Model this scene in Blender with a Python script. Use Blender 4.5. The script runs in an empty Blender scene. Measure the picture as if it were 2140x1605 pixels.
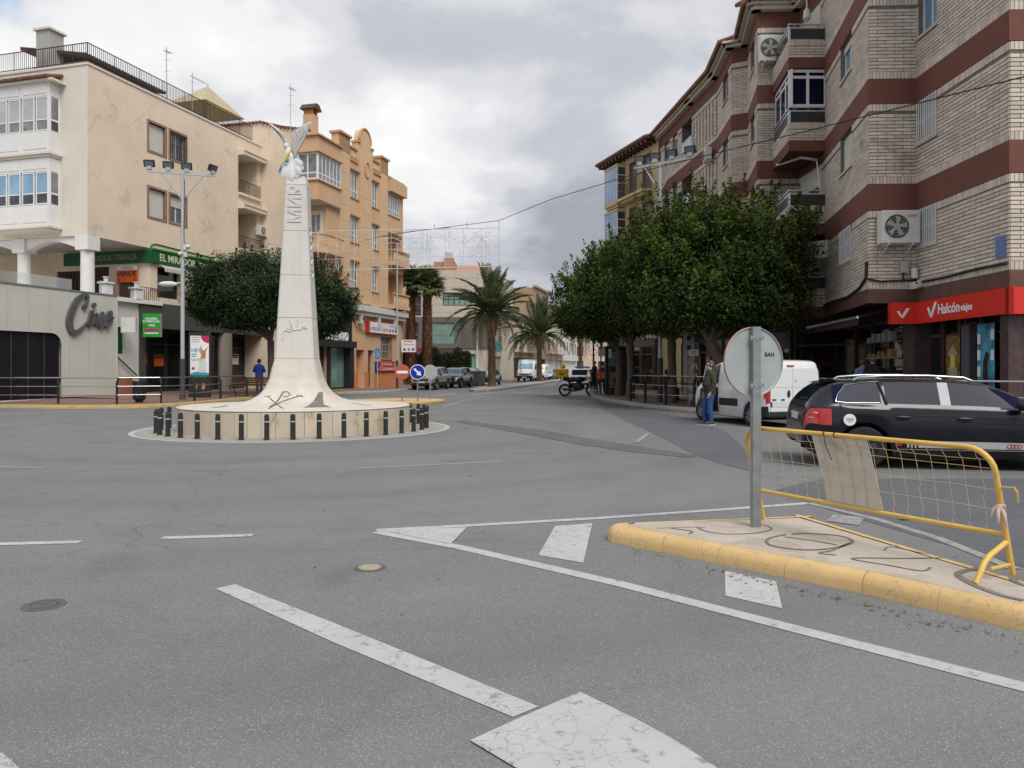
import bpy,math,random
import numpy as np
from mathutils import Vector,Matrix

R = math.radians
rnd = random.Random(11)
S = bpy.context.scene
COL = S.collection

# ------------------------------------------------------------------ camera
FPX,CXP,HYP,EYE = 1600.0,1070.0,770.0,1.5     # focal length in photo pixels, horizon row, eye height
cam_d = bpy.data.cameras.new('camera')
cam = bpy.data.objects.new('camera',cam_d)
COL.objects.link(cam)
cam.location = (0,0,EYE)
cam.rotation_euler = (R(90),0,0)
cam_d.sensor_width = 36.0
cam_d.sensor_fit = 'HORIZONTAL'
cam_d.lens = 36.0 * FPX / 2140.0
cam_d.shift_y = -(802.5 - HYP) / 2140.0
cam_d.clip_start = 0.1
cam_d.clip_end = 4000
S.camera = cam

# ------------------------------------------------------------------ sky and sun
SUN_AZ,SUN_EL = R(152),R(52)
world = bpy.data.worlds.new('World')
S.world = world
world.use_nodes = True
wn,wl = world.node_tree.nodes,world.node_tree.links
wn.clear()
w_out = wn.new('ShaderNodeOutputWorld')
w_sky = wn.new('ShaderNodeTexSky')
w_sky.sky_type = 'NISHITA'
w_sky.sun_disc = False
w_sky.sun_elevation = SUN_EL
w_sky.sun_rotation = SUN_AZ
w_sky.altitude = 300
w_bg = wn.new('ShaderNodeBackground')
w_bg.inputs['Strength'].default_value = 0.12
wl.new(w_sky.outputs[0],w_bg.inputs['Color'])
w_cl = wn.new('ShaderNodeBackground')
w_cl.inputs['Strength'].default_value = 1.08
w_mix = wn.new('ShaderNodeMixShader')
tc = wn.new('ShaderNodeTexCoord')
sep = wn.new('ShaderNodeSeparateXYZ')
wl.new(tc.outputs['Generated'],sep.inputs[0])

def wmath(op,a,b):
 n = wn.new('ShaderNodeMath'); n.operation = op
 for i,q in enumerate((a,b)):
  if isinstance(q,(int,float)):
   n.inputs[i].default_value = q
  else:
   wl.new(q,n.inputs[i])
 return n.outputs[0]

zz = wmath('ADD',wmath('MAXIMUM',sep.outputs['Z'],0.0),0.24)
cmb = wn.new('ShaderNodeCombineXYZ')
wl.new(wmath('DIVIDE',sep.outputs['X'],zz),cmb.inputs[0])
wl.new(wmath('DIVIDE',sep.outputs['Y'],zz),cmb.inputs[1])

def wnoise(scale,detail,rough,off,dist=0.0):
 mp = wn.new('ShaderNodeMapping')
 mp.inputs['Location'].default_value = off
 wl.new(cmb.outputs[0],mp.inputs['Vector'])
 n = wn.new('ShaderNodeTexNoise')
 n.inputs['Scale'].default_value = scale
 n.inputs['Detail'].default_value = detail
 n.inputs['Roughness'].default_value = rough
 n.inputs['Distortion'].default_value = dist
 wl.new(mp.outputs[0],n.inputs['Vector'])
 return n.outputs[0]

def wramp(sock,stops):
 r = wn.new('ShaderNodeValToRGB')
 el = r.color_ramp.elements
 while len(el) < len(stops):
  el.new(0.5)
 for e,(p,c) in zip(el,stops):
  e.position = p
  e.color = (c[0],c[1],c[2],1)
 r.color_ramp.interpolation = 'EASE'
 wl.new(sock,r.inputs[0])
 return r.outputs[0]

big = wnoise(0.75,8,0.50,(20.1,1.2,0),0.25)
fine = wnoise(2.2,8,0.54,(0.4,4.1,0),0.3)
shade = wmath('ADD',wmath('MULTIPLY',big,0.66),wmath('MULTIPLY',fine,0.34))
wl.new(wramp(shade,[(0.39,(0.185,0.192,0.215)),(0.46,(0.27,0.277,0.305)),(0.515,(0.35,0.355,0.375)),
      (0.57,(0.44,0.44,0.445)),(0.66,(0.56,0.557,0.545))]),w_cl.inputs['Color'])
cover = wnoise(0.85,7,0.55,(7.3,2.1,0),0.2)
mask = wramp(wmath('ADD',wmath('MULTIPLY',cover,0.8),wmath('MULTIPLY',fine,0.2)),
    [(0.335,(0,0,0)),(0.40,(1,1,1))])
wl.new(mask,w_mix.inputs[0])
wl.new(w_bg.outputs[0],w_mix.inputs[1])
wl.new(w_cl.outputs[0],w_mix.inputs[2])
wl.new(w_mix.outputs[0],w_out.inputs['Surface'])

sun_d = bpy.data.lights.new('sun','SUN')
sun_d.energy = 1.5
sun_d.angle = R(34)
sun_d.color = (1.0,0.955,0.89)
sun = bpy.data.objects.new('sun',sun_d)
COL.objects.link(sun)
sv = Vector((math.sin(SUN_AZ) * math.cos(SUN_EL),math.cos(SUN_AZ) * math.cos(SUN_EL),math.sin(SUN_EL)))
sun.rotation_euler = (-sv).to_track_quat('-Z','Y').to_euler()
sun.location = (0,-20,40)

S.view_settings.view_transform = 'Standard'
S.view_settings.look = 'None'
S.view_settings.gamma = 1.0
S.view_settings.use_curve_mapping = False
S.view_settings.exposure = 0.95
S.render.engine = 'CYCLES'
S.cycles.use_denoising = True
S.cycles.max_bounces = 6
S.cycles.diffuse_bounces = 3
S.cycles.glossy_bounces = 3
S.cycles.transparent_max_bounces = 8
S.cycles.caustics_reflective = False
S.cycles.caustics_refractive = False

# ------------------------------------------------------------------ helpers

def gp(px,py,z=0.0):
 """Where the photo's pixel meets a level surface at height z."""
 y = (EYE - z) * FPX / (py - HYP)
 return ((px - CXP) / FPX * y,y)

def Tz(x=0,y=0,z=0,a=0):
 return Matrix.Translation((x,y,z)) @ Matrix.Rotation(a,4,'Z')

class MB:
 """Collects faces; build() links them as ONE mesh object."""

 def __init__(s,T=None):
  s.v,s.f,s.mi,s.T,s.m = [],[],[],T,0

 def add(s,vs,fs):
  b = len(s.v)
  if s.T is not None:
   s.v += [tuple(s.T @ Vector(p)) for p in vs]
  else:
   s.v += [tuple(p) for p in vs]
  s.f += [tuple(b + i for i in f) for f in fs]
  s.mi += [s.m] * len(fs)
  return s

 def quad(s,a,b,c,d):
  return s.add([a,b,c,d],[(0,1,2,3)])

 def poly(s,pts):
  return s.add(pts,[tuple(range(len(pts)))])

 def box(s,x0,x1,y0,y1,z0,z1):
  return s.add([(x0,y0,z0),(x1,y0,z0),(x1,y1,z0),(x0,y1,z0),(x0,y0,z1),(x1,y0,z1),(x1,y1,z1),(x0,y1,z1)],
      [(0,3,2,1),(4,5,6,7),(0,1,5,4),(1,2,6,5),(2,3,7,6),(3,0,4,7)])

 def prism(s,pts,z0,z1):
  n = len(pts)
  vs = [(p[0],p[1],z0) for p in pts] + [(p[0],p[1],z1) for p in pts]
  fs = [tuple(reversed(range(n))),tuple(range(n,2 * n))]
  fs += [(i,(i + 1) % n,n + (i + 1) % n,n + i) for i in range(n)]
  return s.add(vs,fs)

 def prism_xz(s,pts,y0,y1):
  """Outline in x,z (counter-clockwise seen from -y) pushed from y0 to y1."""
  n = len(pts)
  vs = [(p[0],y0,p[1]) for p in pts] + [(p[0],y1,p[1]) for p in pts]
  fs = [tuple(range(n)),tuple(reversed(range(n,2 * n)))]
  fs += [((i + 1) % n,i,n + i,n + (i + 1) % n) for i in range(n)]
  return s.add(vs,fs)

 def bar(s,a,b,w,h=None,up=(0,0,1)):
  a,b = Vector(a),Vector(b)
  h = w if h is None else h
  d = (b - a).normalized()
  u = Vector(up)
  if abs(d.dot(u)) > 0.98:
   u = Vector((0,1,0))
  x = d.cross(u).normalized() * (w / 2)
  z = x.cross(d).normalized() * (h / 2)
  vs = [a - x - z,a + x - z,a + x + z,a - x + z,b - x - z,b + x - z,b + x + z,b - x + z]
  return s.add([tuple(p) for p in vs],[(0,1,2,3),(7,6,5,4),(0,4,5,1),(1,5,6,2),(2,6,7,3),(3,7,4,0)])

 def tube(s,pts,r,n=8,caps=True,closed=False):
  pts = [Vector(p) for p in pts]
  m = len(pts)
  rr = r if isinstance(r,(list,tuple)) else [r] * m
  vs,fs = [],[]
  px = None
  for i,p in enumerate(pts):
   if closed:
    d = pts[(i + 1) % m] - pts[i - 1]
   else:
    d = pts[min(i + 1,m - 1)] - pts[max(i - 1,0)]
   d = d.normalized() if d.length > 1e-9 else Vector((0,0,1))
   if px is None:
    u = Vector((0,0,1)) if abs(d.z) < 0.9 else Vector((1,0,0))
    px = d.cross(u).normalized()
   else:
    px = (px - d * px.dot(d))
    px = px.normalized() if px.length > 1e-9 else d.orthogonal().normalized()
   py = d.cross(px)
   for k in range(n):
    a = 2 * math.pi * k / n
    vs.append(tuple(p + px * (math.cos(a) * rr[i]) + py * (math.sin(a) * rr[i])))
  rings = m if closed else m - 1
  for i in range(rings):
   j = (i + 1) % m
   for k in range(n):
    k2 = (k + 1) % n
    fs.append((i * n + k,i * n + k2,j * n + k2,j * n + k))
  if caps and not closed:
   fs.append(tuple(reversed(range(n))))
   fs.append(tuple(range((m - 1) * n,m * n)))
  return s.add(vs,fs)

 def lathe(s,prof,n=24,c=(0,0,0),axis='z',caps=True):
  vs,fs = [],[]
  for (r,h) in prof:
   for k in range(n):
    a = 2 * math.pi * k / n
    p = (r * math.cos(a),r * math.sin(a),h)
    if axis == 'y':
     p = (p[0],p[2],-p[1])
    elif axis == 'x':
     p = (p[2],p[0],p[1])
    vs.append((c[0] + p[0],c[1] + p[1],c[2] + p[2]))
  m = len(prof)
  for i in range(m - 1):
   for k in range(n):
    k2 = (k + 1) % n
    fs.append((i * n + k,i * n + k2,(i + 1) * n + k2,(i + 1) * n + k))
  if caps:
   fs.append(tuple(reversed(range(n))))
   fs.append(tuple(range((m - 1) * n,m * n)))
  return s.add(vs,fs)

 def ell(s,c,r,nu=14,nv=8):
  if isinstance(r,(int,float)):
   r = (r,r,r)
  vs = [(c[0],c[1],c[2] - r[2])]
  for j in range(1,nv):
   b = -math.pi / 2 + math.pi * j / nv
   for i in range(nu):
    a = 2 * math.pi * i / nu
    vs.append((c[0] + r[0] * math.cos(a) * math.cos(b),c[1] + r[1] * math.sin(a) * math.cos(b),c[2] + r[2] * math.sin(b)))
  vs.append((c[0],c[1],c[2] + r[2]))
  fs = []
  for i in range(nu):
   fs.append((0,1 + (i + 1) % nu,1 + i))
  for j in range(nv - 2):
   for i in range(nu):
    a = 1 + j * nu + i; b = 1 + j * nu + (i + 1) % nu
    fs.append((a,b,b + nu,a + nu))
  t = len(vs) - 1
  for i in range(nu):
   fs.append((1 + (nv - 2) * nu + i,1 + (nv - 2) * nu + (i + 1) % nu,t))
  return s.add(vs,fs)

 def grid(s,P,flip=False):
  n,m = len(P),len(P[0])
  vs = [p for row in P for p in row]
  fs = []
  for i in range(n - 1):
   for j in range(m - 1):
    q = (i * m + j,i * m + j + 1,(i + 1) * m + j + 1,(i + 1) * m + j)
    fs.append(tuple(reversed(q)) if flip else q)
  return s.add(vs,fs)

 def build(s,name,mat,parent=None,smooth=None,bevel=0.0,label=None):
  me = bpy.data.meshes.new(name)
  me.from_pydata(s.v,[],s.f)
  mats = mat if isinstance(mat,(list,tuple)) else [mat]
  for m in mats:
   me.materials.append(M[m])
  if len(mats) > 1:
   me.polygons.foreach_set('material_index',s.mi)
  me.update()
  if smooth:
   me.shade_smooth()
   me.set_sharp_from_angle(angle=R(smooth))
  o = bpy.data.objects.new(name,me)
  COL.objects.link(o)
  if bevel:
   bm = o.modifiers.new('bevel','BEVEL')
   bm.width = bevel; bm.segments = 2; bm.limit_method = 'ANGLE'; bm.angle_limit = R(40)
   bm.harden_normals = False
  put(o,parent)
  if label:
   o['label'] = label
  return o

def put(o,parent):
 if parent is not None:
  o.parent = parent
  o.matrix_parent_inverse = wmat(parent).inverted()

def wmat(o):
 m = o.matrix_basis.copy()
 if o.parent is not None:
  m = wmat(o.parent) @ o.matrix_parent_inverse @ m
 return m

def tag(o,label,cat,group=None):
 o['label'] = label
 o['category'] = cat
 if group:
  o['group'] = group
 return o

def thing(name,label,cat,loc=(0,0,0),rotz=0.0,group=None):
 o = bpy.data.objects.new(name,None)
 COL.objects.link(o)
 o.empty_display_size = 0.2
 o.location = loc
 o.rotation_euler = (0,0,rotz)
 return tag(o,label,cat,group)

def structure(o):
 o['kind'] = 'structure'
 return o

def stuff(o):
 o['kind'] = 'stuff'
 return o

def kids(o):
 return [c for c in bpy.data.objects if c.parent is o]

def copy_tree(o,parent=None):
 c = o.copy()
 COL.objects.link(c)
 if parent is not None:
  c.parent = parent
 for ch in o.children:
  copy_tree(ch,c)
 return c

def place(root,loc,rotz,label=None,group=None):
 c = copy_tree(root)
 c.location = loc
 c.rotation_euler = (0,0,rotz)
 if label:
  c['label'] = label
 if group:
  c['group'] = group
 return c

def text(body,size,T,mat,parent,depth=0.01,name='lettering',width=None,align='LEFT',shear=0.0,bold=0.0,rows=0.9):
 """Flat lettering in the local x,z plane of T, facing -y."""
 cu = bpy.data.curves.new(name,'FONT')
 cu.body = body
 cu.size = size
 cu.extrude = depth / 2
 cu.align_x = align
 cu.shear = shear
 cu.offset = bold
 cu.space_line = rows
 cu.resolution_u = 3
 t = bpy.data.objects.new(name + '_curve',cu)
 COL.objects.link(t)
 dg = bpy.context.evaluated_depsgraph_get()
 me = bpy.data.meshes.new_from_object(t.evaluated_get(dg))
 bpy.data.objects.remove(t)
 bpy.data.curves.remove(cu)
 me.name = name
 k = 1.0
 if width and len(me.vertices):
  xs = [v.co.x for v in me.vertices]
  k = width / max(1e-6,max(xs) - min(xs))
 me.transform(T @ Matrix.Rotation(R(90),4,'X') @ Matrix.Diagonal((k,1,1,1)))
 me.materials.clear()
 me.materials.append(M[mat])
 o = bpy.data.objects.new(name,me)
 COL.objects.link(o)
 put(o,parent)
 return o

def wall(mb,x0,x1,z0,z1,holes=(),y=0.0,reveal=0.2):
 """A wall in the local x,z plane facing -y with rectangular openings (x0,x1,z0,z1) and their reveals."""
 hs = [h for h in holes if h[1] > x0 and h[0] < x1 and h[3] > z0 and h[2] < z1]
 xs = sorted({x0,x1,*[min(max(v,x0),x1) for h in hs for v in h[:2]]})
 zs = sorted({z0,z1,*[min(max(v,z0),z1) for h in hs for v in h[2:4]]})
 for i in range(len(xs) - 1):
  for j in range(len(zs) - 1):
   cx,cz = (xs[i] + xs[i + 1]) / 2,(zs[j] + zs[j + 1]) / 2
   if any(h[0] < cx < h[1] and h[2] < cz < h[3] for h in hs):
    continue
   mb.quad((xs[i],y,zs[j]),(xs[i + 1],y,zs[j]),(xs[i + 1],y,zs[j + 1]),(xs[i],y,zs[j + 1]))
 for h in hs:
  a,b,c,d = h[:4]
  e = y + (h[4] if len(h) > 4 else reveal)
  mb.quad((a,y,c),(a,y,d),(a,e,d),(a,e,c))
  mb.quad((b,y,d),(b,y,c),(b,e,c),(b,e,d))
  mb.quad((a,y,d),(b,y,d),(b,e,d),(a,e,d))
  mb.quad((b,y,c),(a,y,c),(a,e,c),(b,e,c))

def window(T,par,x0,x1,z0,z1,y=0.14,nv=2,rows=(),fm='white_frame',gm='glass',fw=0.06,shutter=0.0,grille=0,
   sill=None,surround=None,name='window',sw=0.12,gbars=6,gm_='white_frame',hb=1):
 f = MB(T)
 f.box(x0,x0 + fw,y,y + 0.06,z0,z1)
 f.box(x1 - fw,x1,y,y + 0.06,z0,z1)
 f.box(x0 + fw,x1 - fw,y,y + 0.06,z0,z0 + fw)
 f.box(x0 + fw,x1 - fw,y,y + 0.06,z1 - fw,z1)
 zr = [z0 + fw / 2] + [z0 + (z1 - z0) * q for q in rows] + [z1 - fw / 2]
 xr = [x0 + fw / 2 + (x1 - x0 - fw) * i / nv for i in range(nv + 1)]
 for q in xr[1:-1]:
  f.box(q - fw / 2,q + fw / 2,y + 0.002,y + 0.058,z0 + fw,z1 - fw)
 for q in zr[1:-1]:
  for i in range(nv):
   f.box(xr[i] + fw / 2,xr[i + 1] - fw / 2,y + 0.004,y + 0.056,q - fw / 2,q + fw / 2)
 w = f.build(name,fm,par)
 for i in range(nv):
  for j in range(len(zr) - 1):
   g = MB(T)
   g.box(xr[i] + fw / 2,xr[i + 1] - fw / 2,y + 0.025,y + 0.037,zr[j] + fw / 2,zr[j + 1] - fw / 2)
   g.build('pane',gm,w)
 if shutter > 0:
  s = MB(T)
  zt,zb = z1 - fw * 0.5,z1 - (z1 - z0) * shutter + (fw * 0.5 if shutter > 0.95 else 0)
  n = max(3,int((zt - zb) / 0.055))
  for k in range(n):
   a = zb + (zt - zb) * k / n
   b = zb + (zt - zb) * (k + 1) / n
   s.box(x0 + 0.02,x1 - 0.02,y - 0.035,y - 0.005,a + 0.008,b)
   s.box(x0 + 0.02,x1 - 0.02,y - 0.02,y - 0.006,a,a + 0.008)
  s.build('roller_shutter','shutter',w)
 if grille:
  s = MB(T)
  for k in range(gbars + 1):
   q = x0 + (x1 - x0) * k / gbars
   s.box(q - 0.012,q + 0.012,-0.06,-0.036,z0,z1)
  for k in range(hb + 2):
   q = z0 + (z1 - z0) * (0.03 + 0.94 * k / (hb + 1))
   s.box(x0,x1,-0.036,-0.02,q - 0.012,q + 0.012)
  s.build('grille',grille,w)
 if sill:
  s = MB(T)
  s.box(x0 - 0.08,x1 + 0.08,-0.07,y + 0.02,z0 - 0.07,z0 - 0.003)
  s.build('sill',sill,w)
 if surround:
  s = MB(T)
  s.box(x0 - sw,x0,-0.03,y - 0.01,z0 - sw,z1 + sw)
  s.box(x1,x1 + sw,-0.03,y - 0.01,z0 - sw,z1 + sw)
  s.box(x0,x1,-0.03,y - 0.01,z1,z1 + sw)
  s.box(x0,x1,-0.03,y - 0.01,z0 - sw,z0)
  s.build('surround',surround,w)
 return w

def air_con(name,label,loc,rotz,w=0.85,h=0.62,d=0.32,mark=None,group=None):
 """Outdoor unit, back on the wall at local y=0, fan facing -y."""
 o = thing(name,label,'air conditioner',loc,rotz,group)
 T = Tz(*loc,rotz)
 b = MB(T); b.box(-w / 2,w / 2,-d - 0.08,-0.08,0,h)
 b.build('housing','ac_white',o,bevel=0.02)
 fr = h * 0.36
 cx = -w * 0.12
 f = MB(T); f.lathe([(fr,-0.006),(fr,0.0),(fr * 0.96,-0.012)],28,(cx,-d - 0.083,h / 2),'y')
 f.build('fan_recess','dark_grey',o)
 f = MB(T)
 for k in range(5):
  a = 2 * math.pi * k / 5
  p = [(fr * q * math.cos(a + da),fr * q * math.sin(a + da)) for q,da in ((0.2,-0.25),(0.85,-0.1),(0.9,0.45),(0.25,0.5))]
  f.prism_xz([(cx + x,h / 2 + z) for x,z in p],-d - 0.104,-d - 0.099)
 f.lathe([(fr * 0.3,-0.012),(fr * 0.3,0),(fr * 0.28,0.008)],16,(cx,-d - 0.104,h / 2),'y')
 f.build('fan','ac_grey',o)
 f = MB(T)
 for q in (0.55,0.8,1.02):
  f.tube([(cx + fr * q * math.cos(a * math.pi / 12),-d - 0.125,h / 2 + fr * q * math.sin(a * math.pi / 12)) for a in range(24)],0.004,4,closed=True)
 for k in range(4):
  a = math.pi * k / 4
  f.tube([(cx - fr * math.cos(a),-d - 0.125,h / 2 - fr * math.sin(a)),(cx + fr * math.cos(a),-d - 0.125,h / 2 + fr * math.sin(a))],0.004,4)
 f.build('fan_guard','ac_grey',o)
 b = MB(T)
 for sx in (-1,1):
  b.box(sx * w * 0.32 - 0.02,sx * w * 0.32 + 0.02,-d - 0.1,0.02,-0.05,-0.002)
  b.bar((sx * w * 0.32,0,-0.28),(sx * w * 0.32,-d,-0.05),0.03)
 b.build('bracket','ac_white',o)
 if mark:
  text(mark,0.05,T @ Matrix.Translation((w * 0.30,-d - 0.084,h * 0.82)),'red_paint',o,0.002,'maker_mark',align='CENTER')
 return o
# ------------------------------------------------------------------ materials
M = {}

def base_mat(name):
 m = bpy.data.materials.new(name)
 m.use_nodes = True
 M[name] = m
 nt = m.node_tree
 return nt,nt.nodes,nt.links,nt.nodes['Principled BSDF']

def mixc(nt,fac,a,b):
 n = nt.nodes.new('ShaderNodeMix')
 n.data_type = 'RGBA'
 for sock,v in ((n.inputs[0],fac),(n.inputs[6],a),(n.inputs[7],b)):
  if isinstance(v,(int,float)):
   sock.default_value = v
  elif isinstance(v,tuple):
   sock.default_value = (v[0],v[1],v[2],1)
  else:
   nt.links.new(v,sock)
 return n.outputs[2]

def mathn(nt,op,a,b=0.0,clamp=False):
 n = nt.nodes.new('ShaderNodeMath')
 n.operation = op
 n.use_clamp = clamp
 for i,v in enumerate((a,b)):
  if isinstance(v,(int,float)):
   n.inputs[i].default_value = v
  else:
   nt.links.new(v,n.inputs[i])
 return n.outputs[0]

def rampn(nt,sock,p0,p1,c0=0.0,c1=1.0):
 n = nt.nodes.new('ShaderNodeMapRange')
 n.inputs['From Min'].default_value = p0
 n.inputs['From Max'].default_value = p1
 n.inputs['To Min'].default_value = c0
 n.inputs['To Max'].default_value = c1
 nt.links.new(sock,n.inputs['Value'])
 return n.outputs[0]

def coords(nt,kind='pos',scale=(1,1,1),rot=(0,0,0)):
 if kind == 'pos':
  g = nt.nodes.new('ShaderNodeNewGeometry').outputs['Position']
 else:
  g = nt.nodes.new('ShaderNodeTexCoord').outputs['Object']
 mp = nt.nodes.new('ShaderNodeMapping')
 mp.inputs['Scale'].default_value = scale
 mp.inputs['Rotation'].default_value = rot
 nt.links.new(g,mp.inputs['Vector'])
 return mp.outputs[0]

def noisen(nt,vec,scale,detail=5,rough=0.55,dist=0.0):
 n = nt.nodes.new('ShaderNodeTexNoise')
 n.inputs['Scale'].default_value = scale
 n.inputs['Detail'].default_value = detail
 n.inputs['Roughness'].default_value = rough
 n.inputs['Distortion'].default_value = dist
 nt.links.new(vec,n.inputs['Vector'])
 return n.outputs[0]

def voro(nt,vec,scale,feature='F1'):
 n = nt.nodes.new('ShaderNodeTexVoronoi')
 n.feature = feature
 n.inputs['Scale'].default_value = scale
 nt.links.new(vec,n.inputs['Vector'])
 return n.outputs[0]

def bumpn(nt,bs,h,strength,dist=0.01):
 b = nt.nodes.new('ShaderNodeBump')
 b.inputs['Strength'].default_value = strength
 b.inputs['Distance'].default_value = dist
 nt.links.new(h,b.inputs['Height'])
 nt.links.new(b.outputs[0],bs.inputs['Normal'])

def mk(name,col,rough=0.75,var=0.10,scale=2.5,bump=0.0,bscale=60,metal=0.0,spec=0.4,stain=None,streak=0.0,
  coat=0.0,kind='pos',island=0.0,emit=0.0,crack=None):
 """Plain surface with uneven tone; stain = (colour, scale, threshold); streak = vertical run-off marks."""
 nt,N,L,bs = base_mat(name)
 v = coords(nt,kind)
 n1 = noisen(nt,v,scale,7,0.6)
 lo = tuple(c * (1 - var) for c in col)
 hi = tuple(min(1,c * (1 + var)) for c in col)
 c = mixc(nt,rampn(nt,n1,0.3,0.7),lo,hi)
 if streak:
  sv_ = coords(nt,kind,(7.0,7.0,0.5))
  s1 = noisen(nt,sv_,1.0,6,0.62)
  c = mixc(nt,rampn(nt,s1,0.52,0.78,0,streak),c,tuple(q * 0.5 for q in col))
 if stain:
  s2 = noisen(nt,v,stain[1],8,0.68,0.6)
  c = mixc(nt,rampn(nt,s2,stain[2],stain[2] + 0.07,0,stain[3] if len(stain) > 3 else 0.8),c,stain[0])
 if crack:
  wob = noisen(nt,v,1.1,7,0.65)
  cv = N.new('ShaderNodeVectorMath'); cv.operation = 'ADD'
  cx_ = N.new('ShaderNodeCombineXYZ')
  for q in range(3):
   L.new(mathn(nt,'MULTIPLY',wob,2.2),cx_.inputs[q])
  L.new(v,cv.inputs[0]); L.new(cx_.outputs[0],cv.inputs[1])
  ce = voro(nt,cv.outputs[0],crack[0],'DISTANCE_TO_EDGE')
  cg = rampn(nt,noisen(nt,v,0.33,3),0.52,0.60)
  c = mixc(nt,mathn(nt,'MULTIPLY',rampn(nt,ce,crack[1],crack[1] * 0.4,0,0.7),cg),c,tuple(q * 0.5 for q in col))
 if island:
  g = N.new('ShaderNodeNewGeometry')
  oi = N.new('ShaderNodeObjectInfo')
  r = mathn(nt,'FRACT',mathn(nt,'ADD',g.outputs['Random Per Island'],oi.outputs['Random']))
  h = N.new('ShaderNodeHueSaturation')
  L.new(c,h.inputs['Color'])
  L.new(rampn(nt,r,0,1,1 - island,1 + island),h.inputs['Value'])
  c = h.outputs[0]
 L.new(c,bs.inputs['Base Color'])
 bs.inputs['Roughness'].default_value = rough
 bs.inputs['Metallic'].default_value = metal
 bs.inputs['Specular IOR Level'].default_value = spec
 bs.inputs['Coat Weight'].default_value = coat
 bs.inputs['Coat Roughness'].default_value = 0.06
 if emit:
  L.new(c,bs.inputs['Emission Color'])
  bs.inputs['Emission Strength'].default_value = emit
 if bump:
  bumpn(nt,bs,noisen(nt,v,bscale,4,0.6),bump,0.006)
 return nt

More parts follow.
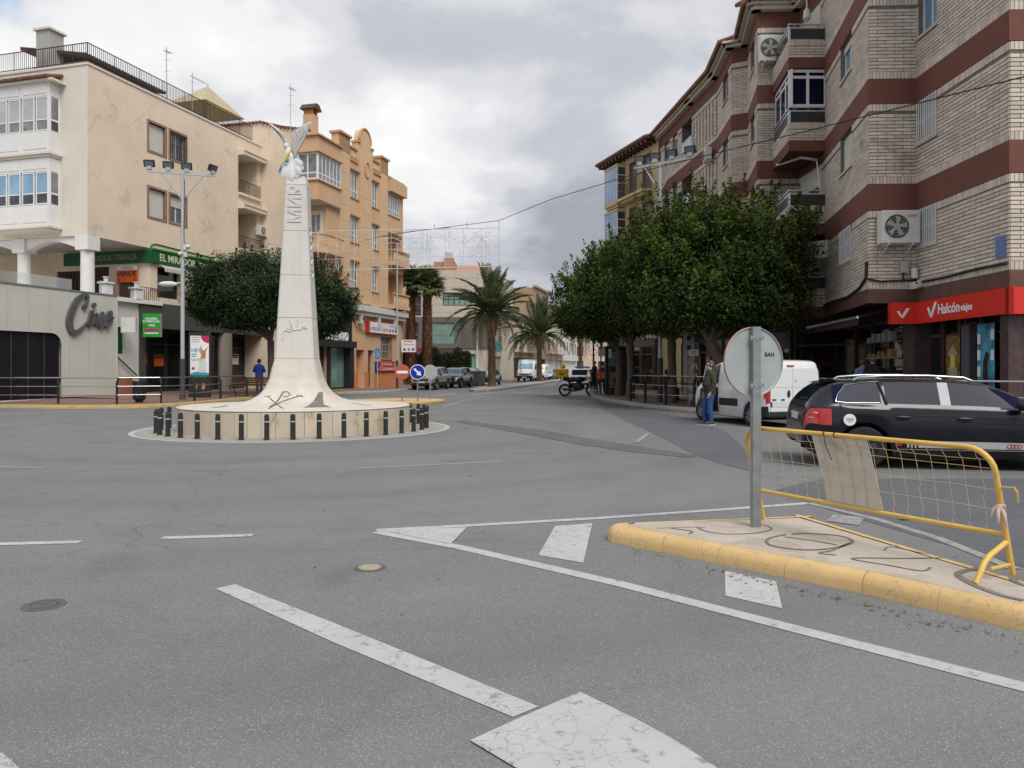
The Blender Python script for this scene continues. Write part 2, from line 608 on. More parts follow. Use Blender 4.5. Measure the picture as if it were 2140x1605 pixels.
# plain paints, metals, plastics
for nm,col,kw in [
 ('white_frame',(0.72,0.73,0.73),dict(rough=0.45,var=0.04)),
 ('white_paint',(0.70,0.70,0.69),dict(rough=0.6,var=0.05,streak=0.15)),
 ('off_white',(0.60,0.60,0.58),dict(rough=0.7,var=0.06,streak=0.2)),
 ('shutter',(0.62,0.60,0.55),dict(rough=0.6,var=0.05)),
 ('brown_stone',(0.27,0.165,0.115),dict(rough=0.7,var=0.12,scale=6)),
 ('brown_metal',(0.09,0.045,0.03),dict(rough=0.5,var=0.1)),
 ('dark_metal',(0.022,0.022,0.024),dict(rough=0.5,var=0.2,scale=8)),
 ('black_plastic',(0.018,0.018,0.019),dict(rough=0.5,var=0.15)),
 ('dark_grey',(0.05,0.05,0.052),dict(rough=0.6,var=0.1)),
 ('interior_dark',(0.010,0.009,0.009),dict(rough=0.9,var=0.5,scale=1.2)),
 ('shop_dark',(0.030,0.022,0.022),dict(rough=0.6,var=0.4,scale=1.5)),  # near-black tone carries the shade under the overhangs
 ('galvanised',(0.27,0.295,0.30),dict(rough=0.5,metal=0.5,var=0.16,scale=9)),
 ('aluminium',(0.62,0.64,0.66),dict(rough=0.32,metal=0.8,var=0.08,scale=6)),
 ('steel',(0.55,0.56,0.57),dict(rough=0.25,metal=1.0,var=0.1,scale=8)),
 ('lamp_grey',(0.40,0.43,0.45),dict(rough=0.5,var=0.06)),
 ('sign_back',(0.36,0.40,0.40),dict(rough=0.5,metal=0.2,var=0.10,scale=4,stain=((0.28,0.29,0.27),7.0,0.60,0.6))),
 ('red_paint',(0.50,0.03,0.025),dict(rough=0.5,var=0.06)),
 ('red_faded',(0.42,0.095,0.065),dict(rough=0.6,var=0.05)),
 ('travel_red',(0.62,0.030,0.016),dict(rough=0.45,var=0.03)),
 ('sign_white',(0.78,0.78,0.78),dict(rough=0.5,var=0.03)),
 ('sign_blue',(0.006,0.02,0.33),dict(rough=0.4,var=0.04)),
 ('sky_blue_sign',(0.03,0.22,0.50),dict(rough=0.5,var=0.04)),
 ('mirador_green',(0.004,0.085,0.022),dict(rough=0.5,var=0.12)),
 ('pale_letter',(0.62,0.62,0.40),dict(rough=0.6,var=0.04)),
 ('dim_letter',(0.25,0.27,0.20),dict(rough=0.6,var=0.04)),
 ('leaf_green_sign',(0.015,0.30,0.03),dict(rough=0.4,var=0.05)),
 ('orange_sign',(0.80,0.13,0.02),dict(rough=0.6,var=0.05)),
 ('ink',(0.02,0.012,0.012),dict(rough=0.6,var=0.1)),
 ('ink_blue',(0.02,0.06,0.25),dict(rough=0.6,var=0.1)),
 ('magenta',(0.45,0.02,0.10),dict(rough=0.5,var=0.05)),
 ('turquoise',(0.01,0.32,0.42),dict(rough=0.5,var=0.05)),
 ('dog_tan',(0.42,0.20,0.08),dict(rough=0.7,var=0.2)),
 ('ac_white',(0.60,0.60,0.57),dict(rough=0.5,var=0.05,streak=0.2)),
 ('ac_grey',(0.38,0.38,0.36),dict(rough=0.5,var=0.06)),
 ('wood_brown',(0.115,0.05,0.03),dict(rough=0.6,var=0.25,scale=7)),
 ('rack_wood',(0.24,0.085,0.04),dict(rough=0.6,var=0.2,scale=7)),
 ('bark',(0.115,0.085,0.065),dict(rough=0.95,var=0.3,scale=5,bump=0.6,bscale=22)),
 ('skin',(0.46,0.25,0.18),dict(rough=0.55,var=0.06,scale=12)),
 ('hair_grey',(0.10,0.09,0.085),dict(rough=0.8,var=0.3,scale=40)),
 ('hair_dark',(0.02,0.015,0.012),dict(rough=0.7,var=0.3,scale=40)),
 ('hair_brown',(0.10,0.05,0.025),dict(rough=0.7,var=0.3,scale=40)),
 ('jeans',(0.025,0.07,0.20),dict(rough=0.9,var=0.28,scale=6,bump=0.3,bscale=18)),
 ('jacket_olive',(0.035,0.034,0.022),dict(rough=0.65,var=0.2,scale=9)),
 ('jumper_navy',(0.018,0.016,0.045),dict(rough=0.9,var=0.2,scale=9)),
 ('cloth_black',(0.012,0.012,0.014),dict(rough=0.85,var=0.3,scale=9)),
 ('cloth_blue',(0.012,0.04,0.22),dict(rough=0.8,var=0.2,scale=9)),
 ('cloth_pale_blue',(0.14,0.20,0.36),dict(rough=0.85,var=0.15,scale=9)),
 ('cloth_orange',(0.75,0.16,0.05),dict(rough=0.8,var=0.15,scale=9)),
 ('shoe',(0.035,0.05,0.055),dict(rough=0.7,var=0.2,scale=20)),
 ('sole',(0.55,0.55,0.52),dict(rough=0.7,var=0.05)),
 ('rubber',(0.017,0.017,0.018),dict(rough=0.85,var=0.2,scale=20)),
 ('car_white',(0.70,0.71,0.72),dict(rough=0.35,var=0.03,coat=0.8)),
 ('car_silver',(0.26,0.26,0.255),dict(rough=0.35,var=0.04,metal=0.4,coat=0.8)),
 ('car_dark',(0.018,0.020,0.026),dict(rough=0.3,var=0.05,coat=1.0)),
 ('car_black_blue',(0.006,0.006,0.013),dict(rough=0.25,var=0.05,coat=0.7,spec=0.15)),
 ('car_blue',(0.03,0.045,0.08),dict(rough=0.3,var=0.04,coat=1.0)),
 ('car_red',(0.30,0.015,0.012),dict(rough=0.3,var=0.04,coat=1.0)),
 ('police_blue',(0.01,0.03,0.22),dict(rough=0.3,var=0.04,coat=1.0)),
 ('tail_red',(0.40,0.008,0.006),dict(rough=0.12,var=0.25,scale=14,coat=1.0)),
 ('tail_pale',(0.55,0.20,0.18),dict(rough=0.12,var=0.25,scale=14,coat=1.0)),
 ('headlamp',(0.55,0.57,0.60),dict(rough=0.1,var=0.2,scale=10,metal=0.5,coat=1.0)),
 ('plate',(0.60,0.61,0.62),dict(rough=0.5,var=0.05)),
 ('rim',(0.30,0.31,0.32),dict(rough=0.35,metal=0.8,var=0.1)),
 ('yellow_box',(0.72,0.42,0.008),dict(rough=0.5,var=0.06)),
 ('yellow_gate',(0.66,0.43,0.10),dict(rough=0.5,var=0.10,scale=5,stain=((0.05,0.022,0.012),13.0,0.66,0.95))),
 ('gate_board',(0.60,0.56,0.50),dict(rough=0.75,var=0.06,scale=5,stain=((0.36,0.31,0.25),3.0,0.60,0.5))),
 ('wire_yellow',(0.60,0.45,0.20),dict(rough=0.6,var=0.15)),
 ('dead_frond',(0.22,0.15,0.08),dict(rough=0.9,var=0.3)),
 ('decal_grey',(0.42,0.42,0.43),dict(rough=0.5,var=0.04)),
 ('roof_tile',(0.21,0.10,0.065),dict(rough=0.85,var=0.3,scale=5,island=0.2)),
 ('dark_tile',(0.09,0.05,0.04),dict(rough=0.85,var=0.3,scale=5)),
 ('canvas',(0.42,0.37,0.24),dict(rough=0.9,var=0.08)),
 ('stripe_canvas',(0.52,0.50,0.45),dict(rough=0.9,var=0.08)),
 ('awning_dark',(0.045,0.015,0.015),dict(rough=0.85,var=0.15)),
 ('yellow_stucco',(0.56,0.47,0.28),dict(rough=0.85,var=0.06,streak=0.18)),
 ('pale_stucco',(0.52,0.45,0.36),dict(rough=0.85,var=0.08,streak=0.2)),
 ('white_stucco',(0.60,0.59,0.56),dict(rough=0.85,var=0.06,streak=0.18)),
 ('far_tan',(0.34,0.25,0.17),dict(rough=0.85,var=0.10,streak=0.2)),
 ('far_terracotta',(0.40,0.20,0.13),dict(rough=0.85,var=0.10)),
 ('grey_render',(0.125,0.112,0.105),dict(rough=0.8,var=0.06,scale=1.5)),
 ('dark_stone',(0.065,0.070,0.060),dict(rough=0.6,var=0.25,scale=10,streak=0.2)),
 ('granite',(0.22,0.20,0.17),dict(rough=0.7,var=0.4,scale=22)),
 ('marble_wine',(0.075,0.045,0.048),dict(rough=0.35,var=0.3,scale=5)),
 ('fascia_brown',(0.115,0.060,0.045),dict(rough=0.7,var=0.15,streak=0.25)),
 ('roller_door',(0.16,0.36,0.30),dict(rough=0.6,var=0.05)),
 ('bin_grey',(0.10,0.095,0.09),dict(rough=0.6,var=0.12)),
 ('bin_lid',(0.28,0.33,0.31),dict(rough=0.6,var=0.08)),
 ('mesh_white',(0.60,0.60,0.57),dict(rough=0.6,var=0.05)),
 ('cable',(0.02,0.02,0.02),dict(rough=0.7,var=0.1)),
 ('dark_door_panel',(0.012,0.012,0.016),dict(rough=0.25,var=0.3,scale=2)),
 ('cine_letter',(0.10,0.10,0.10),dict(rough=0.5,var=0.1)),
 ('brick_step',(0.25,0.10,0.06),dict(rough=0.85,var=0.25,scale=9)),
 ('beak_teal',(0.03,0.22,0.26),dict(rough=0.5,var=0.1)),
 ('beak_yellow',(0.62,0.50,0.13),dict(rough=0.5,var=0.12,scale=12)),
 ('dove_white',(0.62,0.64,0.64),dict(rough=0.55,var=0.08,scale=7,streak=0.2)),
 ('wing_grey',(0.47,0.465,0.45),dict(rough=0.6,var=0.16,scale=9)),
 ('inlay',(0.17,0.155,0.135),dict(rough=0.85,var=0.2,scale=10)),
 ('kerb_stone',(0.30,0.285,0.26),dict(rough=0.9,var=0.15,scale=5)),
 ('kerb_yellow_worn',(0.42,0.30,0.12),dict(rough=0.9,var=0.2,scale=3,stain=((0.30,0.27,0.22),2.0,0.52,0.7))),
 ('iron_cover',(0.085,0.088,0.092),dict(rough=0.6,var=0.2,scale=20)),
 ('iron_light',(0.34,0.30,0.22),dict(rough=0.6,var=0.2,scale=20)),
 ('patch_collar',(0.10,0.10,0.10),dict(rough=0.85,var=0.2,scale=20)),
 ('dry_leaf',(0.12,0.08,0.03),dict(rough=0.9,var=0.5,scale=30)),
 ('green_litter',(0.05,0.09,0.02),dict(rough=0.9,var=0.5,scale=30)),
 ('poster_blue',(0.06,0.22,0.33),dict(rough=0.4,var=0.9,scale=3.0)),
 ('poster_gold',(0.20,0.12,0.03),dict(rough=0.4,var=0.9,scale=8.0)),
 ('poster_ochre',(0.33,0.20,0.06),dict(rough=0.5,var=0.3,scale=6.0)),
 ('kiosk_green',(0.012,0.035,0.028),dict(rough=0.5,var=0.2)),
 ('mosaic',(0.08,0.085,0.10),dict(rough=0.5,var=0.8,scale=38)),
 ('hivis',(0.80,0.25,0.10),dict(rough=0.7,var=0.1)),
 ('tissue',(0.60,0.45,0.40),dict(rough=0.8,var=0.2,scale=20)),
 ('lens_glass',(0.20,0.24,0.26),dict(rough=0.08,var=0.2,scale=12,metal=0.5)),
]:
 mk(nm,col,**kw)

# weathered render of the two big facades
mk('cream_render',(0.71,0.595,0.465),0.88,0.09,0.5,0.25,45,streak=0.16,
 stain=((0.50,0.44,0.37),0.7,0.58,0.7),crack=(0.32,0.007))
mk('cream_pale',(0.66,0.61,0.54),0.88,0.05,0.8,0.2,45,streak=0.2)
mk('orange_render',(0.60,0.39,0.235),0.88,0.06,0.6,0.2,45,streak=0.14)
mk('orange_pilaster',(0.62,0.43,0.26),0.88,0.05,0.6,0.2,45,streak=0.12)
mk('orange_deep',(0.56,0.225,0.09),0.85,0.08,0.8,0.2,45,streak=0.15)
mk('orange_trim',(0.52,0.30,0.16),0.85,0.08,1.5,streak=0.2)
mk('band_red',(0.165,0.062,0.046),0.85,0.10,1.2,0.3,90,streak=0.35)
mk('brick_tan',(0.60,0.525,0.445),0.82,0.06,3.0,0.2,90,island=0.15,stain=((0.30,0.20,0.13),0.5,0.60,0.5))
mk('mortar',(0.17,0.148,0.13),0.95,0.2,8)
mk('cinema_panel',(0.54,0.545,0.49),0.35,0.05,0.9,streak=0.18,spec=0.5)
mk('monument_stone',(0.60,0.58,0.545),0.85,0.05,1.6,0.25,70,streak=0.26)
mk('monument_base',(0.56,0.525,0.465),0.85,0.10,2.5,0.3,60,streak=0.15,stain=((0.42,0.36,0.28),2.2,0.60,0.5))
mk('plinth_panel',(0.52,0.455,0.355),0.7,0.08,2.0,0.15,60,island=0.07,stain=((0.30,0.20,0.10),1.9,0.57,0.65))
mk('island_concrete',(0.43,0.385,0.33),0.9,0.10,3.0,0.35,80,stain=((0.34,0.29,0.235),2.6,0.55,0.7))
mk('modern_stone',(0.50,0.445,0.375),0.8,0.04,0.8,streak=0.12)
mk('pavement_tile',(0.20,0.125,0.10),0.85,0.14,1.2,0.15,50)
mk('pavement_grey',(0.17,0.15,0.135),0.85,0.16,0.8,0.15,50)
mk('palm_trunk',(0.20,0.125,0.075),0.95,0.4,4.0,0.5,30,island=0.35)
mk('palm_brown',(0.21,0.105,0.058),0.95,0.35,4.0,0.5,30,island=0.4)

def glass_mat(name,col,rough=0.04,var=0.5,scale=0.9,spec=0.8):
 nt,N,L,bs = base_mat(name)
 n1 = noisen(nt,coords(nt),scale,3,0.5)
 L.new(mixc(nt,rampn(nt,n1,0.35,0.65),tuple(c * (1 - var) for c in col),tuple(min(1,c * (1 + var)) for c in col)),bs.inputs['Base Color'])
 bs.inputs['Roughness'].default_value = rough
 bs.inputs['Specular IOR Level'].default_value = spec

glass_mat('glass',(0.035,0.045,0.055))
glass_mat('glass_curtain',(0.19,0.20,0.21),0.08,0.3,2.0)
glass_mat('glass_blind',(0.42,0.43,0.42),0.12,0.12,1.0)
glass_mat('glass_green',(0.17,0.30,0.26),0.06,0.15)
glass_mat('glass_sky',(0.20,0.36,0.52),0.05,0.2,0.8)
glass_mat('glass_shop',(0.014,0.016,0.016),0.03,0.6,0.7,0.5)  # darkened so the pane colour holds the overhang's shade
glass_mat('glass_tint',(0.006,0.009,0.026),0.01,0.3,0.8,0.12)
M['glass_tint'].node_tree.nodes['Principled BSDF'].inputs['IOR'].default_value = 1.42
glass_mat('glass_smoke',(0.035,0.040,0.042),0.12,0.3,2.0,0.5)

def clear_glass(name,tint):
 nt,N,L,bs = base_mat(name)
 bs.inputs['Base Color'].default_value = (*tint,1)
 bs.inputs['Roughness'].default_value = 0.03
 tr = N.new('ShaderNodeBsdfTransparent')
 tr.inputs[0].default_value = (*[0.45 + 0.5 * t for t in tint],1)
 mx = N.new('ShaderNodeMixShader')
 fr = N.new('ShaderNodeFresnel')
 fr.inputs[0].default_value = 1.5
 L.new(rampn(nt,fr.outputs[0],0,1,0.02,0.35),mx.inputs[0])
 L.new(tr.outputs[0],mx.inputs[1])
 L.new(bs.outputs[0],mx.inputs[2])
 L.new(mx.outputs[0],N['Material Output'].inputs['Surface'])

clear_glass('clear_glass',(0.88,0.93,0.93))

def leaf_mat(name,dark,light,rough=0.45,trans=0.25):
 nt,N,L,bs = base_mat(name)
 g = N.new('ShaderNodeNewGeometry')
 n1 = noisen(nt,coords(nt),1.1,3,0.5)
 f = mathn(nt,'ADD',mathn(nt,'MULTIPLY',g.outputs['Random Per Island'],0.45),mathn(nt,'MULTIPLY',n1,0.35))
 at_ = N.new('ShaderNodeAttribute'); at_.attribute_name = 'tone'
 f = mathn(nt,'ADD',f,mathn(nt,'MULTIPLY',at_.outputs['Fac'],0.55))
 c = mixc(nt,rampn(nt,f,0.2,0.95),dark,light)
 L.new(c,bs.inputs['Base Color'])
 bs.inputs['Roughness'].default_value = rough
 bs.inputs['Specular IOR Level'].default_value = 0.22
 tr = N.new('ShaderNodeBsdfTranslucent')
 L.new(c,tr.inputs[0])
 mx = N.new('ShaderNodeMixShader')
 mx.inputs[0].default_value = trans
 L.new(bs.outputs[0],mx.inputs[1])
 L.new(tr.outputs[0],mx.inputs[2])
 L.new(mx.outputs[0],N['Material Output'].inputs['Surface'])

leaf_mat('ficus_leaf',(0.006,0.019,0.004),(0.125,0.175,0.020),0.55,0.2)
leaf_mat('laurel_leaf',(0.006,0.019,0.006),(0.050,0.085,0.020),0.48,0.14)
leaf_mat('palm_leaf',(0.060,0.090,0.035),(0.170,0.205,0.090),0.5,0.15)
leaf_mat('fan_leaf',(0.065,0.095,0.036),(0.180,0.205,0.085),0.5,0.2)
leaf_mat('hedge_leaf',(0.010,0.020,0.006),(0.045,0.055,0.016))

def asphalt(name,lo,hi,speck,tone=0.5):
 nt,N,L,bs = base_mat(name)
 v = coords(nt)
 big_ = noisen(nt,v,0.16,6,0.6,0.4)
 mid = noisen(nt,v,1.3,6,0.65)
 c = mixc(nt,rampn(nt,mathn(nt,'ADD',mathn(nt,'MULTIPLY',big_,0.6),mathn(nt,'MULTIPLY',mid,0.4)),0.35,0.65),lo,hi)
 # stone chips: pale and dark flecks
 vo = N.new('ShaderNodeTexVoronoi')
 vo.inputs['Scale'].default_value = 120
 L.new(v,vo.inputs['Vector'])
 sc = N.new('ShaderNodeSeparateColor')
 L.new(vo.outputs['Color'],sc.inputs[0])
 c = mixc(nt,mathn(nt,'MULTIPLY',rampn(nt,sc.outputs[0],0.70,0.85),rampn(nt,vo.outputs['Distance'],0.55,0.30)),c,speck)
 c = mixc(nt,mathn(nt,'MULTIPLY',rampn(nt,sc.outputs[1],0.62,0.85),rampn(nt,vo.outputs['Distance'],0.7,0.3,0,0.7)),c,tuple(q * 0.55 for q in lo))
 # tyre-worn streaks and oily spots
 st = noisen(nt,coords(nt,'pos',(0.25,2.2,1),(0,0,R(-14))),0.9,6,0.6,0.5)
 c = mixc(nt,rampn(nt,st,0.58,0.78,0,0.42),c,tuple(q * 0.55 for q in lo))
 dn = N.new('ShaderNodeVectorMath'); dn.operation = 'DISTANCE'
 L.new(v,dn.inputs[0]); dn.inputs[1].default_value = (-5.66,19.4,0)
 cb_ = N.new('ShaderNodeCombineXYZ'); L.new(dn.outputs['Value'],cb_.inputs[0]); L.new(mathn(nt,'MULTIPLY',big_,1.5),cb_.inputs[1])
 ln_ = noisen(nt,cb_.outputs[0],0.75,3,0.5)
 c = mixc(nt,rampn(nt,ln_,0.50,0.66,0,0.30),c,tuple(q * 0.72 for q in lo))
 c = mixc(nt,rampn(nt,ln_,0.46,0.34,0,0.22),c,tuple(min(1,q * 1.25) for q in hi))
 ob_ = noisen(nt,v,0.55,6,0.62,0.8)
 c = mixc(nt,rampn(nt,ob_,0.56,0.72,0,0.38),c,tuple(q * 0.6 for q in lo))
 sp = noisen(nt,v,5.0,3,0.5)
 c = mixc(nt,rampn(nt,sp,0.74,0.78,0,0.55),c,tuple(q * 0.4 for q in lo))
 # long cracks
 wob = N.new('ShaderNodeTexNoise')
 wob.inputs['Scale'].default_value = 1.7
 wob.inputs['Detail'].default_value = 6
 L.new(v,wob.inputs['Vector'])
 va = N.new('ShaderNodeVectorMath'); va.operation = 'SCALE'
 va.inputs['Scale'].default_value = 0.9
 L.new(wob.outputs['Color'],va.inputs[0])
 vb = N.new('ShaderNodeVectorMath'); vb.operation = 'ADD'
 L.new(v,vb.inputs[0]); L.new(va.outputs[0],vb.inputs[1])
 cr = voro(nt,vb.outputs[0],0.21,'DISTANCE_TO_EDGE')
 gate = rampn(nt,noisen(nt,v,0.35,3),0.50,0.60)
 c = mixc(nt,mathn(nt,'MULTIPLY',rampn(nt,cr,0.0030,0.0008,0,0.55),gate),c,tuple(q * 0.3 for q in lo))
 L.new(c,bs.inputs['Base Color'])
 bs.inputs['Roughness'].default_value = 0.82
 bs.inputs['Specular IOR Level'].default_value = 0.35
 bumpn(nt,bs,vo.outputs['Distance'],0.35,0.006)

asphalt('asphalt',(0.146,0.151,0.157),(0.190,0.195,0.201),(0.33,0.33,0.33))
asphalt('asphalt_new',(0.100,0.105,0.117),(0.128,0.133,0.145),(0.22,0.22,0.22))

def road_paint(name,col,wear=0.60,crack=3.2,amount=0.85):
 nt,N,L,bs = base_mat(name)
 v = coords(nt)
 n1 = noisen(nt,v,3.0,6,0.6)
 c = mixc(nt,rampn(nt,n1,0.3,0.7),tuple(q * 0.85 for q in col),col)
 wob = N.new('ShaderNodeTexNoise')
 wob.inputs['Scale'].default_value = 6.0
 wob.inputs['Detail'].default_value = 5
 L.new(v,wob.inputs['Vector'])
 va = N.new('ShaderNodeVectorMath'); va.operation = 'SCALE'
 va.inputs['Scale'].default_value = 0.26
 L.new(wob.outputs['Color'],va.inputs[0])
 vb = N.new('ShaderNodeVectorMath'); vb.operation = 'ADD'
 L.new(v,vb.inputs[0]); L.new(va.outputs[0],vb.inputs[1])
 cr = voro(nt,vb.outputs[0],crack * 3.0,'DISTANCE_TO_EDGE')
 thin = rampn(nt,cr,0.022,0.007,0,amount)
 gate = rampn(nt,noisen(nt,v,2.2,5),0.42,0.58)
 c = mixc(nt,mathn(nt,'MULTIPLY',thin,gate),c,(0.10,0.10,0.10))
 worn = noisen(nt,v,9.0,8,0.72)
 c = mixc(nt,rampn(nt,worn,wear,wear + 0.07,0,0.8),c,(0.19,0.188,0.186) if col[2] > 0.3 else (0.36,0.29,0.19))
 L.new(c,bs.inputs['Base Color'])
 bs.inputs['Roughness'].default_value = 0.75
 bumpn(nt,bs,n1,0.15,0.01)

road_paint('road_white',(0.46,0.465,0.465),0.57)
road_paint('road_white_worn',(0.33,0.333,0.335),0.49)
road_paint('kerb_yellow',(0.62,0.425,0.19),0.60,3.0,0.45)

# ------------------------------------------------------------------ ground
g = MB()
g.quad((-900,-60,0),(900,-60,0),(900,1800,0),(-900,1800,0))
road = structure(g.build('road','asphalt'))

def flat(pts,z,name,mat,parent=road):
 m = MB()
 m.poly([(p[0],p[1],z) for p in pts])
 return m.build(name,mat,parent)

def smooth_line(pts,n=6):
 """Catmull-Rom through 2-D points."""
 out = []
 P = [pts[0]] + list(pts) + [pts[-1]]
 for i in range(1,len(P) - 2):
  p0,p1,p2,p3 = [np.array(q,float) for q in P[i - 1:i + 3]]
  for k in range(n):
   t = k / n
   out.append(tuple(0.5 * ((2 * p1) + (-p0 + p2) * t + (2 * p0 - 5 * p1 + 4 * p2 - p3) * t * t + (-p0 + 3 * p1 - 3 * p2 + p3) * t ** 3)))
 out.append(tuple(pts[-1]))
 return out

def ribbon(pts,w,z,name,mat,parent=road):
 """A painted line of width w along 2-D points."""
 m = MB()
 P = []
 for i,p in enumerate(pts):
  a = Vector(pts[max(i - 1,0)]); b = Vector(pts[min(i + 1,len(pts) - 1)])
  d = (b - a).normalized()
  n = Vector((-d.y,d.x)) * (w / 2)
  P.append([(p[0] + n.x,p[1] + n.y,z),(p[0] - n.x,p[1] - n.y,z)])
 m.grid(P)
 for i,f in enumerate(m.f):
  pass
 return m.build(name,mat,parent)

def arc(cx,cy,r,a0,a1,n=40):
 return [(cx + r * math.cos(R(a0 + (a1 - a0) * i / n)),cy + r * math.sin(R(a0 + (a1 - a0) * i / n))) for i in range(n + 1)]

MON = (-5.37,19.18)
Z1 = 0.004
# newer asphalt: the band that sweeps past the roundabout and a trench strip
patch = [gp(*q) for q in [(1242,836),(1290,846),(1370,862),(1462,878),(1520,905),(1556,938),(1568,985),(1500,968),(1440,945),(1385,915),(1320,885),(1262,856)]]
flat(patch,Z1,'asphalt_patch','asphalt_new')
strip = [gp(*q) for q in [(962,878),(1010,884),(1120,897),(1250,920),(1360,937),(1460,953),(1440,957),(1330,946),(1210,929),(1100,908),(1000,890),(950,882)]]
flat(strip,Z1 * 1.5,'asphalt_patch','asphalt_new')
pat2 = [(3.2,9.4),(3.35,8.2),(3.6,6.9),(3.95,5.4),(4.3,3.5),(12,2.0),(13,9.5),(7,10.4),(4.2,10.4)]
flat(pat2,Z1 * 0.8,'asphalt_patch','asphalt_new')

# ring line round the monument
m = MB()
ro,ri,n = 3.80,3.67,96
P = [[(MON[0] + r * math.cos(2 * math.pi * i / n),MON[1] + r * math.sin(2 * math.pi * i / n),Z1) for r in (ri,ro)] for i in range(n + 1)]
m.grid(P)
m.build('ring_line','road_white',road)

def dash(a,b,w,mat='road_white',z=Z1,name='lane_line'):
 ribbon([gp(*a),gp(*b)],w,z,name,mat)

dash((740,979),(1045,965),0.10,'road_white_worn')
dash((-60,1139),(168,1133),0.11)
dash((338,1125),(528,1119),0.11)
dash((0,976),(92,978),0.10,'road_white_worn')
# near lane line and the give-way block it runs into
flat([gp(*q) for q in [(450,1231),(492,1222),(690,1300),(900,1385),(1125,1478),(1072,1500),(880,1420),(700,1345)]],Z1,'lane_line','road_white')
flat([gp(*q) for q in [(982,1551),(1085,1504),(1212,1449),(1330,1506),(1420,1556),(1560,1650),(1700,1760),(1400,1800)]],Z1 * 2,'give_way_block','road_white')
flat([gp(*q) for q in [(-30,1560),(8,1578),(60,1625),(-30,1640)]],Z1,'lane_line','road_white')
# hatched nose in front of the traffic island
up = [gp(*q) for q in [(787,1108.5),(975,1099),(1240,1084),(1500,1066),(1690,1052)]]
lo = [gp(*q) for q in [(787,1112),(960,1144),(1300,1222),(1700,1325),(2140,1437),(2500,1530)]]
ribbon(up,0.105,Z1,'hatch_line','road_white')
ribbon(lo,0.125,Z1,'hatch_line','road_white')
ribbon([gp(1690,1052),gp(1830,1085),gp(1960,1125),gp(2120,1190)],0.10,Z1 * 1.4,'hatch_line','road_white_worn')
flat([gp(*q) for q in [(800,1110),(976,1103),(942,1138)]],Z1 * 1.7,'hatch_tip','road_white')
flat([gp(*q) for q in [(1160,1100),(1238,1094),(1219,1177),(1125,1161)]],Z1,'hatch_block','road_white')
flat([gp(*q) for q in [(1515,1194),(1622,1216),(1635,1273),(1516,1246)]],Z1,'hatch_block','road_white')
flat([gp(*q) for q in [(1742,1076),(1808,1083),(1794,1099),(1728,1090)]],Z1 * 1.9,'hatch_block','road_white_worn')
# far markings: crossing bars by the median, edge lines
for k in range(7):
 x = -6.6 + k * 0.0
for k,(a,b) in enumerate([((905,827),(955,822)),((985,825),(1040,820)),((1070,822),(1110,819)),((1138,826),(1170,822))]):
 ribbon([gp(*a),gp(*b)],0.42,Z1,'crossing_bar','road_white_worn')
ribbon(smooth_line([gp(925,850),gp(965,838),gp(1010,829)],6),0.12,Z1,'lane_line','road_white_worn')
ribbon([gp(1330,925),gp(1352,908),gp(1360,906)],0.10,Z1 * 2.2,'lane_line','road_white_worn')
# manhole covers
for (px,py,r,lab,lid) in [(92,1265,0.078,'dark iron valve cover flush in the asphalt near the frame edge','iron_cover'),
        (773,1187,0.075,'pale ringed valve cover in the asphalt below the hatched tip','iron_light')]:
 x,y = gp(px,py)
 o = thing('valve_cover',lab,'manhole cover',(x,y,0))
 c = MB(Tz(x,y)); c.lathe([(r * 1.62,0.001),(r * 1.6,0.005),(r * 1.15,0.006)],32,caps=False); c.build('collar','patch_collar',o)
 c = MB(Tz(x,y)); c.lathe([(r * 1.15,0.002),(r * 1.14,0.010),(r * 0.95,0.011),(r * 0.93,0.004),(0.0,0.004)],32,caps=False); c.build('ring',lid,o,smooth=30)
 c = MB(Tz(x,y)); c.lathe([(r * 0.9,0.003),(r * 0.9,0.009),(r * 0.35,0.010),(0,0.010)],28,caps=False)
 c.box(-r * 0.35,r * 0.1,-r * 0.12,r * 0.12,0.010,0.013)
 c.build('lid',lid if lid == 'iron_cover' else 'iron_light',o)

# ------------------------------------------------------------------ pavements
LK = smooth_line([(-45,29.4),(-19.8,28.9),(-17.5,28.5),(-15.4,28.6),(-13.9,29.3),(-13.1,31.2),(-12.9,33.5),(-12.5,37.5),(-11.3,42),
     (-9.6,45.6),(-8.0,47.8),(-7.4,50.5),(-7.2,54),(-6.2,58),(-4.7,63),(-3.3,70),(-1.6,80),(-0.3,87),(1.6,97),(6,115),(14,145),(40,230)],5)

def inward_left(p):
 x,y = p
 if y < 31.5 and x < -12.9:
  return (min(x,-19.0),35.0)
 return (x - 5.5,y + 1.2)

m = MB()
rows = []
for p in LK:
 q = inward_left(p)
 d = Vector((q[0] - p[0],q[1] - p[1])).normalized() * 0.16
 rows.append([(p[0] + d.x,p[1] + d.y,0.13),(q[0],q[1],0.27),(-75 if q[0] < -19.5 or True else 0,q[1],0.28)])
m.grid(rows,flip=True)
pl = structure(m.build('pavement_west','pavement_tile',None))

def kerb(line,inner,name,mat,parent,h=0.13,w=0.17):
 mm = MB()
 rows_ = []
 for i,p in enumerate(line):
  q = inner(p,i)
  d = Vector((q[0] - p[0],q[1] - p[1])).normalized()
  rows_.append([(p[0],p[1],0.0),(p[0] + d.x * 0.015,p[1] + d.y * 0.015,h - 0.03),(p[0] + d.x * 0.045,p[1] + d.y * 0.045,h + 0.003),(p[0] + d.x * w,p[1] + d.y * w,h + 0.004)])
 mm.grid(rows_)
 return mm.build(name,mat,parent,smooth=50)

kerb(LK[:45],lambda p,i: inward_left(p),'kerb','kerb_yellow_worn',pl)
kerb(LK[44:],lambda p,i: inward_left(p),'kerb','kerb_stone',pl)

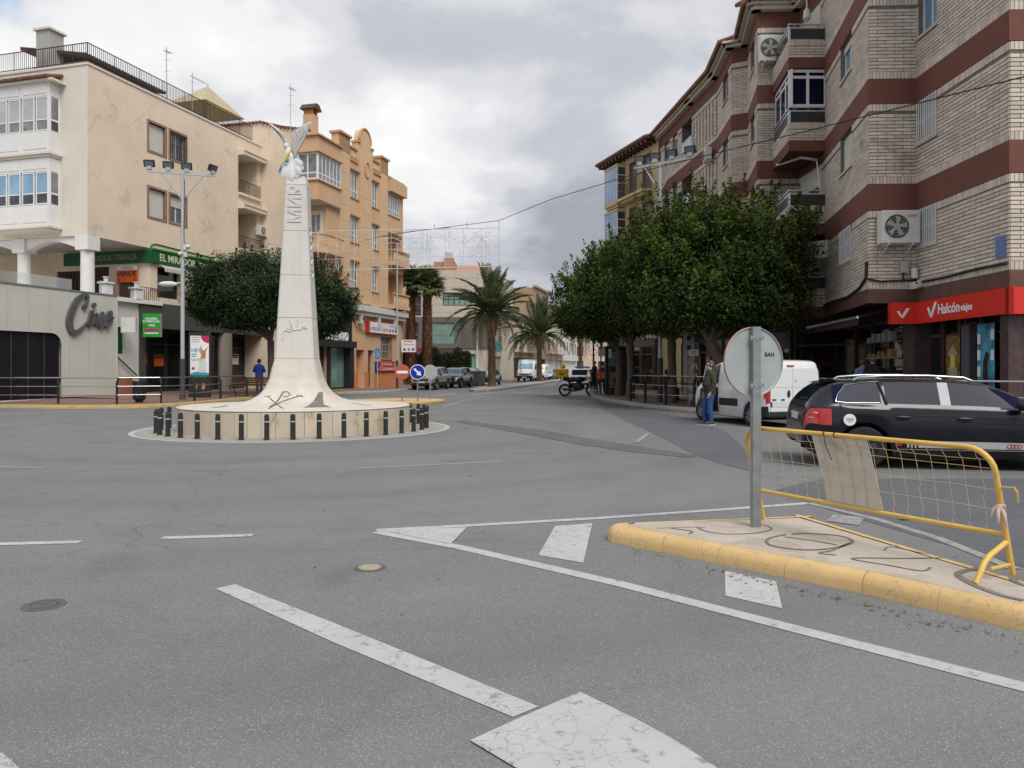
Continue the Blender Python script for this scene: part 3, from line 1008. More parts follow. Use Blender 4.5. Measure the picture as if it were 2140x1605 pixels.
RK = smooth_line([(60,10.2),(24,11.6),(17,12.6),(13.4,14.0),(11.2,15.8),(9.9,17.8),(9.3,20),(8.9,22.4),(7.8,24.6),(6.4,26.4),(5.5,28.2),(4.9,30.4),(4.5,33.6),(4.25,37.5),
     (4.2,41),(4.8,47),(6.8,57),(9.4,68),(13.6,85),(25,125),(55,220)],5)

def inward_right(p,i=0):
 a = RK[max(RK.index(p) - 1,0)]; b = RK[min(RK.index(p) + 1,len(RK) - 1)]
 d = Vector((b[0] - a[0],b[1] - a[1])).normalized()
 return (p[0] + d.y,p[1] - d.x)

m = MB()
rows = []
for p in RK:
 q = inward_right(p)
 dx,dy = q[0] - p[0],q[1] - p[1]
 rows.append([(p[0] + dx * 0.16,p[1] + dy * 0.16,0.13),(p[0] + dx * 2,p[1] + dy * 2,0.16),(90,p[1] + dy * 2 + (20 if p[1] < 16 else 4),0.20)])
m.grid(rows)
for k,f in enumerate(m.f):
 m.f[k] = tuple(reversed(f))
pr = structure(m.build('pavement_east','pavement_grey',None))
kb = kerb(RK,inward_right,'kerb','kerb_stone',pr)

# median with palms
med = smooth_line([(-2.45,49.2),(-1.75,49.9),(-1.0,52),(1.9,66.7),(5.4,87),(14,125),(34,200),(32,200),(12.4,125),(3.7,87),(0.3,68),(-2.0,58),(-2.75,52),(-2.8,50),(-2.45,49.2)],4)[:-1]
m = MB(); m.prism([(x,y) for x,y in med],0.0,0.15)
mo = structure(m.build('median','kerb_stone',None,bevel=0.02))

# leaf litter along the east kerb (nobody could count it)
lt = MB()
for k in range(420):
 t = rnd.random()
 i = int(38 + t * 24)
 p = RK[min(i,len(RK) - 2)]
 q = inward_right(p)
 o = rnd.gauss(0.45,0.30)
 x,y = p[0] - (q[0] - p[0]) * abs(o) + rnd.uniform(-.3,.3),p[1] - (q[1] - p[1]) * abs(o) + rnd.uniform(-.3,.3)
 a = rnd.uniform(0,6.28); s_ = rnd.uniform(0.03,0.07)
 z = 0.012
 lt.m = 0 if rnd.random() < 0.6 else 1
 lt.quad((x,y,z),(x + s_ * math.cos(a),y + s_ * math.sin(a),z + rnd.uniform(0,.02)),(x + s_ * math.cos(a + .8) * 1.3,y + s_ * math.sin(a + .8) * 1.3,z + .01),(x + s_ * .6 * math.cos(a + 1.6),y + s_ * .6 * math.sin(a + 1.6),z + .004))
for k in range(160):       # crumbs below the island kerb and over the near road
 px,py = (rnd.uniform(1320,2140),0)
 base = 1150 + (px - 1320) * 0.232 - 2
 x,y = gp(px,base + abs(rnd.gauss(0,8)))
 a = rnd.uniform(0,6.28); s_ = rnd.uniform(0.008,0.028)
 lt.m = 0 if rnd.random() < 0.8 else 1
 lt.quad((x,y,.008),(x + s_ * math.cos(a),y + s_ * math.sin(a),.014),(x + s_ * math.cos(a + .7),y + s_ * math.sin(a + .7),.010),(x + s_ * .5 * math.cos(a + 1.5),y + s_ * .5 * math.sin(a + 1.5),.008))
for k in range(260):      # grit over the junction
 x,y = rnd.uniform(-9,7),rnd.uniform(3.5,24)
 if (x - MON[0]) ** 2 + (y - MON[1]) ** 2 < 16 or (0.7 < x < 4.6 and 2.8 < y < 7.3):
  continue
 a = rnd.uniform(0,6.28); s_ = rnd.uniform(0.006,0.03)
 lt.m = 0 if rnd.random() < 0.85 else 1
 lt.quad((x,y,.006),(x + s_ * math.cos(a),y + s_ * math.sin(a),.012),(x + s_ * math.cos(a + .7),y + s_ * math.sin(a + .7),.009),(x + s_ * .5 * math.cos(a + 1.5),y + s_ * .5 * math.sin(a + 1.5),.006))
lo_ = stuff(lt.build('fallen_leaves',['dry_leaf','green_litter']))
lo_['label'] = 'scattered dry leaves and crumbs along the kerbs'
lo_['category'] = 'leaves'

# ------------------------------------------------------------------ near traffic island
A = Vector((0.78,6.74)); B = Vector((2.75,7.18)); C = Vector((3.55,4.45)); D = Vector((3.15,4.02))
isl = thing('traffic_island','triangular concrete island with thick yellow kerb under the sign and barrier','traffic island',(2.2,6.0,0))
isl['kind'] = 'structure'
ctr = Vector((2.6,6.0))

def lerp2(a,b,t):
 return a + (b - a) * t

# outline, counter-clockwise: front edge D->? seen from above; kerb stones with rounded top run along it
front = [lerp2(Vector((4.6,2.9)),D,0.0),D,A]
out_pts = [A,Vector((1.58,5.88)),Vector((2.33,5.10)),Vector((2.92,4.36)),Vector((3.9,3.2)),Vector((4.35,3.3)),Vector((3.40,4.72)),B]

def kerb_run(a,b,n_out,width,height,name='kerb_stone',mat='kerb_yellow',t0=0.0,t1=1.0):
 d = (b - a)
 L_ = d.length
 d = d.normalized()
 mm = MB()
 prof = [(0.0,0.0),(0.004,height * 0.45),(0.022,height * 0.78),(0.055,height * 0.96),(0.10,height * 1.02),(width,height)]
 rws = []
 nseg = 4
 for k in range(nseg + 1):
  p = a + d * (L_ * (t0 + (t1 - t0) * k / nseg))
  j = rnd.uniform(-.004,.004)
  rws.append([(p.x - n_out.x * (q - .0) + n_out.x * j,p.y - n_out.y * q + n_out.y * j,z) for q,z in prof])
 mm.grid(rws)
 # end faces so that the joint reads
 for rr,fl in ((rws[0],False),(rws[-1],True)):
  pts = list(rr) + [(rr[-1][0],rr[-1][1],0.0)]
  mm.poly(pts if fl else list(reversed(pts)))
 return mm.build(name,mat,isl,smooth=45)

fr = [Vector((0.86,6.60)),Vector((1.58,5.88)),Vector((2.33,5.10)),Vector((2.92,4.36)),Vector((3.9,3.2))]
for a,b in zip(fr[:-1],fr[1:]):
 d = (b - a).normalized()
 n_out = Vector((d.y,-d.x))
 if n_out.dot(a - ctr) < 0:
  n_out = -n_out
 nst = max(1,round((b - a).length / 0.55))
 for k in range(nst):
  kerb_run(a,b,n_out,0.20,0.130,t0=k / nst + 0.0012,t1=(k + 1) / nst - 0.0012)
# rounded nose
mm = MB()
rws = []
nose_c = Vector((1.02,6.70))
for k in range(9):
 an = R(225 - 150 * k / 8)
 dirv = Vector((math.cos(an),math.sin(an)))
 rad = 0.185
 prof = [(rad,0.0),(rad - .004,.058),(rad - .022,.101),(rad - .055,.125),(rad - .10,.133),(0.0,.131)]
 rws.append([(nose_c.x + dirv.x * q,nose_c.y + dirv.y * q,z) for q,z in prof])
mm.grid(rws,flip=True)
mm.build('kerb_stone','kerb_yellow',isl,smooth=45)
back = [Vector((1.06,6.87)),B,Vector((3.40,4.72)),Vector((4.35,3.3))]
for a,b in zip(back[:-1],back[1:]):
 d = (b - a).normalized()
 n_out = Vector((d.y,-d.x))
 if n_out.dot(a - ctr) < 0:
  n_out = -n_out
 nst = max(1,round((b - a).length / 0.6))
 for k in range(nst):
  kerb_run(a,b,n_out,0.13,0.134,t0=k / nst + 0.002,t1=(k + 1) / nst - 0.002)
m = MB()
m.prism([(1.0,6.69),(1.64,5.97),(2.39,5.19),(2.98,4.45),(3.95,3.3),(4.20,3.30),(3.25,4.72),(2.63,7.00),(1.10,6.75)],0.01,0.134)
m.build('island_top','island_concrete',isl)

def inlay(pts2,w,closed=False):
 """A dark stone stroke set in the island's top, along photo pixels."""
 P = [gp(px,py,0.136) for px,py in pts2]
 if len(P) > 2:
  P = smooth_line(P + ([P[0]] if closed else []),5)
 ribbon(P,w * 0.85,0.1385,'stone_inlay','inlay',isl)

inlay([(1402,1104),(1445,1110),(1440,1116)],0.022)
inlay([(1372,1104),(1440,1102),(1475,1102)],0.014)
inlay([(1458,1102),(1475,1110),(1520,1116),(1580,1114),(1612,1106),(1600,1098),(1570,1093)],0.02)
inlay([(1642,1117),(1605,1126),(1612,1140),(1680,1149),(1745,1145),(1782,1132),(1755,1120),(1690,1115),(1655,1116)],0.03)
inlay([(1640,1122),(1700,1130),(1750,1139)],0.02)
inlay([(1775,1135),(1740,1150),(1712,1156),(1748,1160)],0.022)
inlay([(1848,1150),(1862,1143),(1930,1156),(2002,1166)],0.018)
inlay([(2000,1165),(1900,1167),(1780,1167),(1860,1182),(1925,1193),(1945,1186)],0.022)
inlay([(2060,1184),(2010,1195),(2005,1205),(2040,1225),(2095,1245),(2140,1255)],0.055)
inlay([(2140,1196),(2118,1204),(2122,1216),(2150,1226)],0.05)

# splitter island beyond the monument
sp = thing('splitter_island','low yellow kerbed island behind the monument carrying three round signs','traffic island',(-4.3,32.8,0))
sp['kind'] = 'structure'
m = MB(); m.prism(smooth_line([(-2.95,33.6),(-3.6,31.9),(-5.2,31.0),(-7.0,31.2),(-7.2,33.5),(-5.4,35.4),(-3.6,35.0),(-2.95,33.6)],5)[:-1],0.0,0.13)
m.build('kerb_ring','kerb_yellow',sp,bevel=0.03)
# ------------------------------------------------------------------ roundabout monument
MX,MY = MON
mon = thing('roundabout_monument','pale stone obelisk with flared base and metal dove on a round plinth','monument',(MX,MY,0))
MROT = R(5)
HW = [(0.575,2.70,2.0),(0.590,2.2,2.2),(0.615,1.75,2.6),(0.66,1.33,3.2),(0.74,1.04,4.0),(0.86,0.84,5),(1.02,0.70,7),(1.25,0.595,10),(1.5,0.535,14),(1.74,0.475,20),
  (2.75,0.420,20),(3.8,0.365,20),(4.9,0.312,20),(6.05,0.262,20),(6.26,0.22,20)]

def sect(z):
 zs = [q[0] for q in HW]
 return float(np.interp(z,zs,[q[1] for q in HW])),float(np.interp(z,zs,[q[2] for q in HW]))

def ring_pts(h,e,n=64):
 out = []
 for k in range(n):
  a = 2 * math.pi * (k + 0.5) / n
  c,s_ = math.cos(a),math.sin(a)
  r = h / ((abs(c) ** e + abs(s_) ** e) ** (1 / e))
  x,y = r * c,r * s_
  out.append((MX + x * math.cos(MROT) - y * math.sin(MROT),MY + x * math.sin(MROT) + y * math.cos(MROT)))
 return out

def shell(z_list,name,mat,cap=False,inset=0.0):
 P = []
 for z in z_list:
  h,e = sect(z)
  r = [(x,y,z) for x,y in ring_pts(h - inset,e)]
  P.append(r + [r[0]])
 mm = MB()
 mm.grid(P)
 if cap:
  mm.poly(P[-1][:-1])
  mm.poly(list(reversed(P[0][:-1])))
 return mm.build(name,mat,mon,smooth=25)

shell(list(np.linspace(0.578,1.74,36)),'flared_base','monument_base')
lv = [1.74,2.745,3.8,4.9,6.05]
for a,b in zip(lv[:-1],lv[1:]):
 shell([a + 0.006,a + 0.014,b - 0.014,b - 0.004],'stone_block','monument_stone',True)
shell([6.055,6.26],'stone_block','monument_stone',True)
shell([1.745,5.9],'core','inlay',False,0.012)

def surf_hit(px,py):
 """Where the line of sight through a photo pixel meets the flared base."""
 y = 16.3
 while y < MY:
  x = (px - CXP) / FPX * y
  z = EYE + (HYP - py) / FPX * y
  dx,dy = x - MX,y - MY
  u = dx * math.cos(-MROT) - dy * math.sin(-MROT)
  v = dx * math.sin(-MROT) + dy * math.cos(-MROT)
  h,e = sect(z)
  if z < 0.58 or (abs(u) ** e + abs(v) ** e) ** (1 / e) <= h:
   return (x,y - 0.006,max(z,0.586))
  y += 0.01
 return (x,MY - 0.5,z)

def groove(pts,r,n=5,name='carved_mark'):
 P = [surf_hit(*q) for q in pts]
 mm = MB()
 mm.tube(P,r,n)
 return mm.build(name,'inlay',mon)

cr = lambda q: (250 + q[0] / 3.057,720 + q[1] / 3.057)
groove([cr(q) for q in [(945,330),(965,345),(985,365),(1010,385),(1045,410)]],0.014)
groove([cr(q) for q in [(1165,325),(1130,335),(1080,350),(1030,368),(980,395),(950,412)]],0.018)
groove([cr(q) for q in [(1045,302),(1030,330),(1010,360),(985,385),(960,400)]],0.022)
groove([cr(q) for q in [(1040,304),(1075,302),(1090,318),(1075,332),(1040,335)]],0.016)
groove([cr(q) for q in [(925,332),(970,328)]],0.010)
groove([cr(q) for q in [(1130,322),(1180,336)]],0.010)
# the dark inlaid wedge on the flare's corner
wp = [cr(q) for q in [(1272,302),(1298,300),(1300,345),(1305,385),(1360,402),(1165,405),(1200,395),(1235,365),(1255,335)]]
w3 = [surf_hit(*q) for q in wp]
mm = MB()
cpt = surf_hit(*cr((1265,370)))
for i in range(len(w3)):
 a,b = w3[i],w3[(i + 1) % len(w3)]
 mm.poly([a,b,cpt])
mm.build('stone_inlay','inlay',mon)
groove([cr(q) for q in [(590,405),(640,402),(690,393)]],0.02)
groove([cr(q) for q in [(1490,375),(1560,388),(1610,390)]],0.014)

# raised lettering: the word for peace on the faces
hz,_ = sect(5.5)
Tt = Tz(MX,MY,0,MROT) @ Matrix.Translation((0.13,-hz - 0.003,5.08)) @ Matrix.Rotation(R(-2.6),4,'X') @ Matrix.Rotation(R(-90),4,'Y')
text('МИР',0.42,Tt,'monument_stone',mon,0.07,'raised_lettering',width=0.92,bold=0.008)
hz2,_ = sect(2.55)
Ta = Tz(MX,MY,0,MROT) @ Matrix.Translation((0,-hz2 - 0.004,2.35)) @ Matrix.Rotation(R(-2.7),4,'X')
mm = MB(Ta)
for st,r in [([(0.30,.12),(.27,.20),(.25,.13),(.21,.19),(.18,.12),(.13,.10),(.10,.12),(.10,.36)],.026),
    ([(0.10,.12),(.03,.09),(-.02,.11),(-.10,.34)],.026),([(-.02,.11),(-.06,.24),(-.10,.12)],.022),
    ([(-.02,.11),(-.12,.05),(-.19,.09),(-.16,.16),(-.12,.10)],.026),([(-.19,.09),(-.26,.06),(-.28,-.16)],.024)]:
 mm.tube([(x,-0.004,z) for x,z in st],r,6)
mm.build('raised_lettering','monument_stone',mon,smooth=50)
Tr_ = Tz(MX,MY,0,MROT) @ Matrix.Rotation(R(90),4,'Z') @ Matrix.Translation((0,-0.365,0))
mm = MB(Tr_)
for k,z in enumerate((4.1,4.45,4.8,3.75)):
 o = 0.0 - (z - 3.8) * -0.047
 mm.tube([(-.10,o,z),(.02,o - .01,z + .14),(-.08,o,z + .24)],0.022,6)
mm.build('raised_lettering','monument_stone',mon,smooth=50)
mm = MB(Tr_); mm.tube([(-.12,-.06,2.66),(-.12,-.06,2.40),(.05,-.06,2.40)],0.02,6); mm.build('raised_lettering','monument_stone',mon,smooth=50)

# plinth: slabs round the drum, and its coping
PR_,PH = 2.78,0.575
mm = MB(); mm.lathe([(PR_ - 0.05,0.0),(PR_ - 0.05,PH - 0.02)],96,(MX,MY,0)); mm.build('drum','inlay',mon)
mm = MB(); mm.lathe([(2.5,PH - 0.02),(PR_ - 0.02,PH - 0.02),(PR_ + 0.012,PH - 0.012),(PR_ + 0.016,PH + 0.002),(PR_,PH + 0.012),(2.6,PH + 0.016),(0.5,PH + 0.017)],96,(MX,MY,0),caps=False)
mm.build('coping','monument_base',mon,smooth=40)
NP = 58
wpan = 2 * math.pi * PR_ / NP
first = None
for k in range(NP):
 a = 2 * math.pi * k / NP
 if first is None:
  mm = MB(Tz(MX,MY,0,0)); mm.box(PR_ - 0.049,PR_,-wpan / 2 + 0.004,wpan / 2 - 0.004,0.002,PH - 0.024)
  first = mm.build('stone_panel','plinth_panel',mon)
  # geometry is in world space; re-base it on the plinth's axis so that copies only turn
  first.data.transform(Matrix.Translation((-MX,-MY,0)))
  first.matrix_parent_inverse = Matrix()
 else:
  c = first.copy(); COL.objects.link(c)
  c.rotation_euler = (0,0,a)
# concrete apron inside the ring line
mm = MB(); mm.lathe([(3.66,0.002),(3.66,0.006),(PR_ - 0.04,0.012)],96,(MX,MY,0),caps=False); mm.build('apron','kerb_stone',mon)

# ---- dove
dove = MB()
YB = MY - 0.02

def mp_(px,py,dy=0.0):
 y = YB + dy
 return Vector(((px - CXP) / FPX * y,y,EYE + (HYP - py) / FPX * y))

body_pts = [mp_(601,308),mp_(604,316),mp_(607,328),mp_(608,340),mp_(608,352)]
dove.tube(body_pts,[0.05,0.10,0.15,0.20,0.16],14)
dove.ell(mp_(599,306),(0.075,0.085,0.085),12,8)
dv = dove.build('dove','dove_white',mon,smooth=60)

def feather(a,b,w,th,name,mat,parent,bend=0.0,nrm=Vector((0,-1,0))):
 a,b = Vector(a),Vector(b)
 d = b - a
 sdir = d.cross(nrm).normalized()
 nn = sdir.cross(d).normalized()
 prof = [(0.0,0.35),(0.25,0.7),(0.55,1.0),(0.8,0.95),(0.93,0.65),(1.0,0.12)]
 top,bot = [],[]
 for t,q in prof:
  c = a + d * t + nn * (bend * math.sin(t * math.pi))
  top.append([c - sdir * w / 2 * q,c + nn * th * q,c + sdir * w / 2 * q])
  bot.append([c - sdir * w / 2 * q,c - nn * th * q,c + sdir * w / 2 * q])
 f_ = MB()
 f_.grid([[tuple(p) for p in r] for r in top])
 f_.grid([[tuple(p) for p in r] for r in bot],flip=True)
 return f_.build(name,mat,parent,smooth=35)

crb = lambda q: (540 + q[0] / 9.44,230 + q[1] / 9.44)
root_t = (650,960)
for k,q in enumerate([(415,1270),(470,1355),(555,1395),(655,1400),(755,1360),(835,1280),(885,1180),(880,1090)]):
 a = mp_(*crb((root_t[0] + (q[0] - 650) * 0.15,root_t[1])),-0.10 - 0.012 * (k % 2))
 b = mp_(*crb(q),-0.22 - 0.02 * (k % 2))
 feather(a,b,0.155,0.022,'tail_feather','dove_white',dv,0.05)
# far wing, seen nearly edge on
for k in range(6):
 t = k / 5
 a = mp_(*crb((545 - 10 * t,730 - 40 * k)),0.05 + 0.05 * t)
 b = mp_(*crb((440 - 245 * t,520 - 275 * t)),0.02 + 0.25 * (1 - t))
 feather(a,b,0.10,0.015,'wing_feather','wing_grey',dv,0.02,Vector((0.80,-0.45,0.4)))
# near wing, spread towards the viewer
base0,base1 = Vector(crb((725,880))),Vector(crb((1010,300)))
for k in range(13):
 t = k / 12
 a2 = base0 + (base1 - base0) * (t * 0.86)
 tip = [(675,690),(655,625),(655,555),(675,480),(705,420),(735,375),(770,345),(820,310),(870,290),(915,275),(955,258),(1000,240),(1040,222)][k]
 a = mp_(*a2,-0.16 - 0.05 * t)
 b = mp_(*crb(tip),-0.10 - 0.12 * t - 0.008 * (k % 2))
 feather(a,b,0.085,0.016,'wing_feather','wing_grey',dv,0.02,Vector((-0.35,-0.93,0)))
f_ = MB()
f_.tube([tuple(mp_(*crb((715,915)),-0.17)),tuple(mp_(*crb((760,790)),-0.19)),tuple(mp_(*crb((900,560)),-0.22)),tuple(mp_(*crb((1035,235)),-0.25))],[0.035,0.045,0.03,0.008],8)
f_.build('wing_edge','wing_grey',dv,smooth=50)
# painted branch under the breast
for (p,q,mt,r) in [((645,790),(505,975),'beak_yellow',0.030),((620,880),(420,1110),'beak_yellow',0.026),((585,985),(545,1030),'beak_teal',0.026),((455,1110),(405,1215),'beak_teal',0.024)]:
 f_ = MB(); f_.tube([tuple(mp_(*crb(p),-0.27)),tuple(mp_(*crb(((p[0] + q[0]) / 2,(p[1] + q[1]) / 2)),-0.29)),tuple(mp_(*crb(q),-0.28))],[r * 0.7,r,r * 0.55],8)
 f_.build('branch',mt,dv,smooth=50)

# ------------------------------------------------------------------ bollards round the plinth
bol = thing('bollard','black round-topped bollard with a pale band, one of the ring round the monument','bollard',(0,0,0),0,'bollards ringing the monument plinth')
mm = MB(); mm.lathe([(0.052,0.0),(0.052,0.44),(0.050,0.50),(0.046,0.532),(0.030,0.545),(0.0,0.548)],18,caps=False); mm.build('post','dark_metal',bol,smooth=40)
mm = MB(); mm.lathe([(0.0535,0.375),(0.0545,0.378),(0.0545,0.400),(0.0535,0.403)],18,caps=False); mm.build('band','ac_grey',bol,smooth=40)
mm = MB(); mm.lathe([(0.072,0.010),(0.070,0.022),(0.052,0.026)],18,caps=False); mm.build('foot_ring','dark_metal',bol)
for k in range(38):
 th = R(-76 + 360 * k / 38)
 x,y = MX + 3.22 * math.cos(th),MY + 3.22 * math.sin(th)
 if k == 0:
  bol.location = (x,y,0)
 else:
  place(bol,(x,y,0.0),rnd.uniform(-3,3))
bpy.data.objects['bollard'].rotation_euler = (R(1),0,0)
# tangle of cable ends left on the apron
mm = MB()
for (p0,n_) in [((445,920),9),((505,918),7)]:
 x,y = gp(p0[0],p0[1] - 8)
 P = [(x + 0.08 * i + rnd.uniform(-.05,.05),y + rnd.uniform(-.12,.12),0.03 + rnd.uniform(0,.04)) for i in range(n_)]
 mm.tube(smooth3(P) if False else P,0.014,6)
co = mm.build('loose_conduit','kerb_stone',None,smooth=60)
tag(co,'loose pale conduit lying at the foot of the plinth between bollards','conduit')
# ------------------------------------------------------------------ street furniture

def lamp_post(loc,h,arm_dir,floods,label,low_arm=False,base_h=1.75,half=1.35,rise=0.0):
 """Grey pole with a dark lower sleeve, a cross-arm on two struts and four floodlights."""
 o = thing('flood_lamp_post',label,'lamp post',loc)
 T = Tz(*loc)
 p = MB(T); p.lathe([(0.085,base_h - 0.05),(0.080,h * 0.55),(0.065,h - 0.35),(0.06,h - 0.15)],16); p.build('pole','lamp_grey',o,smooth=40)
 p = MB(T); p.lathe([(0.13,0.0),(0.125,0.05),(0.118,0.08),(0.115,base_h),(0.09,base_h + 0.02)],16); p.build('sleeve','dark_grey',o,smooth=40)
 u = Vector((math.cos(arm_dir),math.sin(arm_dir),rise))
 top = Vector((0,0,h - 0.2))
 a = MB(T); a.bar(tuple(top - u * half),tuple(top + u * half),0.07,0.09); a.build('cross_arm','lamp_grey',o)
 a = MB(T)
 for sg in (-1,1):
  a.tube([(0,0,h - 1.35),tuple(top + u * (sg * half * 0.62) + Vector((0,0,-0.03)))],0.03,8)
 a.build('strut','lamp_grey',o)
 for q,yaw in floods:
  c = top + u * (half * q) + Vector((0,0,0.07))
  Tf = T @ Matrix.Translation(c) @ Matrix.Rotation(yaw,4,'Z')
  f = MB(Tf); f.box(-0.10,0.10,-0.06,0.06,0.0,0.14); f.box(-0.02,0.02,-0.03,0.03,-0.05,0.0)
  Tg = Tf @ Matrix.Translation((0,0,0.26)) @ Matrix.Rotation(R(22),4,'X')
  f.build('flood_bracket','ac_grey',o)
  f = MB(Tg); f.box(-0.22,0.22,-0.06,0.07,-0.15,0.15)
  fo = f.build('floodlight','dark_metal',o,bevel=0.015)
  f = MB(Tg); f.box(-0.17,0.17,-0.068,-0.061,-0.105,0.105); f.build('lens','lens_glass',fo)
 return o,T

lp,TL = lamp_post((-14.2,33.0,0.15),9.95,R(18),[(-0.97,R(8)),(-0.42,R(14)),(0.12,R(16)),(0.90,R(70))],
     'tall grey floodlight post standing on the red pavement before the cafe tree')
p = MB(TL); p.tube([(0,0,5.05),(-0.5,-0.02,5.0)],0.03,8)
p.ell((-0.62,-0.02,4.98),(0.42,0.16,0.13),16,8); p.build('luminaire','ac_white',lp,smooth=50)
for q,(z,s_) in enumerate([(6.45,1),(6.15,-0.4)]):
 p = MB(TL); p.box(0.08,0.22,-0.10,0.02,z,z + 0.22); p.ell((0.24 * s_ + 0.06,-0.14,z + 0.12),(0.10,0.13,0.09),12,8)
 p.build('security_camera','ac_white',lp,smooth=40)
p = MB(TL); p.tube([(0.09,-0.02,9.5),(0.11,-0.03,8.7),(0.085,-0.05,7.5),(0.10,-0.03,6.2)],0.012,6); p.build('cable','cable',lp)

lp2,TL2 = lamp_post((5.92,30.6,0.14),9.75,R(-38),[(-0.80,R(-25)),(-0.20,R(-18)),(0.45,R(-40)),(1.12,R(-35))],
      'floodlight post with angled cross arm rising through the ficus beside the brick block',half=1.15)

# railings
def railing(name,pts,label,lean,h=1.0,base_z=0.15,rails=(0.98,0.66,0.33)):
 """Dark posts with kinked tops and bright tubular rails; lean(i) gives the inward direction."""
 o = thing(name,label,'railing',(pts[0][0],pts[0][1],base_z))
 tops = []
 for i,(x,y) in enumerate(pts):
  ln = Vector(lean(i))
  ln.normalize()
  b = MB(Matrix.Translation((x,y,base_z)))
  sd = Vector((-ln.y,ln.x,0)) * 0.02
  prof = [(-0.05,0.0),(0.05,0.0),(0.05,0.74 * h),(0.17,0.96 * h),(0.15,1.0 * h),(0.08,1.0 * h),(-0.05,0.80 * h)]
  vs = [tuple(ln * q[0] + sd + Vector((0,0,q[1]))) for q in prof] + [tuple(ln * q[0] - sd + Vector((0,0,q[1]))) for q in prof]
  n = len(prof)
  b.add(vs,[tuple(range(n)),tuple(reversed(range(n,2 * n)))] + [((k + 1) % n,k,n + k,n + (k + 1) % n) for k in range(n)])
  b.build('post','dark_metal',o)
  tops.append((x,y,ln))
 for k,z in enumerate(rails):
  r = 0.026 if k == 0 else 0.018
  off = 0.12 if k == 0 else 0.0
  for a,b in zip(tops[:-1],tops[1:]):
   t = MB()
   pa = (a[0] + a[2].x * off,a[1] + a[2].y * off,base_z + z * h + (0.01 if k == 0 else 0))
   pb = (b[0] + b[2].x * off,b[1] + b[2].y * off,base_z + z * h + (0.01 if k == 0 else 0))
   t.tube([pa,pb],r,8)
   t.build('rail','steel',o,smooth=60)
 return o

wl_pts = [(-23.5,29.6),(-20.4,29.5),(-17.4,29.35),(-15.15,29.35),(-13.75,30.0),(-13.35,32.2),(-13.1,34.4),(-12.75,36.8)]
railing('pavement_railing',wl_pts,'dark posted railing with bright tubes along the pavement before the cinema',lambda i: (0,1,0) if i < 4 else ((-0.7,0.7,0) if i == 4 else (-1,0,0)))
er = [(4.95,31.9),(5.25,30.15),(5.75,28.6),(6.45,27.1),(7.4,25.7),(8.5,24.1),(9.15,22.3),(9.5,20.3),(10.1,18.2),(11.4,16.3),(13.4,14.6)]
railing('pavement_railing',er,'curved dark railing on the kerb behind the white van and the black car',lambda i: (0.9,0.3,0) if i < 3 else (0.7,0.7,0),1.07)

# advertising panel
o = thing('advertising_panel','lit street advertising panel showing a dog, beside the floodlight post','advertising panel',(-14.35,35.2,0.2))
T = Tz(-14.35,35.2,0.2,R(14))
b = MB(T); b.box(-0.48,0.48,-0.09,0.09,0.0,2.95); b.build('case','black_plastic',o,bevel=0.02)
b = MB(T); b.box(-0.40,0.40,-0.098,-0.091,0.98,2.80); po = b.build('poster','sign_white',o)

def art(T_,parent,pts,mat,layer,name='print'):
 mm_ = MB(T_)
 mm_.poly([(x,-0.0985 - 0.0012 * layer,z) for x,z in pts])
 return mm_.build(name,mat,parent)

def disc(cx,cz,r,n=20,a0=0,a1=360):
 return [(cx + r * math.cos(R(a0 + (a1 - a0) * k / n)),cz + r * math.sin(R(a0 + (a1 - a0) * k / n))) for k in range(n + (0 if a1 - a0 >= 360 else 1))]

art(T,po,[(0.40,2.80)] + disc(0.40,2.80,0.34,12,180,270)[0:],'magenta',1)
art(T,po,[(-0.40,0.98),(0.40,0.98),(0.40,1.08),(0.2,1.14),(0,1.16),(-0.2,1.14),(-0.40,1.06)],'turquoise',1)
art(T,po,[(-0.05,1.12),(0.30,1.12),(0.30,1.55),(0.24,1.80),(0.05,1.85),(-0.02,1.6)],'plate',2)
art(T,po,[(0.02,1.75),(0.27,1.80),(0.26,2.05),(0.36,2.30),(0.22,2.14),(0.12,2.14),(0.03,2.36),(0.03,2.05),(0.08,1.85)],'dog_tan',3)
art(T,po,[(0.0,1.70),(0.24,1.74),(0.24,1.79),(0.02,1.76)],'yellow_box',4)
art(T,po,disc(0.20,1.98,0.02,8),'ink',5)
art(T,po,disc(-0.27,1.30,0.07,14),'magenta',2)
text('HEY,',0.22,T @ Matrix.Translation((-0.36,-0.100,2.06)),'turquoise',po,0.002,'lettering',bold=0.006)
text('CACAS"',0.13,T @ Matrix.Translation((-0.36,-0.100,1.66)),'turquoise',po,0.002,'lettering',bold=0.004)
for z,w in ((1.93,.30),(1.83,.24),(2.70,.5),(2.60,.44),(2.50,.40)):
 art(T,po,[(-0.35,z),(-0.35 + w * 0.8,z),(-0.35 + w * 0.8,z + 0.05),(-0.35,z + 0.05)],'turquoise' if z < 2 else 'ac_grey',1)
for x in (-0.17,0.17):
 art(T,o,[(x - 0.09,0.35),(x + 0.03,0.32),(x + 0.08,0.48),(x + 0.02,0.66),(x - 0.05,0.6)],'dog_tan',0)

# litter bin
o = thing('litter_bin','black ribbed round litter bin behind the railing','litter bin',(-14.75,30.3,0.16))
T = Tz(-14.75,30.3,0.16)
b = MB(T); b.lathe([(0.13,0.0),(0.15,0.06),(0.20,0.12),(0.23,0.14)],24); b.build('foot','dark_metal',o,smooth=40)
for k in range(6):
 z = 0.14 + k * 0.105
 b = MB(T); b.lathe([(0.225,z),(0.245,z + 0.02),(0.245,z + 0.08),(0.225,z + 0.10)],24); b.build('ring','black_plastic',o,smooth=30)
b = MB(T); b.lathe([(0.235,0.77),(0.25,0.78),(0.25,0.83),(0.20,0.835),(0.19,0.77)],24,caps=False); b.build('rim','black_plastic',o)

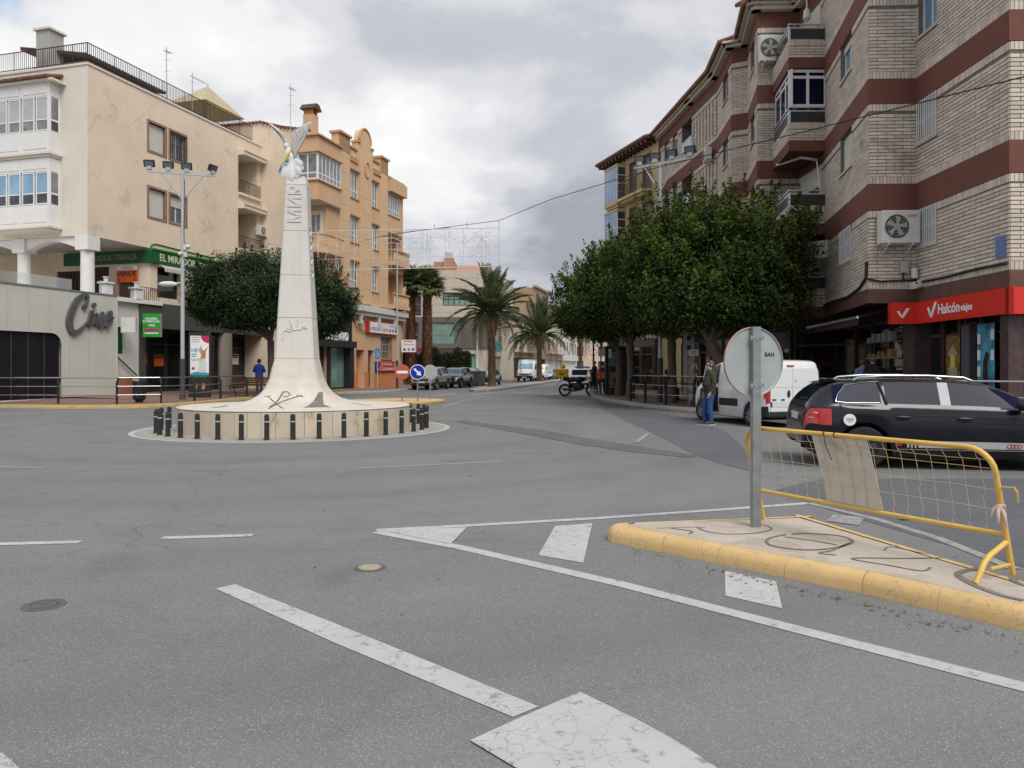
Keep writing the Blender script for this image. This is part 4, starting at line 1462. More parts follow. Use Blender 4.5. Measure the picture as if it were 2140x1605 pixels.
# bench
o = thing('bench','dark wooden slatted bench with iron legs beside the monument','bench',(-12.9,37.2,0.2),R(-12))
T = Tz(-12.9,37.2,0.2,R(-12))
for sx in (-0.75,0.75):
 b = MB(T)
 b.tube([(sx,-0.30,0.0),(sx,-0.20,0.22),(sx,-0.24,0.42),(sx,0.12,0.44)],0.028,6)
 b.tube([(sx,0.34,0.0),(sx,0.18,0.2),(sx,0.12,0.44),(sx,0.32,0.9)],0.028,6)
 b.tube([(sx,-0.22,0.2),(sx,0.18,0.2)],0.02,6)
 b.build('leg','dark_metal',o)
for k in range(5):
 b = MB(T); b.box(-0.95,0.95,-0.26 + k * 0.082,-0.195 + k * 0.082,0.44,0.475); b.build('seat_slat','wood_brown',o)
for k in range(4):
 y,z = 0.15 + 0.042 * k,0.53 + 0.10 * k
 b = MB(T); b.bar((-0.95,y,z),(0.95,y,z),0.035,0.075,(0,-0.4,1)); b.build('back_slat','wood_brown',o)

# round traffic signs
def sign_disc(T_,r,back,front,parent,rim,name='disc'):
 f = MB(T_); f.lathe([(0.0,0.0),(r - 0.01,0.0),(r,0.006),(r,0.022),(r - 0.006,0.022),(r - 0.010,0.010),(0.0,0.010)],48,(0,0,0),'y',caps=False)
 f.build(name,back,parent,smooth=30)
 return T_

def post_round(T_,h,r,parent,mat='galvanised'):
 f = MB(T_); f.lathe([(r,0.0),(r,h)],12); f.build('post',mat,parent,smooth=40)

def far_sign(kind,x,y,label,a=0.0):
 o_ = thing('traffic_sign',label,'traffic sign',(x,y,0.13),a)
 T_ = Tz(x,y,0.13,a)
 post_round(T_,1.52,0.032,o_)
 Td = T_ @ Matrix.Translation((0,-0.045,1.22))
 fm = {'no_entry': 'red_faded','keep': 'sign_white','back': 'sign_back'}[kind]
 f = MB(Td); f.lathe([(0.0,-0.012),(0.31,-0.012),(0.315,-0.004),(0.31,0.006),(0.0,0.006)],40,(0,0,0),'y',caps=False)
 d_ = f.build('disc',fm,o_,smooth=30)
 if kind == 'no_entry':
  f = MB(Td); f.box(-0.225,0.225,-0.018,-0.013,-0.055,0.055); f.build('bar','sign_white',d_)
 if kind == 'keep':
  f = MB(Td); f.lathe([(0.0,-0.0155),(0.285,-0.0155),(0.285,-0.0125)],40,(0,0,0),'y',caps=False); f.build('field','sign_blue',d_)
  f = MB(Td @ Matrix.Rotation(R(45),4,'Y'))
  f.prism_xz([(-0.20,-0.04),(0.04,-0.04),(0.04,-0.115),(0.215,0.0),(0.04,0.115),(0.04,0.04),(-0.20,0.04)],-0.021,-0.0165)
  f.build('arrow','sign_white',d_)
 return o_

far_sign('no_entry',-4.57,31.9,'faded red no-entry disc on a post behind the monument',R(6))
far_sign('keep',-3.92,31.8,'blue disc with white diagonal arrow on a post',R(4))
far_sign('back',-3.62,33.9,'grey blank disc on a post, next to the blue arrow sign',R(4))

# near sign seen from behind
SX,SY = 2.10,6.60
o = thing('traffic_sign','grey back of a round traffic sign with red rim on a galvanised post','traffic sign',(SX,SY,0.134),R(19))
T = Tz(SX,SY,0.134,R(19))
b = MB(T)
for (x0,x1,y0,y1) in [(-0.04,0.04,-0.022,-0.018),(-0.04,-0.036,-0.018,0.022),(0.036,0.04,-0.018,0.022),(-0.036,-0.02,0.018,0.022),(0.02,0.036,0.018,0.022)]:
 b.box(x0,x1,y0,y1,0.0,1.725)
b.box(-0.0395,0.0395,-0.0175,0.0215,1.715,1.724)
b.build('post','galvanised',o)
Td = T @ Matrix.Translation((0.0,0.030,1.425))
f = MB(Td); f.lathe([(0.0,0.0),(0.288,0.0),(0.292,-0.003),(0.294,-0.014),(0.299,-0.014),(0.3005,-0.006)],64,(0,0,0),'y',caps=False)
d_ = f.build('disc','sign_back',o,smooth=30)
f = MB(Td); f.lathe([(0.300,-0.006),(0.3015,-0.004),(0.3015,0.006),(0.0,0.008)],64,(0,0,0),'y',caps=False); f.build('rim','red_paint',d_,smooth=30)
f = MB(T)
for z in (1.22,1.63):
 f.box(-0.07,0.07,-0.0265,-0.0225,z - 0.018,z + 0.018)
 f.ell((-0.03,-0.027,z),0.008,8,6); f.ell((0.03,-0.027,z),0.008,8,6)
f.build('clamp','galvanised',o)
text('BAN',0.050,Td @ Matrix.Translation((0.115,-0.0012,0.045)),'ink',d_,0.001,'sticker',bold=0.0015)
for k in range(2):
 f = MB(Td); f.box(0.112,0.21,-0.0012,-0.0008,0.024 - 0.014 * k,0.029 - 0.014 * k); f.build('sticker','ac_grey',d_)

# yellow pedestrian barrier
P0,P1 = Vector((2.28,6.93,0.134)),Vector((3.31,5.06,0.134))
o = thing('crowd_barrier','yellow tubular barrier with wire mesh leaning on the traffic island','barrier',(2.83,6.02,0.134))
u = (P1 - P0); BL = u.length; u = u.normalized()
nperp = Vector((-u.y,u.x,0)) * -1
nperp = Vector((u.y,-u.x,0))        # towards the camera side
if nperp.x > 0:
 nperp = -nperp
lean = (Vector((0,0,1)) * math.cos(R(16)) + nperp * math.sin(R(16))).normalized()
BH = 0.88

def bp(s_,h_,off=0.0):
 q = P0 + u * s_ + lean * h_ + nperp * off
 return (q.x,q.y,q.z)

rc = 0.16
path = [bp(0,0),bp(0,BH - rc)]
path += [bp(rc - rc * math.cos(R(a)),BH - rc + rc * math.sin(R(a))) for a in (15,30,45,60,75,90)]
path += [bp(BL * q,BH) for q in (0.3,0.5,0.7)]
path += [bp(BL - rc + rc * math.sin(R(a)),BH - rc + rc * math.cos(R(a))) for a in (0,15,30,45,60,75,90)]
path += [bp(BL,0)]
b = MB(); b.tube(path,0.0185,12); b.build('frame_tube','yellow_gate',o,smooth=60)
b = MB(); b.tube([bp(0,0.285),bp(BL * 0.5,0.28),bp(BL,0.285)],0.017,12); b.build('bottom_rail','yellow_gate',o,smooth=60)
for s_ in (BL,):
 b = MB()
 k = Vector(bp(s_,0.24)); e = P0 + u * s_ + nperp * 0.42
 b.tube([tuple(k),tuple(k + nperp * 0.20 + Vector((0,0,-0.07))),tuple(k + nperp * 0.26 + Vector((0,0,-0.11))),tuple(Vector((e.x,e.y,0.134)))],0.0175,10)
 if s_:
  q = P0 + u * s_
  b.tube([tuple(q + Vector((0,0,.075))),tuple(q + nperp * 0.26 + Vector((0,0,.075)))],0.012,6)
 b.build('foot','yellow_gate',o,smooth=60)
nw = 19
for k in range(1,nw):
 s_ = BL * k / nw
 pts = [bp(s_,BH - 0.018),bp(s_ + 0.002,BH - 0.06),bp(s_ + (0.020 if k % 1 == 0 else 0),BH - 0.085),bp(s_ + 0.020,BH - 0.14)]
 if k % 4 == 2:
  pts += [bp(s_ + 0.022,0.56),bp(s_ + 0.004,0.54)]
 pts += [bp(s_ + 0.006,0.36),bp(s_ - 0.012,0.335),bp(s_ - 0.004,0.295)]
 b = MB(); b.tube(pts,0.002,5); b.build('wire','wire_yellow',o)
for z in (0.80,0.745,0.60,0.46):
 b = MB(); b.tube([bp(0.02 + BL * q,z + rnd.uniform(-.006,.006),0.003) for q in np.linspace(0,0.985,9)],0.002,5); b.build('wire','wire_yellow',o)
b = MB(); b.tube([bp(BL + 0.01,0.62),bp(BL + 0.10,0.63),bp(BL + 0.115,0.60),bp(BL + 0.11,0.53)],0.006,6); b.build('hook','yellow_gate',o)
b = MB(); b.ell(bp(-0.015,0.72),(0.012,0.012,0.014),8,6); b.build('hook','yellow_gate',o)
bd = MB()
rows = []
for i in range(9):
 t = i / 8
 h_ = BH - 0.022 - t * (BH - 0.022 - 0.30)
 rows.append([bp(BL * (0.335 + 0.235 * q + 0.012 * t),h_ + 0.008 * math.sin(q * 3),-0.010 - 0.008 * math.sin(3.1 * t) - 0.004 * math.sin(6 * q)) for q in np.linspace(0,1,7)])
bd.grid(rows)
bo = bd.build('tied_board','gate_board')
sm = bo.modifiers.new('thickness','SOLIDIFY'); sm.thickness = 0.004
tag(bo,'blank cream board tied to the yellow barrier','board')
for q in (0.40,0.445):
 b = MB(); b.tube([bp(BL * q + 0.022 * math.cos(R(a)) * 0,BH + 0.022 * math.sin(R(a)),0.022 * math.cos(R(a))) for a in range(0,360,30)],0.004,5,closed=True)
 if q == 0.40:
  b.tube([bp(BL * q,BH - 0.03,0.02),bp(BL * q + 0.01,BH - 0.10,0.03),bp(BL * q + 0.03,BH - 0.21,0.02)],0.0035,5)
 b.build('cable_tie','cable',bo)
# paper tissue caught at the barrier's end
b = MB()
c0 = Vector(bp(BL,0.50,0.02))
for k in range(5):
 a = k * 1.3
 b.tube([tuple(c0),tuple(c0 + Vector((0.03 * math.cos(a),0.03 * math.sin(a),-0.01 - 0.012 * k))),tuple(c0 + Vector((0.045 * math.cos(a + .4),0.03 * math.sin(a),-0.03 - 0.03 * k)))],[0.010,0.014,0.004],6)
t_ = b.build('torn_tape','tissue',None,smooth=60)
tag(t_,'scrap of pinkish tape knotted round the barrier end','tape')
# crumpled paper on the road
b = MB()
x,y = gp(1885,1089)
rows = [[(x + 0.05 * i + rnd.uniform(-.01,.01),y + 0.035 * j + rnd.uniform(-.01,.01),0.01 + rnd.uniform(0,.025)) for j in range(3)] for i in range(4)]
b.grid(rows)
t_ = b.build('paper_scrap','sign_white'); tag(t_,'crumpled white paper on the asphalt behind the island','paper')
# ------------------------------------------------------------------ cream corner building (west)
WA = math.atan2(0.963,0.27)
C0 = (-19.4,35.0)
TW = Tz(C0[0],C0[1],0,WA)          # x along the street front, -y towards the street
TWL = TW @ Matrix.Rotation(R(-90),4,'Z') @ Matrix.Rotation(R(0),4,'Z')
# side front: local x runs from far left towards the corner so that its outside is -y
TS = TW @ Matrix.Rotation(R(-90),4,'Z') @ Matrix.Translation((-14.0,0,0))
cb = thing('apartment_building','cream rendered corner block with stacked white bay windows above the cinema','building',(C0[0],C0[1],0.25),WA)
ZS,ZR = 7.6,15.5
LEN = 13.6
wins = [(3.84,5.02,12.57,13.98,1.0,None),(5.38,6.58,12.57,13.98,0.0,'dark_metal'),(3.84,5.02,9.22,10.65,1.0,None),(5.38,6.58,9.22,10.65,0.42,None)]
logg = [(11.2,13.1,12.05,14.3,1.3),(11.2,13.1,8.7,11.1,1.3)]
m = MB(TW)
wall(m,0,LEN,ZS,ZR,[(w[0],w[1],w[2],w[3],0.22) for w in wins] + logg)
m.quad((LEN,0,0),(LEN,14,0),(LEN,14,ZR),(LEN,0,ZR))
for (a,b,c,d,e) in logg:
 m.quad((a,e,c),(b,e,c),(b,e,d),(a,e,d))
m.quad((0,14,ZR),(0,0,ZR),(LEN,0,ZR),(LEN,14,ZR))
m.build('street_wall','cream_render',cb)
m = MB(TS); wall(m,0,14,ZS,ZR); m.build('side_wall','cream_pale',cb)
m = MB(TW); m.quad((0,0,ZS),(0,14,ZS),(LEN,14,ZS),(LEN,0,ZS)); m.build('soffit','off_white',cb)
for (a,b,c,d,s_,gr) in wins:
 window(TW,cb,a,b,c,d,0.15,2,(),'white_frame','glass_curtain' if gr else 'glass',0.06,s_,gr or 0,None,'brown_stone',sw=0.12,gbars=9)
for (a,b,c,d,e) in logg:
 Tl = TW @ Matrix.Translation((0,e - 0.12,0))
 window(Tl,cb,a + 0.12,a + 1.15,c + 0.05,d - 0.25,0.03,1,(),'brown_stone','glass',0.08,0.98,0,None,'brown_stone','balcony_door',sw=0.10)
 s = MB(TW); s.box(a - 0.02,b + 0.35,-0.45,0.0,d - 0.02,d + 0.20); s.box(a - 0.02,b + 0.40,-0.50,0.0,d + 0.202,d + 0.26); s.build('hood','cream_pale',cb)
 s = MB(TW); s.box(a - 0.02,b + 0.30,-0.16,0.0,c - 0.14,c - 0.002); s.build('balcony_slab','cream_pale',cb)
# balcony rails (upper loggia)
for (a,b,z) in [(11.2,13.3,12.06),(11.2,13.3,8.72)]:
 s = MB(TW)
 for k in range(18):
  x = a + (b - a) * k / 17
  s.box(x - 0.009,x + 0.009,-0.12,-0.10,z,z + 0.72)
 s.box(a,b,-0.13,-0.09,z + 0.722,z + 0.75)
 s.build('balcony_rail','dark_metal',cb)
# bays on the side front: TS x = 14 - t
for (z0,z1) in [(8.0,11.12),(11.36,14.55)]:
 x0,x1,pr_ = 14 - 4.75,14 - 1.55,0.62
 bz = [z0 + 0.98,z1 - 0.62]
 bay = MB(TS)
 bay.box(x0,x1,-pr_,-0.002,z0,bz[0])
 bay.box(x0,x1,-pr_,-0.002,bz[1],z1)
 bay.box(x0 + 0.04,x1 - 0.04,-pr_ + 0.12,-0.002,bz[0] + 0.002,bz[1] - 0.002)
 by = bay.build('bay_window','white_paint',cb)
 for k in range(2):
  xa = x0 + 0.12 + k * (x1 - x0) / 2
  for (za,zb_) in ((z0 + 0.18,z0 + 0.80),(z1 - 0.5,z1 - 0.12)):
   bb = MB(TS); bb.box(xa,xa + (x1 - x0) / 2 - 0.24,-pr_ - 0.02,-pr_ - 0.002,za,zb_); bb.build('panel','white_paint',by)
 gmx = 'glass_blind' if z0 > 10 else 'glass_sky'
 for k in range(4):
  w_ = (x1 - x0) / 4
  a = x0 + k * w_ + 0.05
  fr_ = MB(TS)
  for q in (a,a + w_ - 0.15):
   fr_.box(q,q + 0.05,-pr_ - 0.004,-pr_ + 0.06,bz[0] + 0.003,bz[1] - 0.003)
  for q in (bz[0] + 0.02,bz[0] + 0.50,bz[1] - 0.07):
   fr_.box(a + 0.05,a + w_ - 0.15,-pr_,-pr_ + 0.055,q,q + 0.05)
  fo = fr_.build('sash','white_frame',by)
  g_ = MB(TS); g_.box(a + 0.05,a + w_ - 0.15,-pr_ + 0.02,-pr_ + 0.035,bz[0] + 0.55,bz[1] - 0.07); g_.build('pane',gmx,by)
  g_ = MB(TS); g_.box(a + 0.05,a + w_ - 0.15,-pr_ + 0.02,-pr_ + 0.035,bz[0] + 0.07,bz[0] + 0.50); g_.build('pane','glass' if z0 < 10 else 'glass_curtain',by)
 # return towards the corner
 g_ = MB(TS); g_.box(x1 - 0.012,x1 - 0.002,-pr_ + 0.14,-0.12,bz[0] + 0.55,bz[1] - 0.07); g_.build('pane','glass_curtain',by)
 g_ = MB(TS); g_.box(x1 - 0.012,x1 - 0.002,-pr_ + 0.14,-0.12,bz[0] + 0.07,bz[0] + 0.50); g_.build('pane','glass',by)
 fr_ = MB(TS)
 fr_.box(x1 - 0.05,x1 + 0.002,-pr_,-pr_ + 0.12,bz[0],bz[1]); fr_.box(x1 - 0.05,x1 + 0.002,-0.12,-0.002,bz[0],bz[1]); fr_.box(x1 - 0.05,x1 + 0.001,-pr_ + 0.12,-0.12,bz[0] + 0.48,bz[0] + 0.56)
 fr_.build('sash','white_frame',by)
 sl = MB(TS); sl.box(x0 - 0.16,x1 + 0.14,-pr_ - 0.16,-0.002,z0 - 0.10,z0 - 0.002); sl.box(x0 - 0.06,x1 + 0.05,-pr_ - 0.06,-0.002,z0 - 0.22,z0 - 0.102); sl.build('bay_slab','cream_pale',by)
# tiled hood above the upper bay
rt = MB(TS)
for k in range(26):
 x = 14 - 5.3 + k * 0.155
 rt.tube([(x,-0.92,14.72),(x,-0.02,15.02)],0.075,7)
rt.build('tile_hood','roof_tile',cb,smooth=40)
s = MB(TS); s.box(14 - 5.4,14 - 1.2,-0.80,-0.002,14.56,14.66); s.build('hood','cream_pale',cb)
# parapet rail
for (T_,a,b,nm) in [(TW,0.06,LEN - 0.9,110),(TS,4.5,13.94,78)]:
 s = MB(T_)
 for k in range(nm):
  x = a + (b - a) * k / (nm - 1)
  w_ = 0.022 if k % 14 == 0 else 0.009
  s.box(x - w_,x + w_,0.06,0.06 + 0.02,ZR,ZR + 0.92)
 s.box(a,b,0.052,0.088,ZR + 0.922,ZR + 0.955)
 s.box(a,b,0.055,0.085,ZR + 0.10,ZR + 0.13)
 s.build('roof_rail','dark_metal',cb)
s = MB(TW); s.box(-0.04,LEN,-0.05,0.16,ZR - 0.10,ZR - 0.002); s.build('coping','cream_pale',cb)
s = MB(TS); s.box(0,13.9,-0.05,0.16,ZR - 0.10,ZR - 0.002); s.build('coping','cream_pale',cb)
# stair house with tiled lean-to roof, chimney, antennas, parasol on the roof
s = MB(TW); s.box(1.2,5.8,1.2,4.5,ZR + 0.01,ZR + 0.7); s.build('stair_house','cream_render',cb)
s = MB(TW)
s.add([(0.8,0.9,ZR + 0.72),(6.1,0.9,ZR + 0.72),(6.1,4.8,ZR + 1.4),(0.8,4.8,ZR + 1.4),(0.8,0.9,ZR + 0.80),(6.1,0.9,ZR + 0.80),(6.1,4.8,ZR + 1.5),(0.8,4.8,ZR + 1.5)],
  [(0,3,2,1),(4,5,6,7),(0,1,5,4),(1,2,6,5),(2,3,7,6),(3,0,4,7)])
for k in range(27):
 x = 0.85 + k * 0.2
 s.tube([(x,0.86,ZR + 0.80),(x,4.8,ZR + 1.52)],0.07,6)
s.build('lean_to_roof','dark_tile',cb)
s = MB(TW); s.box(0.4,1.2,2.6,3.4,ZR + 0.01,ZR + 2.0); s.build('chimney','ac_grey',cb)
s = MB(TW); s.box(0.3,1.3,2.5,3.5,ZR + 2.002,ZR + 2.1); s.build('chimney','cream_pale',cb)

def antenna(T_,h,n,label,reach=0.9,name='tv_antenna',flip=1):
 p0 = T_ @ Vector((0,0,0))
 o_ = thing(name,label,'antenna',tuple(p0))
 a_ = MB(T_); a_.tube([(0,0,0),(0,0,h)],0.022,6); a_.build('mast','ac_grey',o_)
 a_ = MB(T_); a_.tube([(-0.15 * flip,0,h - 0.25),(reach * flip,0,h - 0.18)],0.014,5)
 for k in range(n):
  x = (-0.1 + (reach + 0.05) * k / (n - 1)) * flip
  a_.tube([(x,-0.16,h - 0.24),(x,0.16,h - 0.20)],0.007,4)
 a_.build('yagi','ac_grey',o_)
 a_ = MB(T_)
 for z in (0.55,0.75):
  a_.tube([(-0.22,0.05,h * z),(0.26,-0.05,h * z + 0.14)],0.008,4)
 a_.build('dipole','ac_grey',o_)
 return o_

antenna(TW @ Matrix.Translation((5.6,0.4,ZR)),3.0,7,'tall bare antenna mast on the cream block roof',0.35)
antenna(TW @ Matrix.Translation((7.5,0.3,ZR)),2.35,9,'antenna with long comb arm on the cream block roof',1.1)
pa = thing('roof_parasol','beige pyramid parasol standing on the roof terrace','parasol',tuple(TW @ Vector((11.7,2.5,ZR))))
s = MB(TW @ Matrix.Translation((11.7,2.5,ZR)))
c_ = [(-1.9,-1.3,1.75),(1.9,-1.3,1.75),(1.9,1.5,1.75),(-1.9,1.5,1.75)]
for i in range(4):
 s.poly([c_[i],c_[(i + 1) % 4],(0,0,3.3)])
s.build('canopy','canvas',pa)
s = MB(TW @ Matrix.Translation((11.7,2.5,ZR))); s.tube([(0,0,0),(0,0,3.45)],0.03,8); s.build('pole','ac_grey',pa)
air_con('air_conditioner','white outdoor unit fixed beside the lower loggia of the cream block',tuple(TW @ Vector((13.25,-0.02,9.75))),WA,0.85,0.62)

# --- terrace storey below the overhang
ZT = 4.95
BX = 3.95
m = MB(TW)
wall(m,BX,LEN,4.85,ZS,[(4.45,6.15,5.15,6.75,0.3),(7.2,9.6,5.15,6.75,0.3)])
m.build('terrace_wall','cream_render',cb)
TB = TW @ Matrix.Translation((BX,0,0)) @ Matrix.Rotation(R(-90),4,'Z') @ Matrix.Translation((-12,0,0))   # wall across, facing the camera; x=12 at the street
m = MB(TB)
doors = [(12 - 1.95,12 - 0.75,ZT,6.75,0.2),(12 - 3.6,12 - 2.55,ZT,6.75,0.2),(12 - 5.9,12 - 4.3,ZT,6.6,0.2)]
wall(m,0,12,4.85,ZS,doors)
m.build('terrace_wall','cream_render',cb)
for (a,b,c,d,e) in doors:
 w_ = MB(TB); w_.box(a,b,0.1,0.14,c,d); dr = w_.build('door','shop_dark',cb)
 w_ = MB(TB)
 for k in range(9):
  x = a + (b - a) * (k + 0.5) / 9
  w_.box(x - 0.02,x + 0.02,0.05,0.08,c,d)
 w_.build('folding_grille','brown_metal',dr)
window(TW,cb,4.45,6.15,5.15,6.75,0.2,1,(),'brown_metal','glass_shop',0.05)
window(TW,cb,7.2,9.6,5.15,6.75,0.2,2,(),'brown_metal','glass_shop',0.05)
# columns and arched beams under the corner
for (x,y) in [(0.32,0.32),(0.32,4.0),(0.32,7.7)]:
 c_ = MB(TW); c_.lathe([(0.30,ZT - 0.1),(0.29,6.93),(0.33,6.94)],24,(x,y,0)); c_.build('column','white_paint',cb,smooth=40)
 c_ = MB(TW); c_.box(x - 0.36,x + 0.36,y - 0.36,y + 0.36,6.95,ZS - 0.01); c_.build('capital','white_paint',cb)
for (ya,yb) in [(0.68,3.64),(4.36,7.34)]:
 pts = [(12 - yb,ZS - 0.012),(12 - yb,7.05)] + [(12 - yb + (yb - ya) * k / 10,7.05 + 0.36 * math.sin(math.pi * k / 10)) for k in range(1,10)] + [(12 - ya,7.05),(12 - ya,ZS - 0.012)]
 c_ = MB(TB @ Matrix.Translation((0,-BX + 0.1,0))); c_.prism_xz(pts,0.0,0.42); c_.build('arched_beam','white_paint',cb)
# terrace edge wall, posts and rail
m = MB(TW)
m.box(1.45,3.9,-0.22,0.10,4.72,4.92); m.box(3.9,4.6,-0.22,-0.002,4.72,4.92)
m.build('terrace_slab','white_paint',cb)
for (x,w_,h_) in [(1.02,0.42,0.56),(2.95,0.42,0.50)]:
 m = MB(TW); m.box(x - w_ / 2,x + w_ / 2,-0.24,0.14,4.925,4.92 + h_); m.box(x - w_ / 2 - 0.07,x + w_ / 2 + 0.07,-0.30,0.20,4.925 + h_,5.0 + h_); m.build('terrace_post','white_paint',cb)
 m = MB(TW); m.box(x - 0.07,x + 0.07,-0.12,0.02,5.03 + h_,5.22 + h_); m.prism([(x - 0.10,-0.15),(x + 0.10,-0.15),(x + 0.10,0.05),(x - 0.10,0.05)],5.222 + h_,5.26 + h_); m.build('lantern','off_white',cb)
m = MB(TW)
for (a,b) in [(1.26,2.72),(3.2,4.5)]:
 n = int((b - a) / 0.14)
 for k in range(n + 1):
  x = a + (b - a) * k / n
  m.box(x - 0.009,x + 0.009,-0.06,-0.04,4.922,5.55)
 m.box(a,b,-0.065,-0.035,5.55,5.58)
m.build('terrace_rail','brown_metal',cb)
m = MB(TW); m.box(0.66,0.80,-0.02,0.0,5.0,5.6); m.build('glass_guard','clear_glass',cb)
# black cable along the wall foot
m = MB(TW); m.tube([(BX - 0.02,-0.03,7.62),(BX + 0.1,-0.04,7.78),(BX + 0.35,-0.04,7.86),(BX + 1.8,-0.03,7.82),(BX + 5,-0.03,7.78)],0.028,6); m.build('cable','cable',cb)
# ground floor: stair wall, stone fascia, pier, dark shop fronts
m = MB(TW)
wall(m,1.4,3.16,0,4.72,[(1.65,2.2,2.2,3.5,0.2)])
m.build('stair_wall','white_stucco',cb)
m = MB(TW); m.box(1.65,2.2,0.1,0.15,2.2,3.5); m.build('notice_window','mirador_green',cb)
m = MB(TW); m.bar((1.5,-0.12,2.15),(2.9,-0.12,1.15),0.05); m.build('handrail','dark_metal',cb)
for k in range(5):
 m = MB(TW); m.box(1.42,2.35 - 0.15 * k,-0.9,-0.004,0.25 + 0.17 * k + (0.003 if k else 0),0.25 + 0.17 * (k + 1)); m.build('step','brick_step',cb)
m = MB(TW); m.box(3.16,LEN,-0.12,0.3,3.55,4.84); m.build('stone_fascia','dark_stone',cb)
m = MB(TW); m.box(3.16,3.55,-0.08,0.3,0,3.55); m.build('pier','dark_stone',cb)
m = MB(TW); m.prism([(10.1 + 0.5 * math.cos(a_),0.1 + 0.32 * math.sin(a_)) for a_ in np.linspace(0,2 * math.pi,20,endpoint=False)],0,3.55); m.build('pier','granite',cb,smooth=50)
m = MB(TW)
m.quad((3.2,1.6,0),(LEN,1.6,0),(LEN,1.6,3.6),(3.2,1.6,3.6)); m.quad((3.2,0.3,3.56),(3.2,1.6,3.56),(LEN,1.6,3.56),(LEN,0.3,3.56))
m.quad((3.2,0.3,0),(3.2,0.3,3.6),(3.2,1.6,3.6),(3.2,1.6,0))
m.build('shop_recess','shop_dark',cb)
for k in range(7):
 a = 3.7 + k * 1.42
 if a + 1.3 > LEN:
  break
 window(TW,cb,a,a + 1.36,0.3,3.5,1.2,1,(0.78,),'dark_grey','glass_shop',0.07,name='shop_window')
for k,(x,z,mt) in enumerate([(4.35,1.72,'orange_sign'),(5.6,1.62,'orange_sign'),(9.1,1.7,'orange_sign'),(12.2,1.75,'sign_white'),(11.2,1.8,'sign_white')]):
 o_ = thing('notice',['orange to-let notice nearest the stair wall in the dark shop window','orange to-let notice in the second pane of the dark shop window','orange to-let notice just before the granite pier',
       'white to-let notice in the last shop pane near the bench','white to-let notice right behind the granite pier'][k],'notice',tuple(TW @ Vector((x,1.19,z))))
 m = MB(TW); m.box(x,x + 0.72,1.185,1.192,z,z + 0.62); m.build('sheet',mt,o_)
 m = MB(TW); m.box(x + 0.03,x + 0.69,1.181,1.184,z + 0.40,z + 0.59); m.build('strip','ink',o_)
 text('SE ALQUILA',0.13,TW @ Matrix.Translation((x + 0.05,1.179,z + 0.44)),'orange_sign' if mt == 'orange_sign' else 'sign_white',o_,0.002,'lettering',width=0.62)

# --- signs hung on the building
o_ = thing('shop_sign','green fascia sign lettered EL MIRADOR above the striped awning','shop sign',tuple(TW @ Vector((BX,-0.1,6.9))))
m = MB(TW); m.box(BX - 0.001,9.6,-0.20,-0.004,6.88,7.52); m.build('board','mirador_green',o_)
m = MB(TW); m.box(BX - 0.06,9.65,-0.26,-0.002,7.522,7.60); m.build('coping','leaf_green_sign',o_)
text('EL MIRADOR',0.52,TW @ Matrix.Translation((BX + 0.42,-0.204,7.02)),'pale_letter',o_,0.01,width=2.75,bold=0.006)
text('TERRAZA',0.40,TW @ Matrix.Translation((BX + 3.45,-0.204,7.05)),'pale_letter',o_,0.01,width=1.6)
o_ = thing('shop_sign','shaded dark green sign lettered MIRADOR-TERRAZA under the overhang','shop sign',tuple(TB @ Vector((9.5,-0.1,6.9))))
m = MB(TB); m.box(12 - 5.3,12 + 0.195,-0.16,-0.004,6.86,7.5); m.build('board','mirador_green',o_)
text('MIRADOR-TERRAZA',0.42,TB @ Matrix.Translation((12 - 3.75,-0.164,7.03)),'dim_letter',o_,0.008,width=3.05)  # letters a darker copy of the street sign's, overhang shade put into colour
o_ = thing('awning','small striped fabric awning with scalloped edge under the green sign','awning',tuple(TW @ Vector((5,-0.3,6.5))))
for k in range(14):
 a = 4.5 + k * 0.13
 m = MB(TW)
 m.poly([(a,-0.02,6.86),(a + 0.13,-0.02,6.86),(a + 0.13,-0.40,6.66),(a,-0.40,6.66)][::-1])
 m.poly([(a,-0.40,6.66),(a + 0.13,-0.40,6.66),(a + 0.13,-0.41,6.50),(a + 0.065,-0.412,6.44),(a,-0.41,6.50)][::-1])
 m.build('stripe','stripe_canvas' if k % 2 == 0 else 'ac_grey',o_)
m = MB(TW); m.tube([(4.45,-0.06,6.80),(6.4,-0.06,6.80)],0.10,10); m.build('roller_box','stripe_canvas',o_)
o_ = thing('sale_banner','orange and white banner lettered VENDE hung on the terrace doors','banner',tuple(TB @ Vector((10.2,-0.05,6))))
m = MB(TB); m.box(12 - 2.02,12 - 0.72,-0.06,-0.05,5.90,6.76); m.build('sheet','orange_sign',o_)
m = MB(TB); m.box(12 - 2.02,12 - 0.72,-0.064,-0.061,6.52,6.76); m.build('heading','sign_white',o_)
text('VENDE',0.34,TB @ Matrix.Translation((12 - 1.95,-0.063,6.23)),'ink',o_,0.003,width=1.16,bold=0.008)
text('6              30',0.34,TB @ Matrix.Translation((12 - 1.92,-0.063,5.95)),'ink',o_,0.003,width=1.12)
for k,z in enumerate((6.66,6.57)):
 m = MB(TB); m.box(12 - 1.7,12 - 1.0,-0.068,-0.065,z,z + 0.05); m.build('print_line','ac_grey',o_)
o_ = thing('projecting_sign','bright green projecting sign lettered GALERIA COMERCIAL CINE','shop sign',tuple(TW @ Vector((3.2,-0.9,3.2))))
TP = Tz(*(TW @ Vector((3.2,-0.75,3.05))),R(8))
m = MB(TP); m.box(-0.42,0.42,-0.08,0.08,0,1.16); m.build('box','leaf_green_sign',o_,bevel=0.01)
m = MB(TP); m.box(0.42,0.46,-0.07,0.09,0.0,1.16); m.build('side','galvanised',o_)
text('GALERIA\nCOMERCIAL',0.15,TP @ Matrix.Translation((0,-0.083,0.86)),'sign_white',o_,0.003,align='CENTER',bold=0.003)
